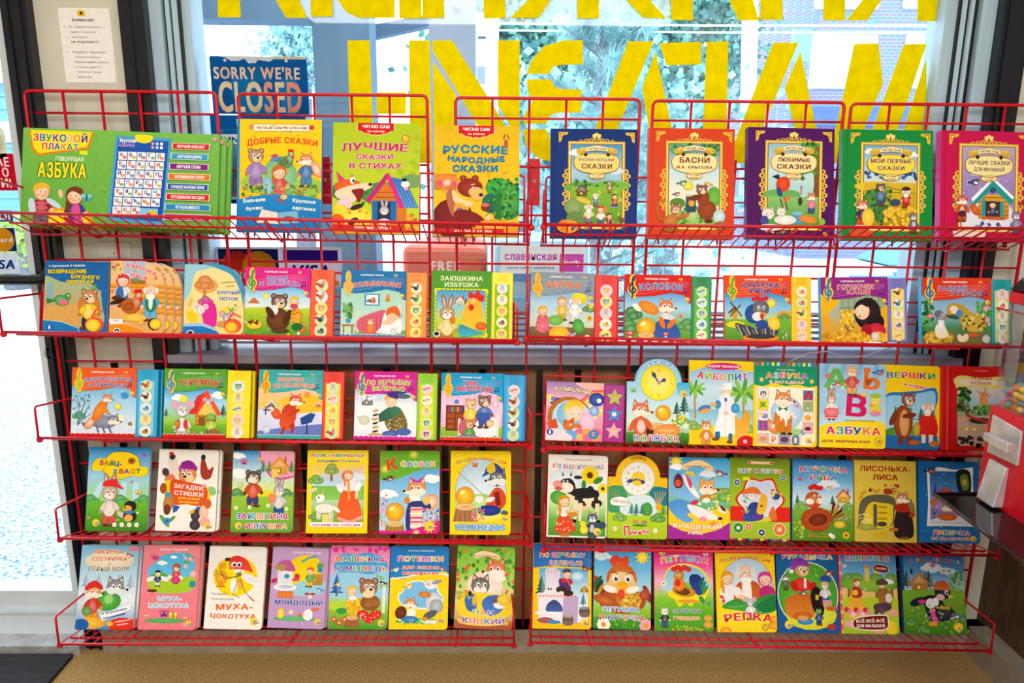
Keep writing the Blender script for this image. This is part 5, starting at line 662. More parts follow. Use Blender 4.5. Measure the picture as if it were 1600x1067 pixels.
def c_clockyellow():
    K.setclip(K.cl[0]); R(-5, -60, 105, 8, 'f6c40e'); E(50, 0, 48, 46, 'f6c40e', 'fad42a', n=36); K.setclip(K.cl[1]); R(0, 0, 100, 14, 'f6c40e'); G(0, 14, 100, 100, '3a9a70', 'b8dc48', 'b4d828', 'a8cc20'); P([(0, 16), (20, 13), (50, 10), (80, 13), (100, 16), (100, 6), (0, 6)], 'f6c40e'); P([(0, 18), (26, 18), (34, 52), (0, 56)], '3f9a62', 1); P([(72, 18), (101, 18), (101, 44), (74, 40)], '1f7a90', 1); P([(28, 34), (72, 30), (80, 60), (24, 60)], 'd8ecf0', 1); [line([(84, 50), (78+i*5, 22)], 1.3, 'c8b058') for i in range(5)]; E(86, 48, 6, 6, 'e8b020'); [line([(14, 40), (4+i*7, 20)], 1.2, 'a88a60') for i in range(3)]
    K.setclip(None); T('ЧАСИКИ', 50, -31, 26, 4.6, 'b05a10', arc=4); [E(24+q*52/5*1, -20+abs(q-2.5)*8, 2, 2.6, 'f09a18') for q in (0, 5)]; clockface(50, 2, 27, 'f4f4ee', range(1, 13), ('8a4a9a', '3a8a9a', 'c05a3a', '5a7a3a')); E(50, 2, 12, c='f8cc1c', c2='fbe04a')
    K.setclip(K.cl[1]); P([(4, 38), (10, 34), (22, 32), (32, 36), (38, 42), (32, 46), (18, 47), (6, 45)], 'fdfdf4', 1, '4a8a5a'); T('ТРИ КОТА', 21, 40, 30, 4.4, 'd8281c', rot=-5); [fir(x, 58, 7, c) for x, c in ((40, '3a9a80'), (48, '2a7a8a'), (58, '3a8a78'), (94, '5aa838'))]; E(66, 52, 9, 12, '3a9a40', '58b050'); tree(66, 56, 5, '4aa848'); E(46, 66, 7, 6, '3a8a60'); R(0, 62, 100, 100, 'b8d828', 'a8cc1c'); [mush(46+i*8, 73, 3.6, ('c8642a', 'e09a3a', '8a4a20')[i]) for i in range(3)]; E(54, 78, 13, 2, '3a8a28'); bush(84, 66, 10, '58a838'); flower(80, 86, 4, 'fff'); flower(12, 84, 4, 'f8e8f0'); flower(88, 92, 3, 'f0a030'); bush(20, 66, 9, '78b838')
    T('П', 32, 87, 12, 16, 'd8281c', 'fff', 1.4, rot=5); T('икник', 54, 88, 34, 8, 'd8281c', 'fff', 1.2, rot=6, jit=6)
def c_fox(): G(0, 0, 100, 100, '2aa0e0', '8ad0f0', '68b838', 'd8c020'); sun(12, 6, 8, 'f4d838'); cloud(14, 12, 8); P([(22, 10), (40, 4), (56, 4), (72, 12), (68, 16), (46, 10), (26, 15)], 'f4dca0', 1, 'c88a3a'); T('Книжка-картинка', 47, 11, 42, 3, 'c0642a', arc=2); cloud(64, 20, 9, 'e0f0fa'); [bush(x, 46, 14, '6ab838') for x in (78, 94, 86)]; scat(70, 38, 98, 54, 16, 3, ('f0a030', 'f8d850', '5aa030'), 4); bird(84, 19, 6, '8a5a78', -1); P([(-1, 58), (20, 64), (60, 66), (96, 62), (101, 90), (60, 95), (20, 90), (-1, 80)], 'f8d41c', 1); P([(-1, 82), (22, 90), (50, 94), (80, 88), (101, 78), (101, 101), (-1, 101)], 'a82aa0', 0); P([(6, 26), (18, 18), (28, 24), (36, 34), (48, 46), (44, 54), (20, 50), (4, 44)], '5aa0e0', 1, None, '8ac4f0'); P([(8, 30), (14, 20), (22, 26), (22, 36), (12, 38)], '6a1a30', 1); E(15, 32, 5, 6, 'e8502a'); P([(22, 20), (34, 30), (46, 42), (50, 50), (40, 46), (28, 34)], 'f4f4f8', 1); P([(28, 22), (36, 28), (38, 38), (32, 34)], 'e84a5a', 1); P([(26, 20), (30, 15), (34, 19), (38, 16), (44, 24)], 'f8c828'); head('fox', 62, 37, 13, 'f0a038', 1); E(60, 50, 9, 6, 'c88a30'); E(62, 52, 6, 4, 'fdf0d8'); P([(-1, 58), (16, 52), (36, 56), (44, 64), (30, 70), (40, 76), (30, 80), (10, 72)], '4a90d8', 1, None, '6ab0ec'); P([(30, 58), (56, 62), (80, 72), (72, 76), (44, 72)], 'f4f0f0', 1); E(42, 55, 7, 3.4, 'd8304a', None, 20); E(86, 62, 11, 5, 'f8e8dc', None, -40); E(87, 61, 8, 3, '4a3a40', None, -40); E(84, 74, 4, 2.4, '2a2a30'); scat(46, 52, 84, 66, 16, 3, ('fdf4d8', 'f8d860', 'fff'), 6); E(56, 75, 6, 4, 'f09ab0'); E(74, 82, 8, 5, 'f0982a'); T('КРАШЕНЫЙ', 47, 84, 80, 7, 'fdf8e0', 'c8581c', .9, arc=-2.4); T('ЛИС', 44, 91.5, 26, 6, 'fdf8e0', 'c8581c', .9)
def c_catcock(): G(0, 0, 100, 100, '6a8a1a', '96b820', 'a8c828', 'a0c028'); R(29, 3.6, 71, 7.4, 'e8b088'); R(33, 4.4, 67, 6.6, 'f4d4b8'); E(32, 5.5, 2, c='c83a2a'); E(68, 5.5, 2, c='c83a2a'); T('КОТ И ПЕТУХ', 50, 15.5, 76, 6.4, 'fff', 'fff', 1.1, cols=('58a828', '2a70c0', 'f0a01c', 'e02a3a', '8a1a6a', 'f8d020', '3a98a8')); R(-1, 59, 101, 77, 'e0281c'); 
def c_catcock2():
    c_catcock(); g = [(50+math.cos(a)*(38+4*math.cos(a*6)), 50.5+math.sin(a)*(27+3*math.cos(a*6))) for a in [i*.2618 for i in range(24)]]; P(g, 'd8321c', 1); g2 = [(50+(x-50)*.9, 50.5+(y-50.5)*.9) for x, y in g]; P(g2, 'fdf4e8', 1); g3 = [(50+(x-50)*.86, 50.5+(y-50.5)*.86) for x, y in g]; P(g3, 'c4d4f0', 1, None, 'dce8f8'); E(48, 74, 24, 5, 'd8d048'); P([(22, 76), (28, 62), (36, 54), (50, 56), (54, 74)], '2a3a88', 1, None, '3a50a8'); P([(44, 66), (52, 44), (62, 48), (58, 66)], 'e8a818', 1, None, 'f4c03a'); E(52, 58, 2, c='5a3a10'); head('cat', 36, 46, 8, 'd0ccd8', 1); P([(18, 44), (30, 36), (44, 36), (52, 44), (36, 43)], 'e0702a', 1); E(46, 72, 7, 5, '6a3a98'); hen(76, 46, 5, '2a5a98', -1, ('f0b81c', '1f8a6a', 'e0a020'), neck='f4d028'); P([(68, 74), (64, 68), (72, 58), (78, 74)], 'e8742a', 1); scat(20, 46, 30, 66, 12, 2.4, ('8ab048', 'a8c868', '6a8a98'), 3)
    for x, y, s, c in ((11, 30, 4.6, '1f4a98'), (88, 23, 4, '1f5aa0'), (13, 85, 8.4, '3a8a28'), (30, 83, 5, 'e8642a'), (52, 90, 5.4, '3a2a6a')): flower(x, y, s+1, 'f0f4e0', c, 8); flower(x, y, s, c, 'f4e8f8', 8)
    E(82, 86, 11, c='fbe8d0'); E(82, 86, 9.6, c='f0741c'); head('cat', 82, 86, 4.4, 'f8c098', 1); R(20, 23, 32, 27, 'e0e81c'); [R(i*6.2, 97.6, i*6.2+6.2, 101, ('e0281c', '2a4a98', 'f8d020', 'a82a78', '3a1a5a', '1f98a8')[i % 6]) for i in range(17)]
def c_hen(): G(0, 0, 100, 100, '1a70b8', '6ab4e4', 'd0e8f4', '98c848', '5a9a2a'); cloud(60, 30, 12, 'e0f0fa'); T('КУРОЧКА', 51, 12, 82, 8, 'fff', 'fff', 1.1, arc=1.4, cols=('d82a5a', '3a98d0', 'e8782a', '48a838', '9a3ab0', 'e0a01c')); T('РЯБА', 51, 22.5, 48, 7.6, 'fff', 'fff', 1.1, cols=('d83a8a', '38a048', 'e83a2a', '3a70c8')); bfly(12, 25, 4.6, 'e04a9a'); bird(62, 34, 3, 'e8a030', 1); [fir(x, 54, 6, '1f7a5a') for x in (8, 66)]; house(84, 45, 10, 'e8b838', 'c8502a'); [bush(x, 58, 9, '7ab83a') for x in (14, 92)]; R(0, 62, 100, 100, '7ab434', '4a8a24'); scat(74, 60, 98, 76, 24, 2, ('d878a0', 'e8a0c0', '6a9a38'), 4); scat(2, 72, 20, 96, 40, 2.4, ('d8c838', '6aa830', 'a8d048'), 5); [L(62, 68, [(0, .8), (math.cos(a)*3, math.sin(a)*3), (math.cos(a+.28)*2.6, math.sin(a+.28)*2.6)], 8, c) for a, c in ((-.2, 'a84a1c'), (-.6, '5a1c10'), (-1, 'd8762a'), (-1.4, '6a2412'))]; E(40, 74, 27, 20, 'a8421a', 'c8602a'); E(34, 50, 14, 14, 'b8501c', 'd8742e'); E(42, 74, 16, 10, '6a2410', '8a3a1c', 10); E(28, 52, 7, 5, 'f8f0e4'); E(44, 51, 5, 4.6, 'f8f0e4'); [E(30+i*5, 35-(i == 1)*2, 5, 4, 'd8201c') for i in range(4)]; eyes(38, 46, 10); L(39, 50, [(-.4, 0), (.9, .2), (0, .8)], 6, 'f0a81c'); E(37, 57, 2.6, 4, 'd82a28'); line([(34, 90), (24, 95), (40, 94)], 1.6, 'd87a1c'); line([(48, 90), (58, 95), (42, 95)], 1.6, 'd87a1c'); E(78, 81, 20, 8, '5a8a28', '78a838'); E(77, 79, 9.4, 5.6, 'e8b818', 'f8e050'); flower(88, 92, 6, 'f0c01c', '7a4a18', 9); flower(66, 94, 4, 'fff'); E(62, 92, 3, c='fff')
def c_foxlady(): R(0, 0, 100, 100, 'e4cc48', 'dcc44a'); T('ЛИСОНЬКА-', 50, 10, 84, 8.6, 'b01c20'); T('ЛИСА', 50, 20.5, 42, 8.6, 'b01c20'); P([(6, 72), (8, 54), (20, 44), (50, 42), (66, 48), (64, 66), (58, 80), (10, 86)], '5a5a48', 1, None, '6f6d58'); P([(16, 64), (26, 52), (42, 52), (60, 54), (62, 60), (56, 80), (16, 82)], 'e8c81c', 1, None, 'f4d828'); R(30, 54, 36, 82, '5a5448'); [R(38, 56+i*7, 52, 58.5+i*7, 'b89018') for i in range(3)]; E(44, 78, 8, 4, '4a4438'); scat(8, 66, 26, 80, 24, 2.2, ('f8f4c8', 'f0e070'), 4); E(18, 82, 16, 5, '98a038', 'b8c048'); E(42, 91, 13, 5, 'e8b820'); [E(x, y, 5.4, 2.6, 'd89a20', None, r) for x, y, r in ((14, 40, 20), (28, 36, -30), (36, 38, 30), (10, 46, 60))]; E(25, 37, 2.4, c='2a2018'); scat(48, 30, 66, 40, 18, 2, ('c0301c', '5a7a3a', 'e8a030'), 3); E(54, 38, 8, 5, 'a83a28'); line([(62, 44), (68, 32)], .9, '4a6a2a'); E(70, 31, 2.6, c='c82030'); E(66, 30, 2.2, c='c82030'); E(88, 58, 9, 16, '7a7448', '8f8858', 10); P([(68, 60), (88, 58), (94, 92), (64, 92)], '2e2224', 1); scat(70, 68, 90, 90, 24, 1, ('5a3a48',), 5); P([(66, 54), (84, 52), (88, 62), (68, 62)], 'b02a20', 1); head('fox', 77, 46, 9.4, 'c86a28', 1, c2='f4e8d0'); E(62, 84, 8, 3, 'c87828'); E(80, 94, 8, 2, '8a5a28'); E(92, 66, 5, 4, 'c03028')
def c_rolling(): R(0, 0, 100, 100, '1a6eb8', '1c74c0'); scat(2, 2, 98, 98, 60, .7, ('e8f4fc',), 4); P([(13, 10), (34, 7), (60, 10), (90, 6), (89, 24), (91, 50), (88, 79), (40, 79), (12, 80), (15, 50)], 'f4f8fc', 0); G(18, 12, 85, 77, '1f6ab4', '4a88d0', 'a890d0', '6a60a8'); scat(18, 14, 84, 70, 30, .8, ('fff',), 5); P([(18, 72), (50, 64), (85, 70), (85, 77), (18, 77)], 'dce0f4'); [fir(x, 42, 9, '4a3a98') for x in (28,)]; P([(62, 12), (84, 12), (84, 40), (66, 38)], '1a2a20', 1); P([(68, 18), (80, 16), (82, 32), (72, 34)], '6a8a3a', 1); E(75, 25, 4, 5, 'd8a83a'); E(44, 36, 9, 4, 'c83a28', 'd8543a'); bird(20, 12, 6, '1a2a4a', 1, 'd86a2a'); E(24, 50, 7, 5, 'b8642a', 'd08040', 20); [line([(24, 66), (20+i*5, 58+i)], 1, '3a3060') for i in range(3)]; head('fox', 46, 56, 9, 'd8641c', 1); E(46, 68, 16, 6, 'c85a1c', 'e07a2a'); T('ЛИСИЧКА', 52, 87, 62, 7, 'fff', 'fff', 1, cols=('d82a3a', 'f0982a', '48a838', 'e0c020', '3a80c8', 'c83a98', 'e8582a')); T('СО СКАЛОЧКОЙ', 50, 94.5, 64, 4.4, 'c86a5a', 'fdf0e8', .7); logo(88, 94, 5)
# bottom shelf
def c_greywolf(): G(0, 0, 100, 100, '78bce4', 'b8dcf0', 'e8f2fa', '3a88c8'); E(50, 18, 44, 16, 'e8dcc0', 'f4ecd8'); T('ЛИСИЧКА-', 49, 7.5, 56, 7, 'e86a1c', 'fdf4e0', .9); T('СЕСТРИЧКА', 50, 16, 62, 6.6, 'e86a1c', 'fdf4e0', .9); T('и', 51, 22, 4, 4, 'e86a1c'); T('СЕРЫЙ ВОЛК', 50, 28, 74, 7.4, '8a8068', 'fdf8e8', .9, arc=-2); R(82, 1, 99, 7, 'e88a9a'); bird(84, 12, 4, 'c84a3a', -1); [fir(x, 48, 9, 'a8c8e4') for x in (12, 34, 70, 90)]; E(52, 66, 24, 17, '3a9a3a', '6ac048'); E(54, 64, 8, 8, '98d878'); head('wolf', 64, 50, 15, '7a8088', 1, c2='e4e8ec'); fig('fox', 27, 56, 12, 'f09424', 'd83a28', 'e8a028', 1); P([(12, 54), (16, 46), (28, 42), (40, 47), (42, 53), (28, 50)], 'd82a28', 1); E(18, 78, 9, 8, '5a8a4a', '8ab068'); E(28, 92, 24, 10, 'f0a41c', 'f8c848'); E(10, 94, 14, 10, '1f60b0'); P([(42, 82), (92, 70), (94, 76), (46, 90)], 'f8fafc'); T('с игровыми', 66, 78, 44, 4, '2a5ab0', rot=13); T('заданиями', 66, 83.5, 40, 4, '2a5ab0', rot=13); E(82, 94, 26, 12, 'e0281c', 'e83a2a'); T('собираем,', 82, 89, 28, 2.6, 'fde8d8', rot=10); T('клеим,', 82, 93, 20, 2.6, 'fde8d8', rot=10); E(60, 93, 6, 4, 'f0c020')
def c_flypink(): R(0, 0, 100, 100, 'f28a94', 'f07e8c'); scat(4, 4, 96, 98, 14, 6, ('f07684', 'f4949c'), 3); T('КОРНЕЙ ЧУКОВСКИЙ', 53, 5, 50, 3, 'fdf0f0'); P([(12, 40), (10, 28), (22, 20), (34, 12), (56, 9), (84, 10), (92, 22), (90, 34), (94, 46), (84, 55), (50, 57), (22, 55)], '4ab8e8', 1, None, '7ad0f4'); P([(10, 40), (30, 34), (60, 38), (92, 38), (93, 48), (82, 55), (50, 57), (20, 54)], 'a8d028', 1); P([(12, 38), (30, 32), (50, 38), (30, 42)], '5ab038', 1); cloud(54, 14, 4); cloud(34, 21, 6); E(22, 15, 6, 4, 'e03a7a'); bfly(18, 13, 6, 'e85a94'); scat(70, 10, 92, 20, 20, 3, ('f8c0dc', 'e88ab8', '6ab048'), 4); flower(76, 25, 4, 'f8b8d8'); flower(90, 34, 6, 'f8c0d8', 'f0e060'); E(90, 46, 6, 6, '1f9aa0'); [E(28+q*12, 40, 8, 4, 'f4f0f8', None, q*-20) for q in (-1, 1)]; fig('boy', 28, 34, 5, 'f8e0b0', '1f4a80', 'f0f0f0', 1, hair='f0d048', hat='2a2a38'); E(20, 54, 9, 2.4, '5a2a18'); [E(58+q*10, 38, 6, 3, 'eaf4f8', None, q*-30) for q in (-1, 1)]; fig('girl', 60, 27, 6, 'f8d0a8', 'e84a3a', 'd8287a', -1, 1, hair='2a1a18', hat='b85a3a'); E(60, 41, 8, 6, 'd82a6a', 'e84a8a'); T('МУХА-', 52, 63, 44, 7, '8accf0', 'fdfafa', 1.2); T('ЦОКОТУХА', 51, 71, 72, 7.4, '8accf0', 'fdfafa', 1.2); E(46, 89, 36, 4, '4ab058', '5ac068'); bfly(44, 81, 8, 'a82a9a'); bfly(60, 83, 8, 'f0d82a'); bfly(14, 84, 5, 'f4b8a8'); bfly(82, 86, 4, 'f8c848'); logo(88, 92, 5)
def c_flywhite(): R(0, 0, 100, 100, 'f4f2ec'); E(48, 36, 38, 34, 'f4d800', 'ffe818', n=30); E(24, 38, 11, 12, 'e8981c', 'f8bc40'); R(18, 20, 30, 28, 'e8a428'); E(24, 46, 6, 4, 'e8981c'); R(16, 48, 32, 50, 'd08818'); R(28, 14, 38, 18, '2a2a2a'); [line([(12+i*4, 28), (10+i*3, 36)], .9, '6a4a18') for i in range(2)]; P([(36, 16), (48, 11), (64, 15), (72, 22), (78, 31), (66, 29), (48, 28), (38, 25)], 'e02a2c', 1, None, 'f05048'); E(44, 22, 5, 4.6, 'f4f0f0'); E(53, 22, 5, 4.6, 'f4f0f0'); E(45, 22.5, 2.6, 2.6, '1a1a1a'); E(53, 22.5, 2.6, 2.6, '1a1a1a'); E(40, 26, 5, 3, 'e8843a'); E(54, 30, 10, 3.4, 'fbf6f0'); E(76, 40, 18, 7, 'f4f4f8', 'e0e8f8', -25); E(46, 48, 6, 13, 'f4f4f8', 'e8eef8', 5); E(58, 46, 5, 9, 'f0a02a', 'f8c058', 10); E(54, 34, 5, 4, '7a8a50'); [line(p, .9, '2a2018') for p in ([(52, 36), (30, 40), (20, 28)], [(52, 37), (36, 38), (20, 34)], [(54, 38), (46, 58), (58, 62)], [(56, 38), (66, 54), (80, 64)], [(54, 35), (60, 26)])]; line([(74, 60), (84, 66)], 2, 'c84a2a'); T('Корней', 22, 57.5, 28, 4, '6a5a20', bold=0); T('Чуковский', 28, 63.8, 40, 4, '6a5a20', bold=0); T('МУХА-', 50, 73, 66, 9.4, 'e86a1c', jit=5, rot=2); T('ЦОКОТУХА', 49, 84, 80, 7.4, 'e86a1c', jit=7, arc=-1.5); logo(86, 90, 7)
def c_wash(): R(0, 0, 100, 100, 'c8a4d4', 'c09ccc'); T('КОРНЕЙ ЧУКОВСКИЙ', 60, 6, 50, 3, 'f8f0f8'); scat(6, 10, 96, 96, 24, 3, ('c49ed0', 'd0b0dc'), 5); P([(22, 46), (26, 24), (44, 12), (68, 9), (84, 16), (90, 34), (90, 46), (60, 58)], 'f8dc14', 1); P([(42, 46), (70, 40), (96, 42), (92, 56), (60, 60), (42, 58)], '9ad4e8', 1); R(74, 32, 92, 46, 'c8983a', 'b8842c'); E(86, 22, 6, 6, '6aa848'); R(82, 24, 90, 30, '3a88c8'); line([(52, 18), (66, 12), (80, 10)], 3, '2aa0c8'); R(12, 24, 38, 48, 'eef2f6', 'dce4ee'); P([(6, 26), (14, 18), (30, 16), (42, 26), (38, 30), (12, 28)], 'c85aa0', 1); P([(4, 26), (12, 22), (26, 22), (20, 30)], 'b8945a', 1); E(28, 36, 5, 4, '3a98c8'); E(26, 50, 21, 6, 'f4f6f8', 'dce6f0'); E(27, 49, 13, 3, 'b8ccd8'); R(14, 55, 42, 63, 'd86a28'); [R(16+i*7, 56, 21+i*7, 62, 'e88a3a') for i in range(4)]; E(6, 42, 6, 4, 'c82a5a', None, 30); E(46, 36, 5, 5, 'd8284a'); E(44, 40, 7, 3, 'e04a6a'); fig('boy', 69, 29, 6.4, 'f8d0a8', '6ab048', 'f0d028', -1, hair='d8701c'); E(66, 57, 5, 2, 'c02a28'); E(76, 57, 5, 2, 'c02a28'); E(72, 61, 4, 2.6, 'f4e8b0'); bird(88, 52, 4, '3a90d0', -1); T('МОЙДОДЫР', 52, 68, 86, 7.4, '1f50a8', 'f0ecf8', .9); E(46, 88, 38, 4, '58b868', '68c878'); E(22, 82, 6, 9, 'f8d01c', 'fce460'); flower(40, 80, 4, 'f8f0b0'); bfly(56, 83, 5, 'f08a4a'); P([(64, 78), (76, 76), (78, 86), (70, 90), (62, 86)], 'f8f4fa', 1); E(82, 76, 8, 2.6, 'e8703a', None, 10); logo(88, 91, 5.4)
def c_basket(): G(0, 0, 100, 100, 'f078b8', 'f4a8d0', 'b8e0f0', '98cc40', '4a9a2a'); scat(4, 1, 98, 8, 10, 5, ('e83a98',), 4); P([(10, 14), (26, 9), (40, 11), (60, 8), (80, 11), (94, 18), (97, 30), (80, 34), (40, 34), (8, 30)], '4aa8e0', 1); P([(-1, 36), (30, 32), (70, 34), (101, 30), (101, 60), (-1, 60)], '9ad4f4', 1); T('МАШЕНЬКА', 50, 16, 86, 8.6, 'fff', 'fff', 1.2, arc=1, cols=('e8701c', '3a98d8', '38a048', 'e02a4a', 'f0b81c', '8a3ab0', '2a70c8', 'd83a8a'), jit=5); T('И МЕДВЕДЬ', 53, 27, 86, 7.6, 'fff', 'fff', 1.2, cols=('2a70c8', 'e0a01c', '7a3ab0', '2a98a8', '38a048', 'd82a5a', '3a78c8'), jit=5); fir(12, 56, 13, '2a6ab8'); bird(14, 47, 3.6, 'e8c030', 1); R(90, 42, 95, 80, 'ecece4'); scat(76, 36, 99, 50, 30, 2, ('98c848', 'c8e080', '68a838'), 5); bird(90, 45, 4, '2a3040', -1); E(14, 72, 18, 8, 'b8d838'); P([(30, 64), (56, 64), (54, 82), (34, 82)], 'e8b81c', 1); scat(32, 66, 54, 80, 24, 2, ('f8dc50', 'c8901c'), 6); head('girl', 38, 54, 8, 'f8d4b0', 1, hair='e8c048'); E(40, 63, 7, 4, 'f4f0f4'); E(70, 68, 17, 13, '8a5024', 'a86a34'); head('bear', 66, 50, 15, '9a5c28', 1); E(66, 58, 10, 6, 'f4d8a8'); eyes(64, 49, 12); E(66, 70, 6, 4, 'a86a38'); E(80, 68, 6, 5, 'a86a38'); [E(58+i*11, 82+(i % 2)*5, 9.5, 7.6, 'd8201c', 'e84038') for i in range(3)]; scat(50, 76, 86, 92, 16, 1.1, ('fff',), 7); stump(40, 86, 10, 'b06a38'); [flower(10+i*9, 88+(i % 2)*4, 5, 'e8502a', 'f8e8d0') for i in range(3)]; E(22, 78, 9, 5, '3a9a48'); logo(90, 92, 6)
def c_rhymes(): R(0, 0, 100, 100, '1f80d0', '2a90dc'); P([(-1, 42), (20, 40), (50, 35), (74, 32), (101, 36), (101, 101), (-1, 101)], 'ffd80e', 1); P([(-1, 41), (30, 38), (60, 33), (101, 35.5), (101, 33), (60, 31), (30, 36), (-1, 39)], 'f8f4d0'); T('Татьяна Скачкова', 52, 5, 46, 2.6, 'e8f4fc'); T('ПОТЕШКИ', 51, 15, 80, 8, 'fff', 'fff', 1.3, cols=('d83a9a', 'f0a81c', '4aa838', 'e8502a', 'c84ab0', 'e8c020', 'f0984a')); T('для самых', 52, 25, 64, 5.4, 'e8501c', 'fdf4e4', 1); T('маленьких', 52, 32, 64, 5.4, 'e8501c', 'fdf4e4', 1); bird(9, 29, 4, 'f0e0b0', 1); bird(89, 27, 3.4, 'c86a4a', -1); P([(22, 54), (30, 44), (52, 41), (62, 44), (78, 44), (84, 54), (92, 62), (84, 72), (60, 76), (34, 74), (20, 70), (14, 60)], 'f4f8fa', 1); P([(23, 55), (31, 45.5), (52, 42.5), (62, 46), (77, 46), (82, 55), (90, 62), (82, 70), (60, 74), (34, 72), (21, 69), (16, 60)], '7ac0ec', 1); E(50, 90, 40, 5, '78b834', '98d048'); bird(32, 49, 5, 'f0c020', 1); E(20, 80, 10, 11, '5a2a18', '7a3a20', -20); head('fox', 36, 69, 8.4, 'e0822a', 1); E(38, 80, 8, 7, 'fdf4e8'); E(36, 88, 14, 6, '2a78c0', '4a98dc'); E(76, 68, 14, 17, 'c8ccd4', 'eceef2'); E(80, 72, 12, 12, '9aa0aa', 'c8ccd4'); E(70, 82, 13, 6, '5a5e68', None, 25); E(70, 91, 12, 3, 'e8e8ec'); E(60, 58, 11, 5.4, 'c8702a', 'e09a4a', -8); E(70, 46, 11, 8, 'e8eaee', 'fff'); E(80, 43, 9, 3.4, '9aa0aa', None, 15); E(66, 46, 4, 3, 'f4b8b0'); eyes(67, 44, 7, -1); scat(12, 88, 86, 94, 26, 1.6, ('fff', '4a9a28', 'f8e860'), 5); E(62, 87, 4, 3, 'f08a2a'); logo(86, 88, 6)
def c_pan(): G(0, 0, 100, 100, '7ac838', 'a8d858', 'e8d8a0', 'c87848'); scat(0, 0, 100, 60, 130, 4.4, ('4aa028', '6ac038', '98d848', 'f08a3a', 'e8703a', '38882a'), 5); P([(28, 11), (40, 6), (60, 7), (74, 12), (70, 15), (50, 12), (32, 15)], 'f8e8c0', 1, 'c88a3a'); T('Книжка-картинка', 50, 11.6, 42, 2.6, 'b0642a', arc=1.4); E(50, 48, 32, 26, 'f4d8c8', 'fbece4'); head('fox', 68, 28, 16, 'e8762a', -1, c2='fdf4ec'); E(74, 38, 12, 6, 'fdf4ec'); head('cat', 42, 48, 16, '6a6a58', 1, c2='f0ece4'); [line([(36+i*6, 40), (37+i*6, 44)], 1.4, '2a2a28') for i in range(3)]; P([(8, 60), (30, 56), (74, 58), (97, 62), (96, 82), (60, 90), (8, 84)], 'f4d42a', 1); P([(16, 64), (28, 58), (36, 62), (36, 78), (22, 78)], '3a70b8', 1); E(33, 66, 4, 9, 'e8b03a'); E(24, 58, 4, 5, '2a2420'); P([(46, 70), (56, 60), (80, 60), (82, 76), (60, 84)], '3a68b8', 1, None, '4a80d0'); E(76, 70, 10, 7, 'f0eef4'); E(72, 64, 10, 5, '6a5a70', None, 20); E(84, 64, 12, 10, 'e8b828', 'f8d850'); scat(2, 52, 26, 64, 20, 3, ('f08a3a', '98d048', '6ab838'), 3); R(0, 90, 100, 101, 'b8623a', 'a85434'); E(46, 92, 40, 6, 'f0c848'); T('ПАН', 49, 80, 38, 7.6, 'fff', 'fdf8ec', 1.3, cols=('6ab848', 'e09a48', '7a58b0')); T('КОЦКИЙ', 50, 90, 74, 9, 'fff', 'fdf8ec', 1.3, cols=('7a58b0', 'd86a9a', 'e08a3a', '4a90c8', '9a68b8', '8a70c0'), arc=-1); flower(90, 92, 4, 'f0b020'); flower(8, 90, 3, 'e8d0a0')
def c_stove(): R(0, 0, 100, 100, 'ffd414', 'fcc80e'); P([(-1, -1), (101, -1), (101, 28), (60, 27), (30, 26), (-1, 29)], '1a60b0', 0, None, '2a78c8'); scat(2, 2, 98, 26, 16, 5, ('2a6cbc', '3a80cc'), 4); T('ПО ЩУЧЬЕМУ', 50, 13, 80, 7.6, 'fff', 'fdf0e0', .9, arc=1, cols=('e8642a', 'e89a2a', '3a98d0', 'd83a8a', '48a838', 'c88a3a')); T('ВЕЛЕНЬЮ', 56, 22.5, 58, 7, 'fff', 'fdf0e0', .9, cols=('d83a8a', '3a90c8', 'e8782a', '58a838')); G(10, 29, 94, 92, '5ab0e8', 'a8d8f4', 'e8f0f8', 'f0f4fa'); fir(14, 58, 12, '1f6a5a'); fir(86, 70, 7, '2a80b0'); house(88, 52, 7, 'b8904a', 'e8eef4'); E(76, 38, 10, 7, 'b8e0f8', 'e0f4fc'); P([(20, 30), (36, 28), (46, 32), (46, 52), (52, 58), (18, 58), (22, 52)], 'dcd4e8', 0, None, 'f0ecf4'); [E(24+i*7, 33, 1.6, c='e8a0b0') for i in range(3)]; P([(8, 58), (54, 57), (78, 62), (76, 94), (10, 92)], 'e8e4ee', 0, None, 'f4f2f8'); P([(52, 60), (78, 62), (76, 94), (50, 94)], 'c0a8d0'); [E(12+i*6, 61.5, 2, 1.6, 'e88a7a') for i in range(11)]; P([(24, 80), (24, 72), (36, 66), (48, 72), (49, 80)], '2a3a78', 1, None, '4a6ab0'); R(4, 80, 50, 83, 'f8f4f8'); E(22, 90, 14, 5, 'b05a6a'); E(36, 92, 12, 3, '3a90c8'); [R(25+i*4, 52, 27.4+i*4, 55, '2a2440') for i in range(2)]; fig('boy', 58, 36, 7.4, 'f4c89c', 'c8284a', '5a3a24', 1, hair='e8b03a', hat='4a4a78'); P([(44, 42), (56, 42), (62, 54), (48, 54)], '5a2a78', 1); E(53, 43, 5, 4, 'd8342a'); E(48, 54, 9, 6, '3a241c'); E(60, 58, 9, 5, '3a241c'); E(48, 58, 5, 3, 'e8e0d8'); bird(90, 29, 5, '6a3a1c', -1, 'f0a030'); [P([(x-8, y), (x+8, y), (x+7, y+9), (x-7, y+9)], '5a4238', 1, None, '8a7468') for x, y in ((60, 86), (88, 76))]; E(60, 85, 8.6, 3, 'a89a90'); L(60, 84, [(-.8, .2), (-.3, -1.2), (0, -2.2), (.6, -.8), (1, .2)], 5, 'a8b8a0'); E(88, 75, 8.6, 2.4, '7a98b8'); logo(88, 92, 6)
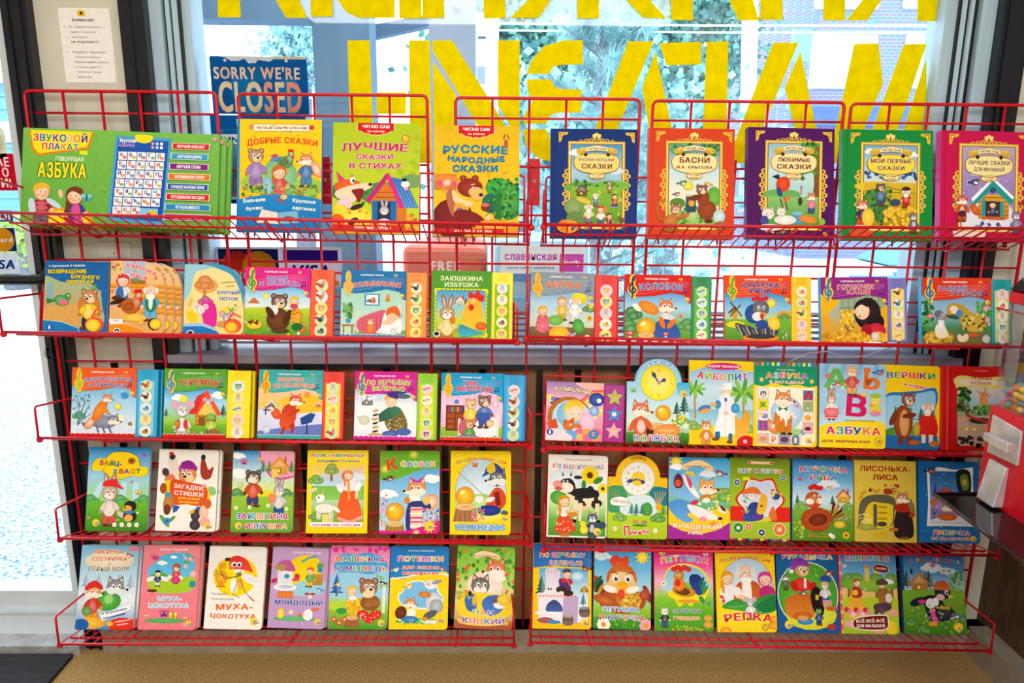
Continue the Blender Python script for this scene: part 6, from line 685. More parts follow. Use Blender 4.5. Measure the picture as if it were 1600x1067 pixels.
def c_cock(): G(0, 0, 100, 100, '2a98e0', '6ac0f0', 'a8dcf4', '98cc38', '4a9a28'); cloud(12, 12, 12, 'd8ecf8'); E(11, 5, 8, 5, 'd8282a'); T('5', 11, 5, 3, 3, 'f8d8c0'); sun(84, 12, 9, 'ffe428'); E(0, 46, 12, 14, 'b83a1c'); [E(6+i*3, 44+i*5, 4, 13, ('1f6a3a', '2a3a28', 'c8981c', '8a2a18')[i % 4], None, -35+i*5) for i in range(5)]; [E(92+i*2, 54+i*3, 5, 12, ('8a3a1c', 'a84a24', '7a2a18')[i % 3], None, 25+i*10) for i in range(4)]; E(50, 66, 42, 22, 'a84c1c', 'c86a2a'); E(62, 64, 22, 15, 'c89028', 'e8c048'); scat(44, 58, 82, 76, 40, 3.4, ('d8a838', 'f0d060', 'b87820'), 4); E(48, 40, 27, 27, 'c8641c', 'e08a34'); P([(26, 42), (34, 32), (62, 32), (72, 42), (76, 52), (50, 58), (20, 52)], 'f4d8a8', 1, None, 'e8b040'); E(28, 52, 12, 6, 'fdf0e4', None, -15); E(68, 52, 12, 6, 'fdf0e4', None, 15); P([(26, 18), (36, 10), (46, 14), (58, 11), (60, 22), (50, 26), (44, 20), (34, 24)], 'd8341c', 1, None, 'e85a2a'); [(E(x, 39, 5.6, 5.6, 'fff'), E(x+.4, 39.6, 3.4, 4, '5a6a78'), E(x+.4, 39.6, 1.8, 2.4, '14141a'), E(x+1.4, 38, .9, c='fff')) for x in (38, 59)]; line([(30, 31), (42, 33)], 1.4, '3a1a10'); line([(56, 33), (68, 31)], 1.4, '3a1a10'); P([(40, 46), (50, 42), (60, 46), (52, 53)], 'f0b01c', 1); E(48, 58, 6, 8.6, 'd8301c', 'f0584a'); E(20, 66, 22, 8, 'b04a1c', 'd07a34', -15); E(88, 58, 9, 8, 'a8402a', 'c8604a'); R(0, 86, 100, 101, '4aa028', '3a8a24'); [flower(x, 95, s, c, 'f0a020', 8) for x, s, c in ((18, 12, 'fdf8f0'), (92, 12, 'f4a8b8'))]; blades(30, 92, 74, 100, 40, 8, ('8ad048', '58a830', '3a8828')); T('ПЕТУШОК', 48, 76, 66, 7, '2a98dc', 'fff', 1.2, jit=4); T('И КУРОЧКА', 50, 86, 80, 7.6, 'fff', 'fff', 1.2, jit=5, cols=('d8284a', 'e8a01c', '2a70c8', '8a3ab0', '38a048', 'e8502a', '3a98d8', 'd83a8a'))
def c_gold(): G(0, 0, 100, 100, 'd8146a', 'f04a9a', 'f8b8d0', '8acc30', '5ab028', '48a028'); P([(14, 44), (20, 28), (34, 20), (56, 18), (80, 24), (94, 38), (92, 52), (80, 66), (70, 64), (62, 70), (52, 66), (42, 71), (34, 62), (24, 58), (22, 50)], 'f8e020', 1); P([(16, 44), (22, 29), (36, 21), (56, 20), (78, 26), (90, 38), (90, 50), (20, 52)], '7ac4ec', 1, None, 'b8e0f4'); T('ПЕТУШОК', 52, 13, 84, 9, 'fff', 'fff', 1.2, arc=6, cols=('f0902a', '58a838', 'e8b020', '2a70c8', '4aa0d8', 'a83ab0', 'e0503a')); E(64, 48, 24, 10, '8ac838'); P([(60, 42), (62, 32), (76, 32), (84, 42), (82, 54), (72, 56)], '1f2f78', 1, None, '2a48a0'); [E(80+i*3, 40+i*5, 3, 9, ('1f6a5a', '2a8a6a', '4a9a38')[i], None, -30) for i in range(3)]; E(50, 52, 20, 9, 'c8801c', 'e8b038', -8); E(48, 52, 13, 6, '5a3418', '7a4a24', -8); E(42, 44, 10, 11, 'e8701c', 'f8a838'); E(42, 33, 9, 8, 'c87a28', 'e8a040'); [E(34+i*6, 25-(i % 2)*2, 5.4, 4.4, 'd8201c', 'f03a28') for i in range(5)]; E(40, 42, 5, 6, 'e8281c'); eyes(41, 33, 7, -1); L(34, 36, [(0, -.4), (-1.3, .2), (0, .6)], 5, 'f0c030'); E(80, 62, 4, 7, '3a9a38', None, 30); flower(16, 43, 5, 'fbf4f4', 'd84a6a'); E(58, 64, 20, 3, 'e8a030'); logo(14, 5, 5); bfly(88, 7, 4.6, 'f0c8e0'); bfly(92, 66, 4, '3a98c8'); T('ЗОЛОТОЙ', 54, 76, 48, 5.4, '1f50a0', 'f0f8d8', .8, arc=1); T('ГРЕБЕШОК', 54, 84.5, 46, 5, 'e8642a', 'fdf4d0', .8, arc=-1); fig('cat', 17, 77, 6, 'e8e8ec', '3a3a40', '3a60a8', 1); E(90, 84, 7, 5, 'e8a848'); E(90, 92, 8, 6, 'd89a38', 'f0b858'); scat(30, 94, 84, 99, 30, 2, ('e8a030', '8ad040', 'd8c838'), 5)
def c_turnip(): R(0, 0, 100, 100, 'fcd010', 'ffe01a'); T('ПО СЛОГАМ ЧИТАЮ САМ', 50, 11, 86, 5, 'fff', None, .5, arc=6, cols=('d83a3a', '2a78c8', 'f0982a', '38a048', '8a3ab0', 'e02a6a')); E(52, 44, 45, 46, 'd8881a', n=36); E(52, 44, 44, 45, 'b4d4ec', 'e4f0f8', n=36); P([(0, 74), (100, 66), (101, 101), (0, 101)], 'ffe020'); P([(6, 56), (10, 44), (26, 42), (34, 50), (34, 64), (12, 66)], 'f0eef0', 1); scat(4, 56, 14, 66, 8, 3, ('e04a3a', 'f4e0d8'), 3); head('lass', 19, 34, 10, 'f8d4ac', 1, hair='e8a02a'); P([(30, 50), (42, 38), (64, 38), (76, 48), (70, 70), (34, 70)], 'c8561c', 1, None, 'd8682a'); P([(44, 40), (58, 40), (58, 68), (46, 68)], 'f6f4f0', 1); E(36, 52, 7, 10, 'f4f2f0', None, 25); head('man', 50, 27, 14, 'f4c8a4', 1); E(52, 44, 6, 7, 'fbfaf6'); P([(72, 52), (80, 44), (96, 46), (101, 60), (78, 62)], 'c0287a', 1); head('gran', 83, 35, 11, 'f4c8a8', -1, hat='d83a8a'); P([(8, 70), (30, 60), (54, 64), (72, 58), (98, 54), (101, 72), (76, 78), (40, 74)], '2a8a34', 1, None, '4aa848'); P([(66, 68), (98, 56), (101, 70), (80, 76)], '1f7a44', 1); line([(20, 70), (48, 68)], 1, '98d068'); E(44, 58, 9, 4, 'f4c8a4', None, -25); fig('mouse', 56, 64, 6.5, 'b8b8c0', 'f0f0f2', 'c0c0c8', -1); T('РЕПКА', 52, 82, 84, 12, 'e0241c', 'fff4e0', 1.3, arc=4); E(80, 94, 6, c='c8a01c', c2='e8cc58'); [E(x, y, 10, 6, 'e8981c', 'f8c838') for x, y in ((14, 98), (94, 92), (98, 84))]
def c_mitten(): R(0, 0, 100, 100, '16609c', '185aa0'); scat(2, 2, 98, 98, 18, 3, ('2a78b8',), 3); E(50, 54, 50, 52, 'f4f8f0', n=40); E(50, 54, 48.6, 50.6, '48a02c', '68b838', n=40); scat(16, 20, 84, 60, 24, 3, ('78c848', '98d860'), 4); E(54, 78, 42, 24, 'd8dc30', 'e8e850'); T('РУКАВИЧКА', 51, 8, 84, 7.6, 'fff', 'fff', 1.1, arc=-1.4, cols=('d83a8a', 'e8a028', '48a838', '3a98d8', 'e0502a', 'c8d838', '9a4ac0', '3a80c8', 'f0b030')); P([(12, 74), (14, 60), (34, 52), (56, 54), (62, 68), (58, 80), (40, 84), (20, 82)], 'c86418', 1, None, 'e08a34'); E(40, 80, 16, 7, 'c05c14', 'e08830'); E(40, 42, 16, 11, 'd82a24', 'e8443c'); E(28, 44, 6, 9, 'c8201c', None, 30); E(58, 44, 6, 8, 'c8201c', None, -40); R(44, 34, 48, 46, 'f4f0e8'); head('bear', 42, 24, 12, 'd8964a', 1); P([(22, 26), (26, 12), (40, 9), (50, 14), (54, 20), (38, 19)], '7a2a98', 1, None, '9a48b8'); E(24, 26, 4, 3.4, 'f4f0f4'); P([(54, 54), (62, 44), (72, 50), (76, 70), (70, 80), (58, 72)], '1e1414', 1); R(62, 54, 67, 60, 'e8c020'); fig('hare', 78, 42, 7, 'd0a878', 'e8e0e8', '3a58b0', -1); P([(70, 36), (76, 30), (86, 32), (88, 38)], '2a4aa0', 1); R(74, 60, 88, 68, 'd8a090'); E(88, 70, 10, 4, 'c86a2a'); fig('wolf', 14, 34, 4.6, '6a7060', '5a6048', '5a6a40', -1); bird(86, 28, 4.6, 'c0302a', -1); bird(42, 52, 4, '4a6a5a', 1); E(44, 86, 13, 5, '2a80c8', '4aa0e0'); E(40, 82, 9, 4, 'e89a5a'); fig('frog', 66, 74, 5, '48982c', '2a50a0', '2a4890', 1); logo(16, 90, 6.4); E(86, 92, 7, 5, 'c03a38')
def c_swine(): G(0, 0, 100, 100, '1a68b0', '6ab0e0', 'f4c870', '88c038', '9acc30'); R(0, 0, 3.4, 101, 'e8588a'); [R(0, i*12, 3.4, i*12+4, 'f0d828') for i in range(9)]; P([(62, 22), (58, 30), (46, 34), (66, 34), (70, 26)], 'f0d060', 1); [tree(x, 38, 13, '68a82c', '8a6a38') for x in (16, 30, 90, 64)]; E(50, 40, 46, 12, '78b030', '98c840'); R(44, 20, 52, 36, 'e8c868'); P([(43, 20), (48, 14), (53, 20)], 'd88a3a'); cloud(84, 36, 7); R(3.4, 56, 100, 101, 'b8d42c', 'a8c828'); T('СВИНОПАС', 50, 7, 80, 9.4, 'fff', 'fff', 1.2, cols=('b81c30', '2a68b8', '38a048', 'b81c30', '3a78c8', '2a8a3a', '8a1c28'), arc=.8); P([(60, 19), (66, 15), (82, 17), (86, 21), (82, 25), (64, 23)], '7a1a20', 1, 'f4e8d0'); T('СКАЗКА', 73, 20, 19, 3.4, 'fdf0e0', rot=-4); bfly(9, 18, 4, 'f0e0c0'); P([(10, 70), (20, 48), (30, 48), (44, 68), (50, 76), (28, 82), (8, 78)], 'e8a41c', 1, None, 'f0c040'); [E(10+i*5.4, 71+(i % 3)*3, 4.4, 4.4, ('d8284a', 'f08ab0', 'f8d0d8')[i % 3]) for i in range(8)]; P([(22, 44), (34, 44), (38, 54), (22, 56)], 'c02a30', 1); head('girl', 30, 38, 6.4, 'f8d4ac', 1, hair='b85a28'); E(26, 50, 5, 5, 'f0c838'); line([(38, 50), (46, 44)], 2, 'f4d0a8'); P([(66, 46), (80, 44), (90, 54), (86, 66), (68, 64)], '98642a', 1, None, 'b07a38'); E(84, 56, 6, 8, 'e8e0d0'); head('boy', 73, 40, 6, 'f0c8a0', -1, hair='7a4a28'); P([(64, 40), (66, 34), (78, 33), (84, 39)], '5a4a38', 1); P([(58, 64), (84, 62), (86, 70), (62, 74)], '5a3a4a', 1); R(58, 68, 64, 80, '5a3a48'); R(68, 68, 74, 80, '6a4654'); E(90, 74, 9, 6, 'f0a898'); E(14, 88, 9, 7, 'f0b0a0'); E(86, 92, 10, 12, 'f4d428'); E(64, 96, 10, 5, 'f0a080'); P([(22, 82), (40, 78), (76, 76), (82, 82), (78, 94), (50, 96), (24, 94), (18, 90)], 'f4ecd8', 1); P([(23, 83), (40, 79.5), (75, 77.5), (80, 83), (77, 92.6), (50, 94.6), (25, 93), (20, 89)], '7a1a1c', 1); T('ВСЁ-ВСЁ-ВСЁ', 50, 84, 50, 5, 'fdf4e4', rot=2); T('ДЛЯ МАЛЫШЕЙ', 50, 90, 50, 4.6, 'fdf4e4', rot=1)
def c_magpie(): G(0, 0, 100, 100, '1a5aa8', '5a9cd8', 'c0dcf0', '98bc40', '4a8a24'); R(0, 0, 4, 101, '1a4a88'); cloud(50, 18, 12, 'dcecf6'); cloud(76, 22, 9, 'd0e4f2'); T('СОРОКА-БЕЛОБОКА', 54, 9, 82, 6, 'fff', None, .7, arc=3, cols=('e8642a', '3a98d8', 'f0c020', 'e03a5a', '48a838', 'c84ab0')); bfly(51, 15, 4.4, 'f04a8a'); bfly(68, 21, 3.4, 'f0a8b0'); [fir(x, 40, 10, '1f5a48') for x in (8, 44)]; house(28, 37, 13, 'c88a3a', 'b87628'); R(14, 20, 18, 26, '2a3038'); R(89, 24, 92, 62, 'c8c0b0'); scat(76, 20, 99, 46, 40, 3.2, ('4a8a3a', '78b058', '98c878', '3a7a34'), 5); E(60, 48, 40, 5, '78a848'); R(0, 46, 100, 101, '7ab030', '3a7a1c'); [bush(x, y, 8, '4a9028') for x, y in ((12, 86), (30, 94), (92, 80))]; E(24, 60, 14, 6, '141a28', '24304a', 20); P([(32, 56), (52, 52), (64, 60), (66, 80), (50, 88), (38, 76)], '181c28', 1, None, '28304a'); E(44, 62, 8, 8, 'f0ecf0'); E(52, 60, 5, 7, 'f4f0f4'); E(30, 60, 6, 3.4, 'd83a8a'); P([(42, 70), (50, 68), (54, 84), (48, 86)], 'e84a9a', 1); E(66, 74, 16, 11, '20242c', '3a404c'); E(65, 67, 14, 3.6, '3a3c34'); E(65, 67, 11, 2.4, 'c8a830'); line([(66, 66), (88, 62)], 1.4, 'b8843a'); E(64, 48, 13, 11, '1c2430', '303a4c'); E(60, 54, 7, 5, 'e8b8c0'); P([(50, 44), (54, 36), (68, 34), (76, 42), (74, 46), (60, 45)], 'c8541c', 1, None, 'd8703a'); E(70, 48, 3, 3.4, 'f4f4f4'); E(70.6, 48.4, 1.5, 2, '111'); L(74, 52, [(-.4, -.4), (1.6, .2), (0, .7)], 6, 'e8c040'); E(46, 87, 8, 3.6, 'e89a28'); bird(86, 77, 4, '3a70a8', -1); E(86, 90, 8, 7, 'e8b81c', 'f8d84a'); logo(86, 91, 5); scat(6, 64, 98, 98, 60, 2, ('8ac040', '58982a', 'a8d058', 'd8a8b8'), 7)
# ---------------------------------------------------------------- the room
YW, YP, YF = 1.92, 1.885, 1.70        # wall face, wire panels, front rails of the shelves
CREAM = mat('wall_paint', 'd2cfc0', .8, 0, .06, 8); WHITE = mat('white_paint', 'eceae4', .7, 0, .05, 6)
TRIM = mat('dark_trim', '0d1220', .28, 0, .4, 20, stretch=(8, 8, .6)); ALU = mat('aluminium', 'b2cddf', .4, 0, .12, 12, stretch=(6, 6, .4))
LILAC = mat('sill_paint', '8f8898', .45, 0, .25, 14); WOOD = mat('brown_panel', 'a8784e', .6, 0, .45, 16, c2='825a38', stretch=(1, 1, .3))
DWOOD = mat('dark_brown_panel', '5c4230', .55, 0, .5, 14, stretch=(3, 3, .5)); PLINTH = mat('plinth_metal', 'a39a8c', .5, .2, .25, 20)
CARPET = mat('carpet_pile', 'b6945e', .95, 0, .45, 220, .1, c2='86683e'); MAT = mat('rubber_mat', '2e2f33', .9, 0, .4, 60, c2='15161a', stretch=(.4, 8, 1))
BLACK = mat('black_rubber', '121316', .35, 0, .3, 20); CHROME = mat('brushed_metal', 'd4d6da', .34, .55, .25, 30); PVC = mat('door_paint', 'ccd6de', .45, 0, .08, 10)
PANE = glass('window_pane', (.97, .99, 1), .03); CLEAR = glass('clear_plastic', (.93, .92, .97), .1)
xw = lambda px, py=100: at(px, py, YW).x
def struct(name, mb, m): o = mb.build(name, m); o['kind'] = 'structure'; return o
XR = 1.40
fl = struct('floor', MB().box((-3.2, -3, -.05), (XR+.1, YW+.02, 0)), CARPET)
struct('ceiling', MB().box((-3.2, -3, 2.62), (XR+.1, YW+.2, 2.7)), WHITE)
struct('wall_left', MB().box((-3.3, -3, -.05), (-3.2, YW+.2, 2.7)), WHITE)
struct('wall_rear', MB().box((-3.3, -3.1, -.05), (XR+.2, -3, 2.7)), CREAM)
# the glazed wall: x positions read at the height of the top of the photo
XL0, XL1, XL2, XL3 = xw(24), xw(63), xw(201.6), xw(240); XS = xw(292); XG = xw(1478); XR0, XR1, XR2 = xw(1495), xw(1546), xw(1589)
ZS = at(800, 552, YW).z; ZT = 2.45; ZB = .075
wall = MB().box((XL0, YW, 0), (XL3, YW+.14, 2.7)).box((XR1, YW, 0), (XR+.1, YW+.14, 2.7)).box((-3.2, YW, ZT), (XR+.1, YW+.14, 2.7)).box((-3.2, YW, 0), (-2.35, YW+.14, 2.7))
struct('wall_back', wall, CREAM)
low = MB().box((XL3, YW, 0), (XR1, YW+.14, ZS-.02))
struct('wall_below_window', low, WOOD)
strips = MB()
for px in (181, 302, 362, 469, 605, 694, 754, 843, 903, 1010, 1075, 1150, 1215, 1330, 1440): x = at(px, 580, YW).x; strips.box((x-.0085, YW-.006, ZB), (x+.0085, YW+.001, ZS-.03))
struct('trim_1', strips, TRIM)
struct('trim_2', MB().box((XL0, YW-.03, 0), (XL1, YW, 2.62)).box((XL0+.012, YW-.036, 0), (XL0+.02, YW-.03, 2.62)).box((XL1-.02, YW-.036, 0), (XL1-.012, YW-.03, 2.62)), TRIM)
struct('trim_3', MB().box((XL2, YW-.028, 0), (XL3, YW, 2.62)).box((XL2+.026, YW-.033, 0), (XL2+.03, YW-.028, 2.62)), TRIM)
struct('trim_4', MB().box((XR1, YW-.028, 0), (XR2, YW, 2.62)).box((XR1+.012, YW-.033, 0), (XR1+.016, YW-.028, 2.62)), TRIM)
struct('baseboard_back', MB().box((XL1, YW-.05, 0), (XR, YW, ZB)).box((XL1, YW-.055, ZB-.008), (XR, YW, ZB)), PLINTH)
struct('wall_right', MB().box((XR, -3, 1.05), (XR+.1, YW+.14, 2.7)), CREAM)
struct('wall_right_panel', MB().box((XR-.005, -3, 0), (XR+.1, YW, 1.05)), DWOOD)
struct('baseboard_right', MB().box((XR-.06, -3, 0), (XR-.005, YW-.05, .085)), PLINTH)
# window: jamb strips, sill, bottom louvres, pane
YG = YW+.075
fr = MB()
for a, b, y0, y1 in ((240, 258, .0, .05), (262, 268, .012, .06), (270, 279, .02, .07), (283, 296, .03, .08)): fr.box((xw(a), YW+y0, ZS), (xw(b), YW+y1+.03, ZT))
for a, b, y0, y1 in ((1524, 1546, 0, .05), (1510, 1515, .01, .06), (1499, 1507, .02, .07), (1478, 1496, .03, .08)): fr.box((xw(a), YW+y0, ZS), (xw(b), YW+y1+.03, ZT))
gk = MB()
for a, b in ((258, 262), (268, 270), (279, 283), (1515, 1524), (1507, 1510), (1496, 1499)): gk.box((xw(a), YW+.02, ZS), (xw(b), YW+.08, ZT))
win = rootat('window_1', ((XS+XG)/2, YG, ZS)); win['kind'] = 'structure'
fr.build('window_frame', ALU, win); gk.build('gasket', BLACK, win)
MB().box((XS-.02, YG, ZS), (XG+.02, YG+.006, ZT)).build('pane', PANE, win)
lv = MB(); lv2 = MB()
for i in range(6): z = ZS+.012+i*.017; lv.box((XS, YG-.03, z), (XG, YG-.004, z+.004)); lv2.box((XS, YG-.024, z+.004), (XG, YG-.006, z+.006))
lv.build('bottom_rail', mat('white_rail', 'e8e8f2', .5), win); lv2.build('rail_grooves', TRIM, win)
MB().box((XL3-.02, YW-.035, ZS-.022), (XR1+.02, YW+.1, ZS)).build('sill', LILAC, win)
MB().box((XL3-.02, YW-.038, ZS-.034), (XR1+.02, YW-.0005, ZS-.022)).build('sill_lip', BLACK, win)
# glass door on the left
dr = rootat('door_1', (XL0-.05, YW, 0)); dr['kind'] = 'structure'
JX = at(62, 520, YW).x
MB().box((JX, YW-.01, 0), (XL0, YW+.1, ZT)).build('door_jamb', PVC, dr)
MB().box((-2.35, YW, 0), (JX, YW+.06, .165)).box((-2.35, YW-.012, .10), (JX, YW, .108)).build('kick_rail', PVC, dr)
MB().box((-2.35, YW-.06, 0), (XL0, YW+.1, .028)).build('threshold', CHROME, dr)
MB().box((-2.35, YW+.025, .165), (JX, YW+.031, ZT)).build('pane', PANE, dr)
bz = at(30, 437, YW-.06).z; bx = at(76, 437, YW-.06).x
MB().tube(rounded([(-2.2, YW-.06, bz), (bx-.01, YW-.06, bz), (bx, YW-.06, bz+.02), (bx+.004, YW-.005, bz+.022)], .02), .014, 8).build('push_bar', BLACK, dr)
lk = at(85, 549, YW-.01); MB().tube([(lk.x, YW-.012, lk.z), (lk.x, YW-.03, lk.z)], [.017, .015], 20).build('lock_cylinder', CHROME, dr); MB().box((lk.x-.004, YW-.033, lk.z-.008), (lk.x+.004, YW-.0295, lk.z+.008)).build('keyway', BLACK, dr)

def flat(name, q, draw, label, cat, group=None, Y=None, m=None, thick=.0012, base='ffffff', parent=None, r=0):
    """a printed sheet or sign: q = left, top, right, bottom in pixels on the upright plane Y"""
    Y = Y or YW; a = at(q[0], q[3], Y); b = at(q[2], q[1], Y); w = b.x-a.x; h = b.z-a.z
    global K
    K = Canvas(w, h); out = rrect(w, h, (r, r, r, r)); K.setclip(out); draw()
    o = canvas_obj(name, K, out, thick, base, parent, m); o.location = (a.x, Y-thick, a.z)
    return tag(o, label, cat, group)
def d_notice():
    R(0, 0, 100, 100, 'f6f5f2'); R(37, 3, 52, 11, 'f0c828'); S5(44.5, 7, 5, '1a1408'); T('ВНИМАНИЕ!', 47, 16, 44, 4.6, '222')
    for i, (s, x, w) in enumerate((('1.  Не понравившиеся', 44, 74), ('книги и диски', 44, 50), ('возврату', 38, 32), ('НЕ ПОДЛЕЖАТ!', 46, 54), ('', 0, 0), ('2.   Возврату подлежат', 46, 78), ('исключительно -', 50, 54), ('бракованные диски,', 55, 68), ('а также книги с', 48, 52), ('типографским', 48, 48), ('браком.', 38, 28))):
        if s: T(s, x, 25+i*6.7, w, 3.6, '333' if s[0] != 'Н' else '111', bold=s[0] == 'Н')
def S5(x, y, r, c): L(x, y, [((1 if i % 2 == 0 else .42)*math.sin(i*.6283), -(1 if i % 2 == 0 else .42)*math.cos(i*.6283)) for i in range(10)], r, c)
flat('paper_notice', (104, 13, 171, 129), d_notice, 'white paper notice with a small yellow star taped on the cream wall', 'notice')
flat('wall_plate', (155, 378, 203, 402), lambda: (R(0, 0, 100, 100, 'e2ddd0'), R(0, 0, 100, 4, 'c0bab0'), E(50, 70, 3, c='8a8478')), 'blank cream cover plate on the wall below the large green box', 'wall plate', thick=.004, base='e0dccf')
def d_closed():
    R(0, 0, 100, 100, '1668b8', '1360ac'); P([(8, 0), (16, 2), (22, 8), (30, 8), (36, 4), (40, 12), (46, 14), (50, 6), (62, 9), (70, 0)], 'e8eef4'); R(66, 0, 100, 4.5, 'e8dcb8')
    P([(40, 14), (50, 14), (62, 40), (48, 44), (40, 30)], '1f74b8', 1); P([(20, 44), (46, 40), (60, 98), (30, 96)], '1a80c4', 1); P([(70, 44), (90, 44), (88, 96), (74, 96)], '1f88cc', 1)
    T("SORRY WE'RE", 48, 28, 90, 12, 'f4e6cc', None, cols=('f4e6cc', 'f0c8b4', 'f4dcc4', 'f4e6cc', 'f2d2bc')); T('CLOSED', 50, 68, 88, 31, 'f4e2bc', cols=('f4e2bc', 'f6eacb', 'f4e2bc', 'f2b79c', 'f4e2bc', 'f0a88e'))
    for x in (16, 79): E(x, 7, 1.6, c='f4f4f4')
flat('closed_sign', (334, 89, 479, 178), d_closed, 'blue sign reading SORRY WE ARE CLOSED hung inside the window', 'sign', Y=YG-.012, m=FILM, thick=.002, base='1a5aa0', r=.004)
def d_hours():
    R(0, 0, 100, 100, 'f2f4f6'); R(0, 0, 100, 21, '1668b8'); T('BUSINESS HOURS', 62, 8, 70, 8, 'f4f6fa'); R(6, 15, 36, 20, '2a90d8'); T('SUN', 20, 17.5, 12, 3, '0f4f9c')
    for i, s in enumerate(('SUNDAY', 'MONDAY', 'TUESDAY', 'WEDNESDAY', 'THURSDAY', 'FRIDAY', 'SATURDAY')): T(s, 30, 27+i*10, 46, 6, '0f4f9c'); T('10-7', 78, 27+i*10, 24, 6, '1a70c0'); R(0, 32+i*10, 100, 33, '7ab0dc')
    E(26, 78, 6, 7, 'e8b8a0'); R(0, 95, 100, 100, '0f4f9c')
flat('hours_sign', (339, 181, 478, 318), d_hours, 'blue and white opening hours sign below the closed sign', 'sign', Y=YG-.012, m=FILM, thick=.002, base='e8f0f8')
def d_mc(): R(0, 0, 100, 100, 'eef2f6'); R(3, 5, 97, 97, '0f2f6e'); E(32, 52, 27, c='e03a2c'); E(66, 52, 27, c='f0a424'); T('MasterCard', 48, 66, 74, 15, 'f8f4f0', it=.15)
flat('card_sticker', (342, 386, 437, 448), d_mc, 'card sticker with red and orange discs on the window', 'sticker', 'payment stickers', YG-.002, FILM, .0008)
def d_visa(): R(0, 0, 100, 100, 'e4e6f4'); R(5, 8, 94, 36, '3a22a0'); T('VISA', 50, 60, 66, 22, '1f2a8c', it=.25); R(5, 84, 94, 96, 'f0a828')
flat('card_sticker', (441, 386, 533, 448), d_visa, 'white card sticker with a violet bar, in the window left of the red newspaper box', 'sticker', 'payment stickers', YG-.002, FILM, .0008)
Yd = YW+.022
flat('door_sign', (-70, 240, 27, 297), lambda: (R(0, 0, 100, 100, 'd01430'), T('АЕ', 77, 22, 20, 13, 'fff'), T('О', 79, 50, 11, 13, 'fff'), T('И!', 78, 79, 17, 13, 'fff')), 'red sign with white letters on the glass door', 'sign', None, Yd, FILM, .001)
flat('card_sticker', (-66, 329, 19, 346), lambda: (R(0, 0, 100, 100, '1f5aa8'), T('CREDI', 66, 50, 60, 13, 'fff')), 'small blue strip sticker on the glass door above the orange disc', 'sticker', 'payment stickers', Yd, FILM, .001)
flat('card_sticker', (-66, 355, 24, 393), lambda: (R(0, 0, 100, 100, 'e8ecf0'), R(2, 3, 98, 97, '143070'), E(40, 50, 22, c='e0402c'), E(76, 50, 20, c='f0a020'), T('MasterCard', 58, 50, 70, 8, 'f4f2ee')), 'dark blue sticker with an orange disc on the glass door', 'sticker', 'payment stickers', Yd, FILM, .001)
flat('card_sticker', (-66, 396, 27, 427), lambda: (R(0, 0, 100, 100, 'dfe8f4'), T('VISA', 72, 52, 48, 15, '1a3f9c', it=.2)), 'pale sticker with blue letters on the glass door above the black bar', 'sticker', 'payment stickers', Yd, FILM, .001)
flat('oval_sticker', (-30, 196, 6, 248), lambda: (R(0, 0, 100, 100, 'e8ead8'), E(50, 50, 40, 54, 'd8dcb8', 'eceedc')), 'pale oval sticker on the glass door above the red sign', 'sticker', None, Yd, FILM, .001, r=.02)
tag(MB().box((-2.6, .4, 0), (at(128, 1010, YW-.06).x, YW-.07, .012)).build('door_mat', MAT), 'dark ribbed rubber mat in front of the glass door', 'door mat')
dm = bpy.data.objects['door_mat']
cs = [onplane(px, py, Vector((0, 0, .012)), Vector((0, 0, 1))) for px, py in ((122, 1012), (70, 1072))]
me = dm.data
for v in me.vertices:
    if v.co.x > -2: v.co.x = cs[0].x if v.co.y > 1 else cs[0].x+(cs[1].x-cs[0].x)*(cs[0].y-.4)/(cs[0].y-cs[1].y)

# ---------------------------------------------------------------- yellow letters on the glass
YEL = 'f6e400'
def letter(polys, label):
    P3 = [[at(x, y, YG-.0015) for x, y in pl] for pl in polys]
    x0 = min(p.x for q in P3 for p in q); z0 = min(p.z for q in P3 for p in q); v = []; f = []; t = .001
    for q in P3:
        b = len(v); n = len(q); v += [(p.x-x0, 0, p.z-z0) for p in q]+[(p.x-x0, t, p.z-z0) for p in q]
        f += [tuple(range(b, b+n)), tuple(range(b+2*n-1, b+n-1, -1))]+[(b+i, b+i+n, b+(i+1) % n+n, b+(i+1) % n) for i in range(n)]
    me = bpy.data.meshes.new('window_letter'); me.from_pydata(v, [], f)
    a = me.color_attributes.new('ink', 'FLOAT_COLOR', 'POINT'); a.data.foreach_set('color', [k for _ in v for k in (*lin(YEL), 1)])
    o = link('window_letter', me, FILM); o.location = (x0, YG-.0015-t, z0)
    tag(o, label, 'letter', 'yellow stencil letters on the window')
U = -110
letter([[(334, U), (369, U), (376, 27), (341, 27)], [(400, U), (436, U), (467, 0), (480, 28), (447, 28), (431, 0)]], 'yellow letter high on the window, first from the left above the closed sign')
letter([[(482, U), (516, U), (520, 26), (486, 26)], [(617, -46), (617, 28), (560, 28), (540, 18), (528, 0), (526, -20), (535, -40), (560, -46)]], 'yellow letter with a rounded bottom high on the window above the fox book')
letter([[(622, U), (656, U), (659, 29), (624, 29)], [(660, U), (692, U), (694, 28), (660, 29)]], 'yellow double bar letter high on the window left of the white cabinet')
letter([[(754, U), (788, U), (790, 28), (756, 29)], [(860, 0), (842, 28), (797, 28), (825, 0), (850, -40), (880, -40)]], 'yellow letter high on the window above the white cabinet, bar and slanting stroke')
letter([[(900, U), (934, U), (936, 29), (902, 29)], [(960, -40), (990, -40), (1015, 0), (1041, 29), (1005, 28), (978, 0)]], 'yellow letter high on the window in front of the pine tip')
letter([[(1046, U), (1080, U), (1083, 32), (1049, 31)], [(1110, -60), (1146, -60), (1176, 0), (1186, 32), (1154, 32), (1139, 0)], [(1188, U), (1222, U), (1223, 31), (1188, 31)]], 'yellow letter of three strokes high on the window left of the brick wall')
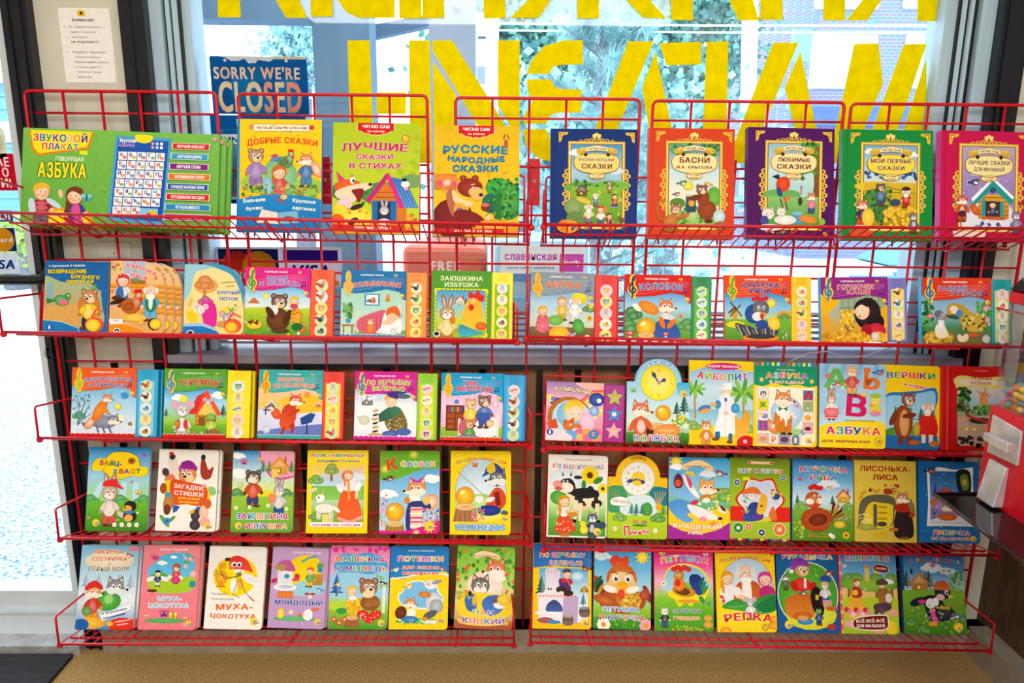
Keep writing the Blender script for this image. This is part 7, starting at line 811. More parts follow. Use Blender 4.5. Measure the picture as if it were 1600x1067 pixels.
letter([[(1288, U), (1322, U), (1320, 32), (1286, 32)], [(1377, 0), (1355, 32), (1322, 32), (1348, 0), (1380, -50), (1410, -50)], [(1436, U), (1470, U), (1469, 33), (1433, 33)]], 'yellow letter of three strokes high on the window in front of the brick wall')
letter([[(543, 63), (577.5, 63), (582, 178), (584, 255), (549, 255)], [(588, 144), (635, 144), (634, 178), (589, 178)], [(639, 63), (671, 63), (675, 255), (641, 255)]], 'yellow letter H shape in the lower row, leftmost behind the green fox book')
letter([[(676, 63), (706, 63), (776.5, 174), (806, 228), (812, 255), (782, 255), (676, 79)], [(778, 63), (812, 63), (812, 222), (778, 165)], [(676.5, 96), (712, 148), (711, 255), (679, 255)]], 'yellow letter N shape in the lower row, behind the yellow bear book')
letter([[(910.6, 63), (880, 63), (850, 72), (830, 95), (823, 115), (857.5, 115.6), (864, 104), (880, 101), (910.6, 100.7)], [(823, 124), (860, 124), (868, 137), (880, 139), (908.6, 139.7), (907.6, 176), (873, 176), (860, 180), (853.7, 193.5), (817, 193.5), (820, 177), (832, 159), (824.6, 142)], [(817, 202), (853.7, 202), (862, 222), (880, 228), (905, 228), (903, 255), (870, 255), (840, 247), (822, 228)]], 'yellow rounded E shaped letter in the lower row, above the dark blue book')
letter([[(981.4, 64.5), (1021.4, 64.5), (967.5, 195), (945, 255), (912, 255), (932, 195)], [(1024.4, 80.6), (1003, 137), (1013, 195), (1022, 255), (1062, 255), (1048.7, 195)]], 'yellow letter A shape in the lower row, above the orange book')
letter([[(1030.8, 67.5), (1095.6, 65.6), (1094.5, 100.5), (1041, 102)], [(1104, 65.6), (1137.6, 64.5), (1134, 255), (1096, 255)]], 'yellow letter of a short bar and upright, between the orange and purple books')
letter([[(1208, 66.7), (1247.5, 66.7), (1195, 191), (1168, 255), (1135, 255), (1161, 187.5)], [(1250.5, 80.6), (1226, 137), (1240, 195), (1250, 255), (1290, 255), (1273.7, 195)]], 'yellow letter A shape in the lower row, above the purple book')
letter([[(1334.8, 68.6), (1372.3, 67.5), (1379.5, 131), (1352, 195), (1342, 255), (1295, 255), (1307, 195)], [(1412.5, 69), (1447.3, 68.6), (1405, 195), (1385, 255), (1350, 255), (1365.6, 195)], [(1447, 92), (1448, 255), (1395, 255), (1414, 195)]], 'yellow letter M shape in the lower row, rightmost above the green book')
# ---------------------------------------------------------------- outside the window
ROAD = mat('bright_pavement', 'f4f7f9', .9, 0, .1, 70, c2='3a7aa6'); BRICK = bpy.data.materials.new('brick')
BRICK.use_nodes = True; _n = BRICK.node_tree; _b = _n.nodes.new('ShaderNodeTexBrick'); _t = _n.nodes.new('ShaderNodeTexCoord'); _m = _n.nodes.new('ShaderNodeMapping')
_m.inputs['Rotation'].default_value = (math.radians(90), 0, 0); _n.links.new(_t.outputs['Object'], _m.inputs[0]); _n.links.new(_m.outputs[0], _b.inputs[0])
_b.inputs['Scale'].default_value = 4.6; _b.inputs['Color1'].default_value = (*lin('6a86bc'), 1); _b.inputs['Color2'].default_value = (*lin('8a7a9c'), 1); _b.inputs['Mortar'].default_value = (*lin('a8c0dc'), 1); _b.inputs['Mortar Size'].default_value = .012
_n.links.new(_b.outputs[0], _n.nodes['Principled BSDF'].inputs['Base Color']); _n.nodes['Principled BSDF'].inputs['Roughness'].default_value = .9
OWHITE = mat('white_facade', 'f2f5f8', .7, 0, .03, 4); PORCH = mat('porch_grey', '5e7f9c', .7, 0, .2, 3, stretch=(3, 3, .4)); DOORG = mat('grey_door_leaf', '9aa6ba', .5, 0, .1, 4)
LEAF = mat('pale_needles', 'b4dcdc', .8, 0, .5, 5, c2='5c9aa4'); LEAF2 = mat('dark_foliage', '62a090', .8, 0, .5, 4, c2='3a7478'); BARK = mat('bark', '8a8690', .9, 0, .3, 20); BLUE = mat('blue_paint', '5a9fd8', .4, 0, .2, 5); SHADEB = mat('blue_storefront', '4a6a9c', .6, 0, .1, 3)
struct('ground_outside', MB().box((-14, YW+.14, -.2), (16, 30, -.06)), ROAD)
def bx(px0, py0, px1, py1, Y, dep):          # a box whose front face fills the pixels at depth Y
    a, b = at(px0, py1, Y), at(px1, py0, Y); return (a.x, Y, a.z), (b.x, Y+dep, b.z)
# porch post and header
pr = MB(); a, b = bx(490, -400, 562, 100, 3.0, .16); pr.box((a[0], a[1], -.06), (b[0], b[1], 3.2)); a2, b2 = bx(286, -400, 562, 29, 2.98, .12); pr.box(a2, (a[0], b2[1], 3.2))
a3, b3 = bx(573, 29, 676, 50, 3.3, .05); pr.hull8([(a3[0], 3.3, a3[2]-.03), (b3[0], 3.3, a3[2]+.03), (b3[0], 3.36, a3[2]+.03), (a3[0], 3.36, a3[2]-.03), (a3[0], 3.3, b3[2]-.03), (b3[0], 3.3, b3[2]+.02), (b3[0], 3.36, b3[2]+.02), (a3[0], 3.36, b3[2]-.03)])
struct('trim_5', pr, PORCH)
d2 = rootat('door_2', (at(710, 300, 3.1).x, 3.1, -.06)); d2['kind'] = 'structure'
a, b = bx(677, -300, 742, 500, 3.1, .05); MB().box((a[0], a[1], -.06), (b[0], b[1], 2.5)).build('door_leaf', DOORG, d2)
h = at(714, 0, 3.1); MB().tube(rounded([(h.x, 3.1, h.z+.14), (h.x, 3.05, h.z+.14), (h.x, 3.05, h.z-.03), (h.x, 3.1, h.z-.03)], .02), .012, 8).build('handle', CHROME, d2)
a, b = bx(739, 19, 779, 420, 3.5, .3); wc = rootat('white_cabinet', ((a[0]+b[0])/2, 3.65, -.06)); tag(wc, 'white upright cabinet with a keypad outside the window', 'cabinet')
MB().box((a[0], 3.5, -.06), (b[0], 3.8, b[2])).build('body', OWHITE, wc, .01); k0, k1 = bx(746, 104, 758, 130, 3.494, .006); MB().box(k0, k1).build('keypad', mat('keypad_grey', 'a8b8cc', .5), wc)
k0, k1 = bx(747, 57, 759, 60, 3.496, .004); MB().box(k0, k1).build('nameplate', SHADEB, wc)
# brick building with white windows
YB = 13.0; a, b = bx(1238, -300, 1620, 500, YB, .4); bb = rootat('brick_building', (a[0]+3, YB, -.2)); tag(bb, 'brick building with white windows across the street', 'building')
body_ = MB().box((a[0], YB, -.2), (b[0]+1, YB+6, 8))
body_.hull8([(at(1112, 0, 17).x, 17, -.2), (a[0], YB, -.2), (a[0], 17, -.2), (at(1112, 0, 17).x, 17.4, -.2), (at(1112, 0, 17).x, 17, 8), (a[0], YB, 8), (a[0], 17, 8), (at(1112, 0, 17).x, 17.4, 8)]); body_.build('walls', BRICK, bb)
for q in ((1274, -60, 1382, 13), (1412, -60, 1500, 13), (1264, 54, 1374, 138), (1408, 54, 1500, 138)):
    a1, b1 = bx(*q, YB-.06, .08); w_ = MB().box(a1, b1).build('window', OWHITE, bb, .03)
a1, b1 = bx(1236, 168, 1520, 196, YB-.1, .1); MB().box(a1, b1).build('shopfront', SHADEB, bb)
for q in ((1117, 20, 1126, 52), (1196, 66, 1226, 112)): a1, b1 = bx(*q, 15.2 if q[0] < 1150 else 13.6, .05); MB().box((a1[0], a1[1]-1.2, a1[2]), (b1[0], a1[1]-1.1, b1[2])).build('window', mat('blue_glazing', '7ab8e0', .2), bb)
tag(MB().tube([at(1166, 330, 9), at(1178, -300, 9)], .09, 10).build('utility_pole', mat('pale_pole', 'dce8f0', .7)), 'pale utility pole in front of the brick building', 'pole')
for i, y in enumerate((38, 49, -20)): tag(MB().tube([at(640, y-3, 6.4), at(1100, y+2, 6.4), at(1560, y+2, 6.4)], .008, 5).build('overhead_cable', OWHITE), ('pale overhead cable, upper of the two crossing the brick wall', 'pale overhead cable, lower of the two crossing the brick wall', 'pale overhead cable near the top edge')[i], 'cable', 'overhead cables')
sh = rootat('garden_shed', (at(1060, 190, 11).x, 11.5, -.06)); tag(sh, 'small white shed with a pale pitched roof among the trees', 'shed'); a, b = bx(1038, 178, 1080, 330, 11, 1.2)
MB().box((a[0], 11, -.06), (b[0], 12.2, b[2])).build('walls', OWHITE, sh); e = at(1060, 146, 11.6)
MB().prism([(a[0]-.15, 10.9, b[2]-.02), (b[0]+.2, 10.9, b[2]-.02), (e.x+.25, 10.9, e.z), (e.x-.25, 10.9, e.z)], (0, 1.5, 0)).build('roof', mat('pale_roof', 'a8c4d4', .7), sh)
def needles(mb, c, r, n, ln, rnd, w=.0032):
    for _ in range(n):
        d = Vector((rnd.gauss(0, 1), rnd.gauss(0, 1), rnd.gauss(.2, 1))).normalized(); p = c+d*r*rnd.random()*.4; q = p+d*ln*rnd.uniform(.6, 1.1); s = d.cross(Vector((rnd.random(), rnd.random(), 1))).normalized()*w
        mb.add([p-s, p+s, q], [(0, 1, 2)])
rnd = random.Random(5)
pt = rootat('pine_tree', (at(930, 300, 5.2).x, 5.2, -.06)); tag(pt, 'young pale pine tree with long needles close to the window', 'tree')
tz = at(930, -60, 5.2).z; px_ = pt.location.x; tr = MB().tube([(px_, 5.2, -.06), (px_+.02, 5.2, 1.2), (px_, 5.2, tz)], [.05, .035, .01], 8); ndl = MB()
for i in range(64):
    z = rnd.uniform(.1, tz-.05); f_ = (tz-z)/tz; L_ = .2+.75*f_*rnd.uniform(.6, 1); a_ = rnd.uniform(0, 6.283); e = Vector((px_+math.cos(a_)*L_, 5.2+math.sin(a_)*L_*.8, z+.22*L_+.1)); s_ = Vector((px_, 5.2, z)); tr.tube([s_, e], [.012, .005], 5)
    for j in range(5): needles(ndl, s_.lerp(e, .35+j*.16), .05, 46, .17, rnd)
tr.build('trunk', BARK, pt); o = ndl.build('needles', LEAF, pt)
def leafy(name, px, py, Y, w, h, n, m, label, tz0):
    c = at(px, py, Y); t = rootat(name, (c.x, Y, -.06)); tag(t, label, 'tree', 'trees across the yard'); r_ = random.Random(int(px)); lv_ = MB()
    tk = MB().tube([(c.x, Y, -.06), (c.x+.1, Y, c.z-h*.3), (c.x, Y, c.z+h*.4)], [.16, .12, .03], 8)
    for _ in range(n):
        d = Vector((r_.gauss(0, .45)*w, r_.gauss(0, .4)*w*.7, r_.gauss(0, .42)*h)); p = c+d; s = r_.uniform(.03, .075); u = Vector((r_.gauss(0, 1), r_.gauss(0, 1), r_.gauss(0, 1))).normalized(); v = u.cross(Vector((.3, 1, .2))).normalized(); lv_.add([p-u*s, p+v*s*.6, p+u*s, p-v*s*.6], [(0, 1, 2, 3)])
    for i in range(7): tk.tube([(c.x, Y, c.z-h*.3+i*h*.1), c+Vector((r_.uniform(-.6, .6)*w, r_.uniform(-.3, .3)*w, r_.uniform(-.3, .5)*h))], [.06, .015], 5)
    tk.build('trunk', BARK, t); lv_.build('leaves', m, t)
leafy('leafy_tree', 800, 60, 8.5, .8, 1.5, 8000, LEAF2, 'dark green tree behind the white cabinet', 0)
leafy('leafy_tree', 1055, 40, 10.6, .95, 1.9, 9000, LEAF2, 'dark green tree behind the small shed', 0)
leafy('leafy_tree', 930, 250, 7, 1.2, .9, 5000, LEAF, 'pale bushy tree behind the young pine', 0)
leafy('leafy_tree', 462, 84, 12, .5, .8, 1500, LEAF, 'sparse pale tree seen beyond the closed sign', 0)
leafy('leafy_tree', 20, 390, 9, .3, .35, 900, mat('spring_leaves', 'b8dc6a', .8, 0, .4, 6), 'yellow green tree seen through the glass door', 0)
bh = rootat('blue_house', (at(-40, 235, 10).x, 10.5, -.06)); tag(bh, 'pale blue clapboard house seen through the glass door', 'house'); a, b = bx(-160, 130, 20, 330, 10, 1.5)
hb = MB().box((a[0], 10, -.06), (b[0], 11.5, b[2]))
for i in range(12): hb.box((a[0], 9.97, b[2]-.16-i*.16), (b[0], 10, b[2]-.12-i*.16))
hb.build('walls', mat('pale_blue_siding', '6fa8d0', .8, 0, .1, 4), bh); MB().box((a[0]-.1, 9.9, b[2]), (b[0]+.12, 11.6, b[2]+.12)).build('roof', OWHITE, bh); a1, b1 = bx(-4, 190, 15, 222, 9.95, .05); MB().box(a1, b1).build('window', OWHITE, bh)
# newspaper boxes
def newsbox(name, q, Y, m, label, draw, face):
    a, b = bx(*q, Y, .35); r_ = rootat(name, ((a[0]+b[0])/2, Y+.17, -.06)); tag(r_, label, 'newspaper box', 'newspaper boxes outside the window')
    MB().box((a[0], Y, .2), (b[0], Y+.35, b[2])).build('cabinet', m, r_, .03); MB().box((a[0]+.05, Y+.05, -.06), (b[0]-.05, Y+.3, .2)).build('stand', PORCH, r_)
    MB().box((a[0]+.03, Y-.012, .45), (b[0]-.05, Y, b[2]-.2)).build('door', face, r_, .01)
    global K
    w = b[0]-a[0]-.04; K = Canvas(w, .13); out = rrect(w, .13); K.setclip(out); draw(); o = canvas_obj('header_panel', K, out, .004, 'ffffff', r_); o.matrix_world = Matrix.Translation((a[0]+.02, Y-.005, b[2]-.15))
newsbox('newspaper_box', (633, 384, 759, 600), 2.65, mat('coral_plastic', 'f0705a', .4, 0, .1, 5), 'coral red newspaper box outside the window', lambda: (R(0, 0, 100, 100, 'f27a68'), T('FREE', 52, 40, 42, 14, 'fde8e4')), mat('orange_door', 'f0602a', .4))
newsbox('newspaper_box', (772, 374, 924, 600), 2.6, mat('pale_blue_plastic', 'a8d0e8', .4, 0, .1, 5), 'pale blue newspaper box with pink lettering outside the window', lambda: (R(0, 0, 100, 100, 'f6f6fa'), T('славянская', 36, 30, 62, 9, 'd84ac0'), R(70, 24, 98, 72, 'e04ac0'), T('Family', 84, 46, 20, 6, 'fff'), T('SLAVIC FAMILY NEWSPAPER', 36, 62, 56, 3, '5a78b0'), R(0, 78, 100, 100, '4a90d0')), mat('blue_door', '78b4dc', .3))
# parked car: body, grille, windscreen, lamp, wheels
car = rootat('parked_car', (at(1390, 470, 4.6).x, 5.2, -.06)); tag(car, 'white car with blue windscreen and grille bars parked outside the window', 'car'); cx = car.location.x; z0 = at(1300, 470, 4.4).z
zt = at(1330, 383, 4.4).z; x0 = at(1318, 420, 4.4).x; x1 = at(1480, 420, 4.4).x
MB().hull8([(x0, 4.4, z0-.5), (x1+1.2, 4.4, z0-.5), (x1+1.2, 5, z0-.5), (x0, 5, z0-.5), (x0+.12, 4.45, zt-.14), (x1+1.2, 4.45, zt-.14), (x1+1.2, 5, zt-.14), (x0+.1, 5, zt-.14)]).build('body', OWHITE, car, .05)
MB().hull8([(x0+.3, 4.45, zt-.13), (x1+1, 4.45, zt-.13), (x1+1, 4.95, zt-.13), (x0+.3, 4.95, zt-.13), (x0+.6, 4.6, zt+.02), (x1+.8, 4.6, zt+.02), (x1+.8, 4.9, zt+.02), (x0+.6, 4.9, zt+.02)]).build('windscreen', BLUE, car, .02)
MB().prism([(x0+.3, 4.38, zt-.16), (x0+.62, 4.38, zt-.16), (x0+.75, 4.38, zt-.42), (x0+.5, 4.38, zt-.42)], (0, .03, 0)).build('headlamp', BLUE, car)
for i in range(5): MB().box((x0+.04+i*.01, 4.385, zt-.2-i*.05), (x0+.36+i*.06, 4.4, zt-.18-i*.05)).build('grille_bar', BLUE, car)
for q in (.5, 2.0): MB().tube([(x0+q, 4.36, z0-.5), (x0+q, 4.56, z0-.5)], .32, 20).build('wheel', BLACK, car)

# ---------------------------------------------------------------- wire panels, five grids standing against the wall
def pmm(a, b): return at(a, 550, YP).x, at(b, 550, YP).x
ZW = [at(60, y, YP).z for y in (140, 175, 251, 328, 405, 484, 564, 643, 724, 805, 887)]
ZTOP = [at(180, 143, YP).z, at(517, 148, YP).z, at(866, 154, YP).z, at(1180, 159, YP).z, at(1440, 163, YP).z]
PL = ('red wire grid panel at the left end, beside the glass door', 'red wire grid panel second from the left, in front of the closed sign', 'red wire grid panel in the middle, behind the gap between the shelves', 'red wire grid panel second from the right, behind the orange book', 'red wire grid panel at the right end, behind the pink book')
for i, (a, b) in enumerate(((91, 368), (400, 674), (715, 983), (1002, 1280), (1290, 1570))):
    x0, x1 = pmm(a, b); dz = ZTOP[i]-ZW[0]; r_ = rootat('wire_grid_panel', ((x0+x1)/2, YP, .05)); tag(r_, PL[i], 'wire grid panel', 'red wire grid panels on the wall'); zt_ = ZTOP[i]
    MB().tube(rounded([(x0, YP, .05), (x0, YP, zt_), (x1, YP, zt_), (x1, YP, .05)], .014), .0042, 8).build('frame', RED, r_)
    g_ = MB()
    for k in range(1, 5): x = x0+(x1-x0)*k/5; g_.tube([(x, YP, .055), (x, YP, zt_)], .0034, 6)
    for z in ZW[1:]+[.06]: g_.tube([(x0, YP+.006, z+dz*.5), (x1, YP+.006, z+dz*.5)], .003, 6)
    g_.build('grid_wires', RED, r_)
    xm = x0+(x1-x0)*.5-.03; z1 = at(866, 248, YP).z; MB().box((xm-.014, YP+.01, z1-.115), (xm+.014, YP+.014, z1)).build('mounting_plate', RED, r_); MB().tube([(xm, YP+.0095, z1-.055), (xm, YP+.016, z1-.055)], .004, 12).build('screw', CHROME, r_)
    for z in (z1-.06, .35): MB().tube([(x0+.02, YP, z), (x0+.02, YW, z)], .004, 6).build('wall_hook', RED, r_)

# ---------------------------------------------------------------- wire shelves
FLOOR = {}
def shelf(row, side, l, r, zb, label, back_h=.165):
    """l, r: pixel ends of the front rail; zb: height of the shelf floor under the books (depth 1.79)"""
    a, b = at(*l, YF), at(*r, YF); r_ = rootat('wire_shelf', ((a.x+b.x)/2, YF, (a.z+b.z)/2)); tag(r_, label, 'wire shelf', 'red wire book shelves')
    zb0, zb1 = zb; za = lambda x: a.z+(b.z-a.z)*(x-a.x)/(b.x-a.x); zf = lambda x: zb0+(zb1-zb0)*(x-a.x)/(b.x-a.x); YB_ = 1.826; sl = math.sin(math.radians(min(LEAN[row], 15))); cl = math.cos(math.radians(min(LEAN[row], 15)))
    def pt(x, y): return Vector((x, y, za(x)+(zf(x)-za(x))*(y-YF)/.09))
    FLOOR[(row, side)] = pt
    MB().tube([pt(a.x, YF), pt(b.x, YF)], .0036, 8).build('front_rail', RED, r_)
    f_ = MB(); n = int((b.x-a.x)/.0275)
    for i in range(n+1):
        x = a.x+(b.x-a.x)*i/n; f_.tube([pt(x, YF), pt(x, YB_), pt(x, YB_)+Vector((0, .003, -.008))], .0017, 5)
    f_.build('floor_wires', RED, r_)
    MB().tube([pt(a.x, YF+.05)-Vector((0, 0, .0045)), pt(b.x, YF+.05)-Vector((0, 0, .0045))], .0028, 6).tube([pt(a.x, YB_)-Vector((0, 0, .0045)), pt(b.x, YB_)-Vector((0, 0, .0045))], .003, 6).build('cross_wires', RED, r_)
    bk = MB(); gp = lambda x, h: pt(x, YB_)+Vector((0, .004+h*sl, h*cl))
    bk.tube(rounded([gp(a.x+.012, 0), gp(a.x+.012, back_h), gp(b.x-.012, back_h), gp(b.x-.012, 0)], .012), .003, 6)
    for k in (.36, .7): bk.tube([gp(a.x+.012, back_h*(1-k)), gp(b.x-.012, back_h*(1-k))], .0024, 6)
    m_ = int((b.x-a.x)/.13)
    for i in range(1, m_): x = a.x+(b.x-a.x)*i/m_; bk.tube([gp(x, 0), gp(x, back_h)], .0022, 6)
    bk.build('back_guard', RED, r_)
    for x, s in ((a.x, 1), (b.x, -1)):
        g0 = pt(x, YF); MB().tube(rounded([g0, g0+Vector((0, .002, .078)), gp(x+s*.006, .1), gp(x+s*.006, 0)], .008), .0028, 6).build('side_guard', RED, r_)
        MB().ball(g0-Vector((0, -.004, .006)), (.009, .006, .008), 8).build('corner_clip', RED, r_)
    for k in (.13, .5, .87):
        x = a.x+(b.x-a.x)*k; p = pt(x, YF); q = pt(x, YB_); MB().tube(rounded([p-Vector((0, 0, .007)), q+Vector((0, 0, -.011)), q+Vector((0, YP-YB_-.003, -.006)), q+Vector((0, YP-YB_-.003, .02))], .008), .0026, 6).build('bracket', RED, r_)
LEAN = {1: 13, 2: 14, 3: 15, 4: 17, 5: 21}
SH = (('top', 1, (-10, 332), (830, 352), (850, 351), (1640, 357.5), 1.207, 1.189, 1.188, 1.186), ('second', 2, (3, 518.6), (808, 532), (823, 526), (1600, 543), .949, .934, .936, .930),
      ('third', 3, (60, 684), (829, 696), (850, 700.7), (1552, 713), .679, .669, .671, .646), ('fourth', 4, (92, 841), (829, 849.5), (850, 857.5), (1560, 868), .418, .408, .401, .384), ('bottom', 5, (92, 1006.5), (803, 1007), (829, 1004), (1548, 1017), .127, .127, .132, .109))
for nm, rw, a, b, c, d, z1, z2, z3, z4 in SH:
    shelf(rw, 'L', a, b, (z1-.002, z2-.002), 'left red wire shelf of the %s row, holding %s' % (nm, ('the large green box', 'sound books left of the gap', 'five sound books', 'six books from hare to wolf', 'seven books from wolf to cat')[rw-1]))
    shelf(rw, 'R', c, d, (z3-.002, z4-.002), 'right red wire shelf of the %s row, holding %s' % (nm, ('the gilt framed books', 'sound books right of the gap', 'the blue clock book', 'the yellow clock book', 'seven books from stove to magpie')[rw-1]))
# ---------------------------------------------------------------- books
TH = {'arch': [(0, 0), (.93, 0), (1, .06), (1, .55), (.975, .7), (.91, .84), (.8, .94), (.62, 1), (0, 1)]}
def mats(me, m): me.materials.append(m)
def boardbox(name, x0, x1, y0, y1, z0, z1, m, parent, bevel=0):
    o = MB_local().box((x0, y0, z0), (x1, y1, z1)).build(name, m); o.parent = parent
    if bevel: b = o.modifiers.new('bevel', 'BEVEL'); b.width = bevel; b.segments = 2
    return o
class MB_local(MB): pass
COLM = {}
def cmat(c):
    if c not in COLM: COLM[c] = mat('card_'+str(len(COLM)), c, .4, 0, .06, 40)
    return COLM[c]
GROUPS = {1: 'books on the top shelves', 2: 'books on the second shelves', 3: 'books on the third shelves', 4: 'books on the fourth shelves', 5: 'books on the bottom shelves'}
def place(q, row):
    lam = math.radians(LEAN[row]); (tl, tr, br, bl) = [tuple(q[i:i+2]) for i in (0, 2, 4, 6)]
    p0 = (at(*bl, 1.79)+at(*br, 1.79))/2; ux = Vector((1, 0, 0)); uz = Vector((0, math.sin(lam), math.cos(lam))); n = Vector((0, -math.cos(lam), math.sin(lam)))
    c = [onplane(*p, p0, n)-p0 for p in (tl, tr, br, bl)]; c = [(v.dot(ux), v.dot(uz)) for v in c]
    e1 = ((c[1][0]-c[0][0]+c[2][0]-c[3][0])/2, (c[1][1]-c[0][1]+c[2][1]-c[3][1])/2); e2 = ((c[0][0]-c[3][0]+c[1][0]-c[2][0])/2, (c[0][1]-c[3][1]+c[1][1]-c[2][1])/2)
    th = (math.atan2(e1[1], e1[0])+math.atan2(e2[1], e2[0])-math.pi/2)/2; w = math.hypot(*e1); h = math.hypot(*e2)
    mx, my = sum(v[0] for v in c)/4, sum(v[1] for v in c)/4
    X = ux*math.cos(th)+uz*math.sin(th); Z = -ux*math.sin(th)+uz*math.cos(th); ctr = p0+ux*mx+uz*my; base = ctr-Z*h/2
    pt = FLOOR[(row, 'L' if q[0] < 832 else 'R')]
    low = min((base+X*s*w/2 for s in (-1, 1)), key=lambda v: v.z); gap = low.z-(pt(low.x, low.y).z+.0022)
    d = max(-.012, min(.02, gap/Z.z)); base = base-Z*d; h += d
    return Matrix((X, -n, Z)).transposed().to_4x4(), base, w, h, d
def book(name, row, q, label, art, t=.012, back='f4f0e4', shape='rect', r=.05, spine=None, split=None, panel=None, btn=None, group=None, plate=None):
    global K
    M, base, w, h, d = place(q, row); root = empty(name); root.matrix_world = Matrix.Translation(base) @ M; tag(root, label, 'book', group or GROUPS[row])
    wc = w*split if split else w; rr = r*w
    if shape == 'round': out = rrect(wc, h, (0, rr, rr, 0))
    elif shape == 'arch': out = [(a*wc, b*h) for a, b in TH['arch']]
    elif shape == 'clock': out = [(0, 0)]+rrect(wc, h, (0, rr, 0, 0))[1:7]+[(wc, h)]+[(wc/2+.375*wc*math.cos(a*math.pi/20), h+.375*wc*math.sin(a*math.pi/20)) for a in range(0, 21)]+[(0, h)]
    else: out = rrect(wc, h)
    K = Canvas(wc, h)
    if shape == 'clock': K.cl = ([(wc/2+.375*wc*math.cos(a*math.pi/20), h-.002+.375*wc*math.sin(a*math.pi/20)) for a in range(0, 21)], rrect(wc, h, (0, rr, 0, 0))); K.setclip(None)
    else: K.setclip(out)
    art(); cv = canvas_obj('cover', K, out, .0016, back, root); cv.location = (-w/2, 0, 0)
    if split:
        pw = w-wc; cp = boardbox('sound_panel', -w/2+wc+.0006, w/2, -.003, t, 0, h-.003, cmat(panel), root, .0025)
        K = Canvas(pw, h); x0 = -w/2+wc
        def pl():
            if plate: R(16, 19, 84, 97, plate)
            for i in range(5): line([(28, 5+i*2.2), (72, 5+i*2.2)], 2, dark(panel, .25))
        pl(); v = canvas_obj('speaker_print', K, [(.001, 0), (.0011, 0), (.0011, .0001)], .0001, panel, cp); v.location = (x0, -.003, 0)
        rnd_ = random.Random(label)
        for i in range(5):
            bt = MB_local().tube([(0, 0, 0), (0, -.0022, 0)], pw*.26, 20); o = bt.build('button', cmat(btn or 'f8f0d8')); o.parent = cp; o.location = (x0+pw*.5, -.0034, h*(1-.25-i*.165))
            K = Canvas(pw*.52, pw*.52); E(50, 50, 46, c=rnd_.choice(('f8f0d8', 'f8d0d8', 'd8ecf8', 'f8e47a', 'c8e8b0')), n=20); cs = ('8a5a2a', '4a4a50', 'e08a3a', 'd8604a', '5a88b8', '4a8a40', 'e8b030')
            k = rnd_.randrange(5); c_ = rnd_.choice(cs)
            if k == 0: head('bear', 50, 52, 24, c_)
            elif k == 1: hen(46, 52, 17, c_)
            elif k == 2: head('hare', 50, 60, 20, 'b8b0a8')
            elif k == 3: E(50, 56, 28, 16, c_, light(c_)); E(58, 42, 14, 14, dark(c_, .2))
            else: bird(50, 50, 20, c_)
            p_ = canvas_obj('button_print', K, [(0, 0), (.0001, 0), (.0001, .0001)], .00005, 'f0f0f0', None); p_.location = (0, 0, 0)
            me = p_.data; me.transform(Matrix.Translation((-pw*.26, -.0023, -pw*.26))); bm = bmesh.new(); bm.from_mesh(o.data); uv = bm.verts
            lay = None; bm.free(); join(o, p_)
    ins = .0004 if shape != 'rect' or split else .002
    pg = [(min(max(x, 0), wc-ins), y) for x, y in out]; cx_, cy_ = wc/2, h/2
    pg = [(cx_+(x-cx_)*(1-ins*2/wc), cy_+(y-cy_)*(1-ins*2/h)) for x, y in out]
    o = MB_local().prism([(x-w/2, .0016, z) for x, z in pg], (0, t-.0032, 0)).build('pages', PAGES); o.parent = root
    o = canvas_obj('back_cover', None, out, .0016, back, root); o.location = (-w/2, t-.0016, 0)
    if not split or spine: boardbox('spine', -w/2-.0007, -w/2+.0005, .0002, t-.0002, .0003, h-.0003, cmat(spine or back), root)
    if shape == 'clock':
        hz = h*(1-.01*(1 if 'blue' in label else 2)); rad = .27*w
        for ang, ln in ((-32 if 'blue' in label else 255, .78), (62 if 'blue' in label else 122, .5)):
            a = math.radians(ang); dv = (math.sin(a), math.cos(a)); nv = (dv[1], -dv[0]); L_ = rad*ln
            pts = [(dv[0]*k*L_+nv[0]*s*rad, -.0042, dv[1]*k*L_+nv[1]*s*rad+hz) for k, s in ((-.08, 0), (0, .05), (.4, .03), (.7, .13), (1, 0), (.7, -.13), (.4, -.03), (0, -.05))]
            o = MB_local().prism(pts, (0, .0008, 0)).build('clock_hand', cmat('14287a')); o.parent = root
        o = MB_local().tube([(0, -.003, hz), (0, -.006, hz)], rad*.09, 12).build('clock_pin', CHROME); o.parent = root
    return root
def join(o, p):
    """adds the printed picture p to button o as one mesh"""
    n = len(o.data.materials); o.data.materials.append(INK); me = bpy.data.meshes.new('button'); v = [tuple(x.co) for x in o.data.vertices]; b = len(v); f = [tuple(g.vertices) for g in o.data.polygons]; k = len(f)
    v += [tuple(x.co) for x in p.data.vertices]; f += [tuple(b+i for i in g.vertices) for g in p.data.polygons]; me.from_pydata(v, [], f)
    for m in o.data.materials: me.materials.append(m)
    me.polygons.foreach_set('material_index', [0]*k+[n]*(len(f)-k)); a = me.color_attributes.new('ink', 'FLOAT_COLOR', 'POINT'); src = p.data.color_attributes['ink'].data
    a.data.foreach_set('color', [1, 1, 1, 1]*b+[c for x in src for c in x.color]); o.data = me; bpy.data.objects.remove(p)
def again(root, dx, dy, dz, label):
    """another copy of the same title standing behind"""
    c = root.copy(); COL.objects.link(c); m = root.matrix_world; c.matrix_world = Matrix.Translation(m.to_3x3() @ Vector((dx, dy, dz))) @ m; c['label'] = label
    for ch in list(root.children):
        k = ch.copy(); COL.objects.link(k); k.parent = c; k.matrix_parent_inverse = ch.matrix_parent_inverse.copy()
        for g in list(ch.children): e = g.copy(); COL.objects.link(e); e.parent = k; e.matrix_parent_inverse = g.matrix_parent_inverse.copy()
    return c
def tk(*a, **k): return lambda: talk(*a, **k)
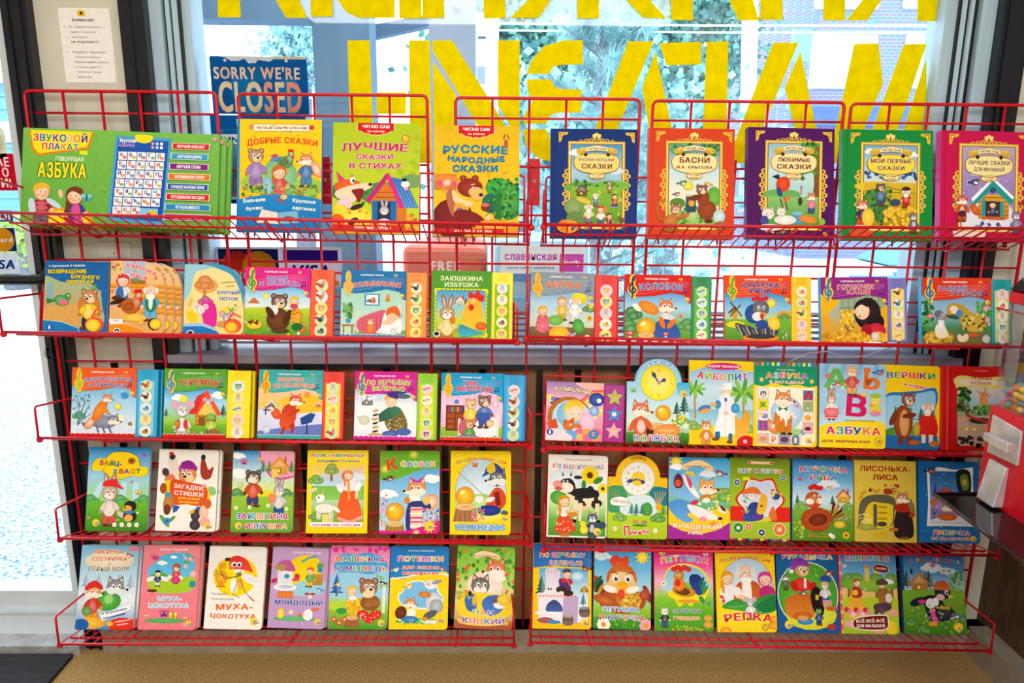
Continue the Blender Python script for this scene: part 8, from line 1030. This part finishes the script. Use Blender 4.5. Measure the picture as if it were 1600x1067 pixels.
# top shelf
b = book('poster_box', 1, (38, 201, 345, 209, 337, 351, 30.2, 348), 'large green alphabet poster box with two children, front copy', c_box, .0105, '5aa834', spine='4a9a2c')
b['category'] = 'box'; again(b, .012, .011, -.003, 'large green alphabet poster box, second copy just behind the front one'); again(b, .021, .022, -.006, 'large green alphabet poster box, rearmost copy of the three')
book('picture_book', 1, (370.5, 185, 502.6, 188, 502, 363, 371, 361), 'yellow picture book with bear, girl and fox above a blue band', c_kind, .012, '1a86c8', spine='1a86c8')
book('picture_book', 1, (521.3, 191, 656, 193.3, 654.3, 366, 519, 364), 'lime green picture book with a big fox and a pink roofed hut', c_verse, .012, 'b4cc1c', 'round', .03)
book('picture_book', 1, (679.7, 196.3, 812, 196.7, 811, 369.5, 677.5, 368), 'golden yellow picture book with a dark red bear and green leaves', c_folk, .012, 'e8bc08')
for q, lb, ar, c in (((861.3, 200.6, 995.8, 202.4, 994.7, 371.7, 859.5, 370.8), 'dark blue gilt framed book with a village meadow scene', orn_blue, '0a2f78'), ((1014.4, 200.6, 1149.5, 200.6, 1145.4, 372.8, 1011.3, 371.8), 'orange gilt framed book with a bear and a monkey', orn_red, 'd8421c'), ((1170, 199.6, 1305.8, 200.2, 1300, 374.2, 1165, 372.8), 'purple gilt framed book with white goats and a fox', orn_purple, '500c60'),
        ((1317, 202.7, 1459.8, 203.1, 1454.2, 374.8, 1315, 373.8), 'green gilt framed book with a heap of yellow turnips', orn_green, '128a3c'), ((1471.8, 204.3, 1613, 206, 1607, 377, 1466.6, 375.9), 'crimson gilt framed book with a snowy hut at the right edge', orn_pink, 'e0309a')):
    book('picture_book', 1, q, lb, ar, .02, c, spine=c)
# second shelf
b = book('sound_board_book', 2, (73, 406.6, 170, 410, 165, 519.6, 64.9, 518.6), 'blue board book with a green bird, yellow round button at its corner', c_parrot, .012, '1a62a8'); again(b, .006, .0125, -.002, 'blue board book hidden behind the one with the green bird')
b = book('sound_board_book', 2, (175.4, 407, 259, 409, 258, 519.6, 169, 518.6), 'rounded board book with granny, hen and old man, front copy', c_speckled, .01, 'e8a858', 'arch')
again(b, .016, .0105, -.001, 'rounded granny and hen board book, middle copy of three'); again(b, .032, .021, -.002, 'rounded granny and hen board book, rearmost copy of three')
book('sound_board_book', 2, (289, 412.3, 382.5, 414.5, 380.4, 520.5, 286.3, 519.5), 'rounded cream board book with a blue wave and round orange button', c_stream, .012, '2a6a98', 'arch')
for q, sp, top, pan, ti, tc, toc, pic, bot, cl, lb, bk, pl in (
    ((384.5, 417.1, 523, 420, 520.2, 524.7, 380.7, 521.8), .733, 'e0218a', 'f0521c', (('МАША', 50, 15, 30, 5.6, 0), ('И МЕДВЕДЬ', 54, 23, 60, 6, 2)), '7a90d0', 'f8d8e8', p_masha, None, '3aa058', 'pink sound book with a brown bear carrying a basket, orange button strip', 'e0218a', None),
    ((533.7, 422, 667.4, 424.9, 666.5, 529.1, 531.8, 525.6), .755, '1a78b8', 'f08a1c', (('КОЛЫБЕЛЬНЫЕ', 56, 20, 70, 6.2, 3),), 'e8604a', 'fde8d8', p_lull2, '3a88c0', 'f0a860', 'blue sound book with a sleeping child and orange cat, orange button strip', '1a78b8', 'f4a838'),
    ((829.6, 425, 966, 428, 963, 534, 827, 531), .735, '8898a8', 'e01c14', (('РЕПКА', 52, 18, 52, 8.6, 2),), 'f07a3a', 'fbe0c8', p_turnip, None, 'f0a020', 'grey topped sound book with a family pulling a turnip, red button strip', '3a5a98', None),
    ((977.5, 429.3, 1111.6, 430, 1111.2, 534, 975.5, 531), .765, 'd81c1c', '16884a', (('КОЛОБОК', 54, 18, 64, 9, 2),), '4aa0e0', 'f4f8fc', p_kolob, None, '20406a', 'red topped sound book with a fox and yellow bun, green button strip', 'd81c1c', '6ac048'),
    ((1131.2, 429.5, 1267.3, 431, 1267.3, 536, 1134, 534), .765, 'e8481c', 'f4c80c', (('КУРОЧКА', 54, 15, 54, 7, 1), ('РЯБА', 54, 23.5, 30, 7, 0)), '2a4a9a', 'f8e8e0', p_ryaba2, None, '6aa838', 'orange topped sound book with a grey speckled hen, yellow button strip', 'e8481c', None),
    ((1279.3, 432, 1415.4, 434, 1418.5, 539, 1285.5, 536), .775, '98208a', '7a78c8', (('ГОРШОЧЕК', 52, 15, 52, 6.4, 1), ('КАШИ', 56, 23, 32, 6.4, 1)), 'd87a8a', 'f8f0c8', p_pot, None, '2a80a8', 'purple topped sound book with a dark haired girl, violet button strip', '4aa8e0', 'f0dc70'),
    ((1438, 434, 1580.4, 434.6, 1580, 541, 1442, 537), .77, 'e0381c', '1a9aa0', (('ГАДКИЙ', 44, 16, 40, 6, 1), ('УТЁНОК', 64, 23, 44, 6, 1)), '4a80c0', 'f8e0d8', p_duck, None, '2a80b0', 'orange red topped sound book with a grey duckling, teal button strip', '3ab0e0', 'c8d890'),
    ((114.2, 573.8, 248.7, 575.3, 245, 683.2, 110, 682.2), .748, 'ec6028', '28a8dc', (('ЛИСИЧКА-СЕСТРИЧКА', 56, 17, 72, 4.6, 3), ('И СЕРЫЙ ВОЛК', 56, 25, 56, 4.6, 2)), '3a50a0', 'f0e4f0', p_wolf, 'd81c1c', 'b8c028', 'orange topped sound book with a fox riding a grey wolf, blue button strip', 'ec6028', '8ad0f0'),
    ((258, 576, 393.6, 577, 389.4, 684.3, 255, 682.8), .725, '58a838', 'ffe008', (('ТЕРЕМОК', 56, 20, 62, 8.6, 3),), 'e0303a', 'fdf0e0', p_terem, 'd81c1c', '3a90c8', 'green topped sound book with a big eared mouse, yellow button strip', '58a838', None),
    ((405.5, 577.4, 539, 579, 535.7, 685, 401.8, 682.3), .748, '3ab0b0', 'e8382a', (('ЛИСИЧКА', 50, 14, 38, 5.4, 1), ('СО СКАЛОЧКОЙ', 56, 23, 62, 5.6, 2)), 'f0705a', 'fde4d0', p_pin, '3ab0b0', 'e8901c', 'teal topped sound book with a fox dancing in snow, red button strip', '3ab0b0', 'f8d850'),
    ((556, 579.7, 683.9, 582, 682.5, 688, 552.5, 685.1), .752, 'd8209a', '8acc18', (('ПО ЩУЧЬЕМУ', 54, 16, 68, 7, 2), ('ВЕЛЕНЬЮ', 54, 25, 50, 6.6, 1)), 'a8cc48', 'f0f8d0', p_pike, 'd8209a', '3a80b8', 'magenta topped sound book with a kneeling fisherman in snow, lime button strip', 'd8209a', 'd8dc28'),
    ((691, 582.5, 820.8, 584, 818.9, 690, 687.5, 688), .738, '18a0d8', '1a9cdc', (('ТРИ', 46, 15, 20, 6.6, 0), ('МЕДВЕДЯ', 54, 23, 56, 7, 2)), 'e83a4a', 'fde8e8', p_bears, 'e0381c', 'f0a818', 'blue topped sound book with three bears at a bed, blue button strip', '18a0d8', '5ab8e8')):
    b = book('sound_book', 2 if q[1] < 500 else 3, q, lb, tk(top, ti, tc, pic, toc, cl, bot), .014, bk, split=sp, panel=pan, plate=pl, spine=bk)
    if 'turnip' in lb: again(b, .006, .0185, -.001, 'second copy of the turnip sound book, its blue edge behind the red strip')
    if 'riding' in lb or 'eared mouse' in lb or 'three bears' in lb: again(b, .0035, .0185, -.001, 'second copy close behind the '+('fox and wolf' if 'riding' in lb else 'green topped mouse' if 'eared' in lb else 'three bears')+' sound book')
book('sound_book', 2, (675, 423, 802.4, 424, 800, 532, 672.4, 530), 'green sound book with a hare and rooster, yellow button strip', c_green, .014, '4f9a28', split=.735, panel='ffe20c', plate='8ac020', btn='f4d818')
# third shelf, right
b = book('sound_book', 3, (853.8, 595.7, 978.3, 600.5, 972.7, 692.5, 852.7, 688.7), 'small sound book with a sleeping child and a magenta strip of three stars', c_lull, .012, 'd0b0c8', split=.73, panel='a81a8a')
for ch in list(b.children):
    if ch.name.startswith('sound_panel'):
        bs = [g for g in ch.children if g.name.startswith('button')]; pr_ = [g for g in ch.children if g.name.startswith('speaker')]
        for i, g in enumerate(bs):
            if i > 2: bpy.data.objects.remove(g); continue
            w_ = ch.dimensions.x; hh = .98*max(v.co.z for v in ch.data.vertices); xs = [v.co.x for v in ch.data.vertices]; xm = (min(xs)+max(xs))/2; wd = max(xs)-min(xs)
            o = MB_local().prism([((1 if k % 2 == 0 else .48)*wd*.42*math.sin(k*.6283), 0, (1 if k % 2 == 0 else .48)*wd*.42*math.cos(k*.6283)) for k in range(10)], (0, -.002, 0)).build('button', cmat(('a8c048', '3a80d0', 'e0a8c0')[i])); o.parent = ch; o.location = (xm, -.0034, hh*(.8-i*.3))
            K = Canvas(.02, .02); head(('bear', 'cat', 'girl')[i], 50, 50, 30, ('e88a30', 'f0f0f4', 'f8d0a8')[i], 1, hair='f0c030'); p_ = canvas_obj('print', K, [(0, 0), (.0001, 0), (.0001, .0001)], .00005, 'f0f0f0', None); p_.data.transform(Matrix.Translation((-.01, -.0021, -.01))); join(o, p_); bpy.data.objects.remove(g)
        for g in pr_: bpy.data.objects.remove(g)
book('clock_book', 3, (979.8, 595.8, 1077.7, 598, 1076.2, 696.3, 978.7, 694), 'blue clock shaped board book with a yellow dial and a fox', c_clockblue, .01, '5ac0e8', 'clock')
book('board_book', 3, (1077.7, 563.2, 1177.7, 564.3, 1175.5, 700, 1075.8, 696.3), 'yellow and blue board book with a doctor in a white coat', c_doctor, .01, 'ffde12', 'round')
book('board_book', 3, (1178.2, 565, 1277.5, 567.7, 1276, 701.5, 1177, 699.3), 'green topped alphabet board book with a sitting fox and letter tiles', c_riddles, .01, 'ffde1e', 'round')
b = book('board_book', 3, (1282.4, 568.2, 1384.5, 570, 1383.4, 706.4, 1279.9, 702.6), 'pale blue alphabet board book with three giant letters and a kitten', c_abc, .01, 'b4daf2', 'round')
b = book('board_book', 3, (1378, 569.5, 1473, 572.3, 1471, 705.5, 1375, 703), 'yellow board book with a brown bear beside a man in red', c_tops, .01, 'ffd80e', 'round'); b.location += b.matrix_world.to_3x3() @ Vector((0, .0108, 0))
book('picture_book', 3, (1473, 571.3, 1571, 574, 1568, 707, 1472, 704.7), 'red picture book with a torn parchment title, behind the metal coin handle', c_ugly, .01, 'd01c1c')
# fourth shelf
for q, ar, c, lb in (((139.3, 698, 235, 700, 230, 831, 133.5, 829.2), c_hare, '1a90d8', 'blue board book with a hare in a red cap, leftmost of its shelf'), ((249.5, 701.5, 342, 704, 336, 835, 242.4, 832.3), c_poems, 'f6f4ee', 'white board book with a bear in a purple cap holding a red banner'), ((365, 704, 460, 705.4, 456.8, 835.5, 360.2, 834.7), c_hut, '84bc34', 'board book with a bear in red and a log hut on pink'), ((481, 704, 576, 703.2, 572.5, 835.2, 478.3, 834.3), c_goat, 'ffe41c', 'yellow edged book with a girl in red and a white goat'), ((594, 704.3, 687.3, 704.3, 686.2, 834.6, 592.8, 834.3), c_bun, 'e0188a', 'green topped board book with a kerchiefed fox and a yellow bun'), ((705.2, 704.3, 798.8, 705, 797.5, 835, 703, 834.6), c_bunyellow, 'ffe012', 'bright yellow board book with a fishing wolf, rightmost left of the gap'),
        ((857.7, 709.3, 950, 713, 947.7, 841.7, 854, 839.4), c_cow, 'f4f2ec', 'white board book with a black and white cow'), ((1045, 714, 1140.7, 715.7, 1140.2, 848, 1044.2, 844.7), c_fox, 'a82aa0', 'blue and purple board book with a howling blue wolf'), ((1141.5, 715, 1234.7, 717.2, 1234, 844.7, 1141, 842.5), c_catcock2, '98b820', 'olive green board book with a red flower frame'), ((1239, 717, 1333.5, 719, 1332, 849.6, 1237.8, 846.8), c_hen, '2a78c0', 'blue board book with a big brown hen and a golden egg'), ((1335.2, 719, 1432, 720.2, 1431.4, 850, 1336, 848.5), c_foxlady, 'dcc44a', 'mustard book with a fox beside a hollow stump'), ((1436, 720.2, 1530.7, 722, 1530, 850, 1436, 850), c_rolling, '1a6eb8', 'dark blue book with a white window frame of snow, behind the black tray')):
    b = book('board_book', 4, q, lb, ar, .01, c, 'rect' if ar in (c_goat, c_foxlady) else 'round')
    if ar is c_poems: again(b, .005, .0105, 0, 'second copy behind the white book with the purple capped bear')
book('clock_book', 4, (950.5, 744, 1043, 748, 1042, 842.6, 949.4, 841.2), 'yellow clock shaped board book with a white dial', c_clockyellow, .01, 'f6c40e', 'clock')
# bottom shelf
for q, ar, c, lb in (((128.2, 852, 219, 852, 206, 984.2, 117.9, 984.2), c_greywolf, 'a8c8e0', 'pale blue tilted book with a grey wolf, leftmost on the bottom shelf'), ((226.3, 852, 314, 852, 305, 982.6, 215, 982.6), c_flypink, 'f28a94', 'salmon pink board book with a couple on a meadow'), ((329.4, 853.2, 418, 854.7, 408, 983.9, 317.2, 983.4), c_flywhite, 'f4f2ec', 'white board book with a red insect on a yellow disc'), ((427.6, 854.3, 515, 857.2, 505, 989.8, 417, 988.2), c_wash, 'c8a4d4', 'lilac board book with a washbasin and a boy'), ((518.6, 852, 609.4, 853.6, 605, 984.4, 511.6, 984), c_basket, 'f078b8', 'pink topped board book with a bear, basket and red berries'), ((612, 853.6, 702, 854, 699, 984.4, 606.4, 984.4), c_rhymes, '1f80d0', 'blue and yellow board book with a grey hare and squirrel'), ((715.6, 852.4, 805.4, 855, 800, 984, 709.6, 978.4), c_pan, '7ac838', 'leafy green board book with a fox above a striped cat'),
        ((833.5, 848.3, 924, 851.2, 924.3, 982.3, 832.7, 981), c_stove, 'ffd414', 'blue topped board book with a boy on a white stove'), ((929, 851.5, 1016.7, 856.7, 1017.5, 985.8, 927, 982.3), c_cock, '2a98e0', 'sky blue board book with a large orange rooster face'), ((1022, 856.7, 1112.8, 858.3, 1116.4, 986.2, 1022.7, 985), c_gold, 'd8146a', 'magenta and green board book with a rooster on a yellow splash'), ((1117.5, 860, 1209, 858.8, 1214.7, 989, 1121.5, 986.9), c_turnip, 'fcd010', 'yellow board book with an old man, girl and granny'), ((1212.4, 859, 1307.5, 860.2, 1311.8, 988.5, 1216.9, 988), c_mitten, '16609c', 'dark blue board book with a bear in red on a green disc'), ((1310, 861.4, 1398, 863.6, 1406.6, 991.9, 1315.2, 989.6), c_swine, 'e8588a', 'book with a girl in a yellow dress and a seated man in brown'), ((1408, 863.6, 1502.6, 865.2, 1512.3, 995.3, 1412, 993), c_magpie, '1a4a88', 'book with a black bird in a red kerchief, rightmost on the bottom shelf')):
    b = book('board_book', 5, q, lb, ar, .011, c, 'round', .06)
    if ar in (c_greywolf, c_flypink, c_wash): again(b, .005, .0115, .0, 'second copy close behind the '+{c_greywolf: 'grey wolf', c_flypink: 'salmon pink', c_wash: 'lilac washbasin'}[ar]+' book')

# ---------------------------------------------------------------- candy machine on its post, at the right edge
FX = at(1564, 555, 1.42).x; Y0, Y1 = 1.42, 1.14
def sd(px, py, X=FX):                   # a point of the machine's left side, which faces along x
    d = ray(px, py); return EYE+d*((X-EYE.x)/d.x)
cmx = rootat('candy_machine', (FX+.14, (Y0+Y1)/2, 0)); tag(cmx, 'red coin candy machine with a clear bin and black tray at the right edge', 'candy machine')
zl0, zl1, zb1, zb2 = at(1570, 430, Y0).z, at(1570, 454, Y0).z, at(1575, 472, Y0).z, at(1553, 632, Y0).z; zb3 = at(1537, 790, Y0).z
MB().hull8([(FX-.006, Y1, zl1), (FX+.29, Y1, zl1), (FX+.29, Y0+.006, zl1), (FX-.006, Y0+.006, zl1), (FX+.008, Y1+.012, zl0), (FX+.27, Y1+.012, zl0), (FX+.27, Y0-.012, zl0), (FX+.008, Y0-.012, zl0)]).build('lid', mat('black_enamel', '0c0d10', .15, 0, .1), cmx, .008)
MB().box((FX-.002, Y1, zb1), (FX+.285, Y0+.002, zl1)).build('collar', RED, cmx, .003)
t_ = .003; bin_ = MB().box((FX, Y1, zb2), (FX+t_, Y0, zb1)).box((FX+.28-t_, Y1, zb2), (FX+.28, Y0, zb1)).box((FX+t_, Y1, zb2), (FX+.28-t_, Y1+t_, zb1)).box((FX+t_, Y0-t_, zb2), (FX+.28-t_, Y0, zb1)); bin_.build('clear_bin', CLEAR, cmx)
MB().box((FX-.004, Y1, zb3), (FX+.284, Y0+.004, zb2)).build('body', RED, cmx, .004)
MB().box((FX+.11, 1.25, .02), (FX+.17, 1.31, zb3)).build('post', BLACK, cmx); MB().tube([(FX+.14, 1.28, 0), (FX+.14, 1.28, .02)], .17, 24).build('base', BLACK, cmx)
F1 = FX-.004; q = [sd(px, py, F1) for px, py in ((1555, 648), (1600, 674), (1593, 728), (1546, 706))]; cp_ = MB().prism([(F1, p.y, p.z) for p in q], (-.006, 0, 0)).build('coin_plate', CHROME, cmx, .0015)
q = [sd(px, py, F1-.007) for px, py in ((1563, 656), (1570, 652), (1577, 657), (1576, 664), (1572, 672), (1567, 664))]; MB().prism([(F1-.0061, p.y, p.z) for p in q], (-.0006, 0, 0)).build('coin_slot', BLACK, cp_)
p = sd(1568, 690, F1-.02); MB().tube([(F1-.006, p.y, p.z), (F1-.026, p.y, p.z)], .012, 16).build('shaft', CHROME, cp_)
MB().hull8([(F1-.038, p.y-.035, p.z-.011), (F1-.024, p.y-.035, p.z-.011), (F1-.024, p.y+.035, p.z-.008), (F1-.038, p.y+.035, p.z-.008), (F1-.038, p.y-.035, p.z+.009), (F1-.024, p.y-.035, p.z+.009), (F1-.024, p.y+.035, p.z+.007), (F1-.038, p.y+.035, p.z+.007)]).build('handle', CHROME, cmx, .002)
za_, zb_ = sd(1551, 716, F1).z, sd(1541, 776, F1).z; ya, yb = sd(1551, 716, F1).y, sd(1578, 730, F1).y
MB().hull8([(F1-.022, yb, zb_), (F1, yb, zb_), (F1, ya, zb_), (F1-.022, ya, zb_), (F1-.008, yb, za_), (F1, yb, za_), (F1, ya, za_), (F1-.008, ya, za_)]).build('chute_flap', CHROME, cmx, .002)
ta = at(1456, 772, Y0-.005); zt_ = ta.z; tr_ = MB()
tr_.hull8([(ta.x, Y1-.06, zt_-.008), (F1, Y1-.06, zt_-.008), (F1, Y0-.005, zt_-.008), (ta.x+.012, Y0-.005, zt_-.008), (ta.x, Y1-.06, zt_), (F1, Y1-.06, zt_), (F1, Y0-.005, zt_), (ta.x+.012, Y0-.005, zt_)])
tr_.tube([(ta.x, Y1-.06, zt_+.002), (ta.x, Y0-.016, zt_+.002), (ta.x+.012, Y0-.005, zt_+.002), (F1, Y0-.005, zt_+.002)], .003, 6); tr_.build('tray', mat('black_lacquer', '0b0c10', .12, 0, .3, 30, .7), cmx)
CC = [('pink', mat('pink_candy', 'f05a9a', .25)), ('white', mat('white_candy', 'f4ece0', .25)), ('blue', mat('blue_candy', '2a60b0', .25)), ('red', mat('red_candy', 'c0283a', .25)), ('yellow', mat('yellow_candy', 'e8c040', .25)), ('orange', mat('orange_candy', 'e07030', .25)), ('teal', mat('teal_candy', '4a98a0', .25))]
rc = random.Random(9); protos = []
for nm, m in CC:
    o = MB().ball((0, 0, 0), (.0078, .0078, .0062), 12).build('candy', m); tag(o, 'small %s candy lying in the clear bin of the red machine' % nm, 'candy', '%s candies in the clear bin' % nm); protos.append(o)
k = 0
for lay in range(4):
    for iy in range(16):
        for ix in range(4):
            x = FX+.012+ix*.0165+(lay % 2)*.006; y = Y0-.012-iy*.0165-(lay % 2)*.007; z = zb2+.008+lay*.0128
            if lay == 3 and (ix+iy) % 3 == 0 or y < Y1+.012: continue
            s = protos[rc.randrange(7)]
            if s.get('used'): s = s.copy(); COL.objects.link(s); del s['used']
            else: s['used'] = 1
            s.location = (x+rc.uniform(-.001, .001), y+rc.uniform(-.001, .001), z); s.rotation_euler = (rc.uniform(0, .5), rc.uniform(0, .5), 0)
for o in protos:
    if 'used' in o: del o['used']
# thin cable lying on the sill
p = [at(x, y, YW-.05) for x, y in ((1232, 566), (1262, 552), (1292, 549), (1322, 558), (1352, 556), (1400, 540))]; tag(MB().tube(p, .0012, 5).build('thin_cable', mat('clear_cable', 'c8c0c4', .4)), 'thin pale cable hanging below the window sill near the right', 'cable')
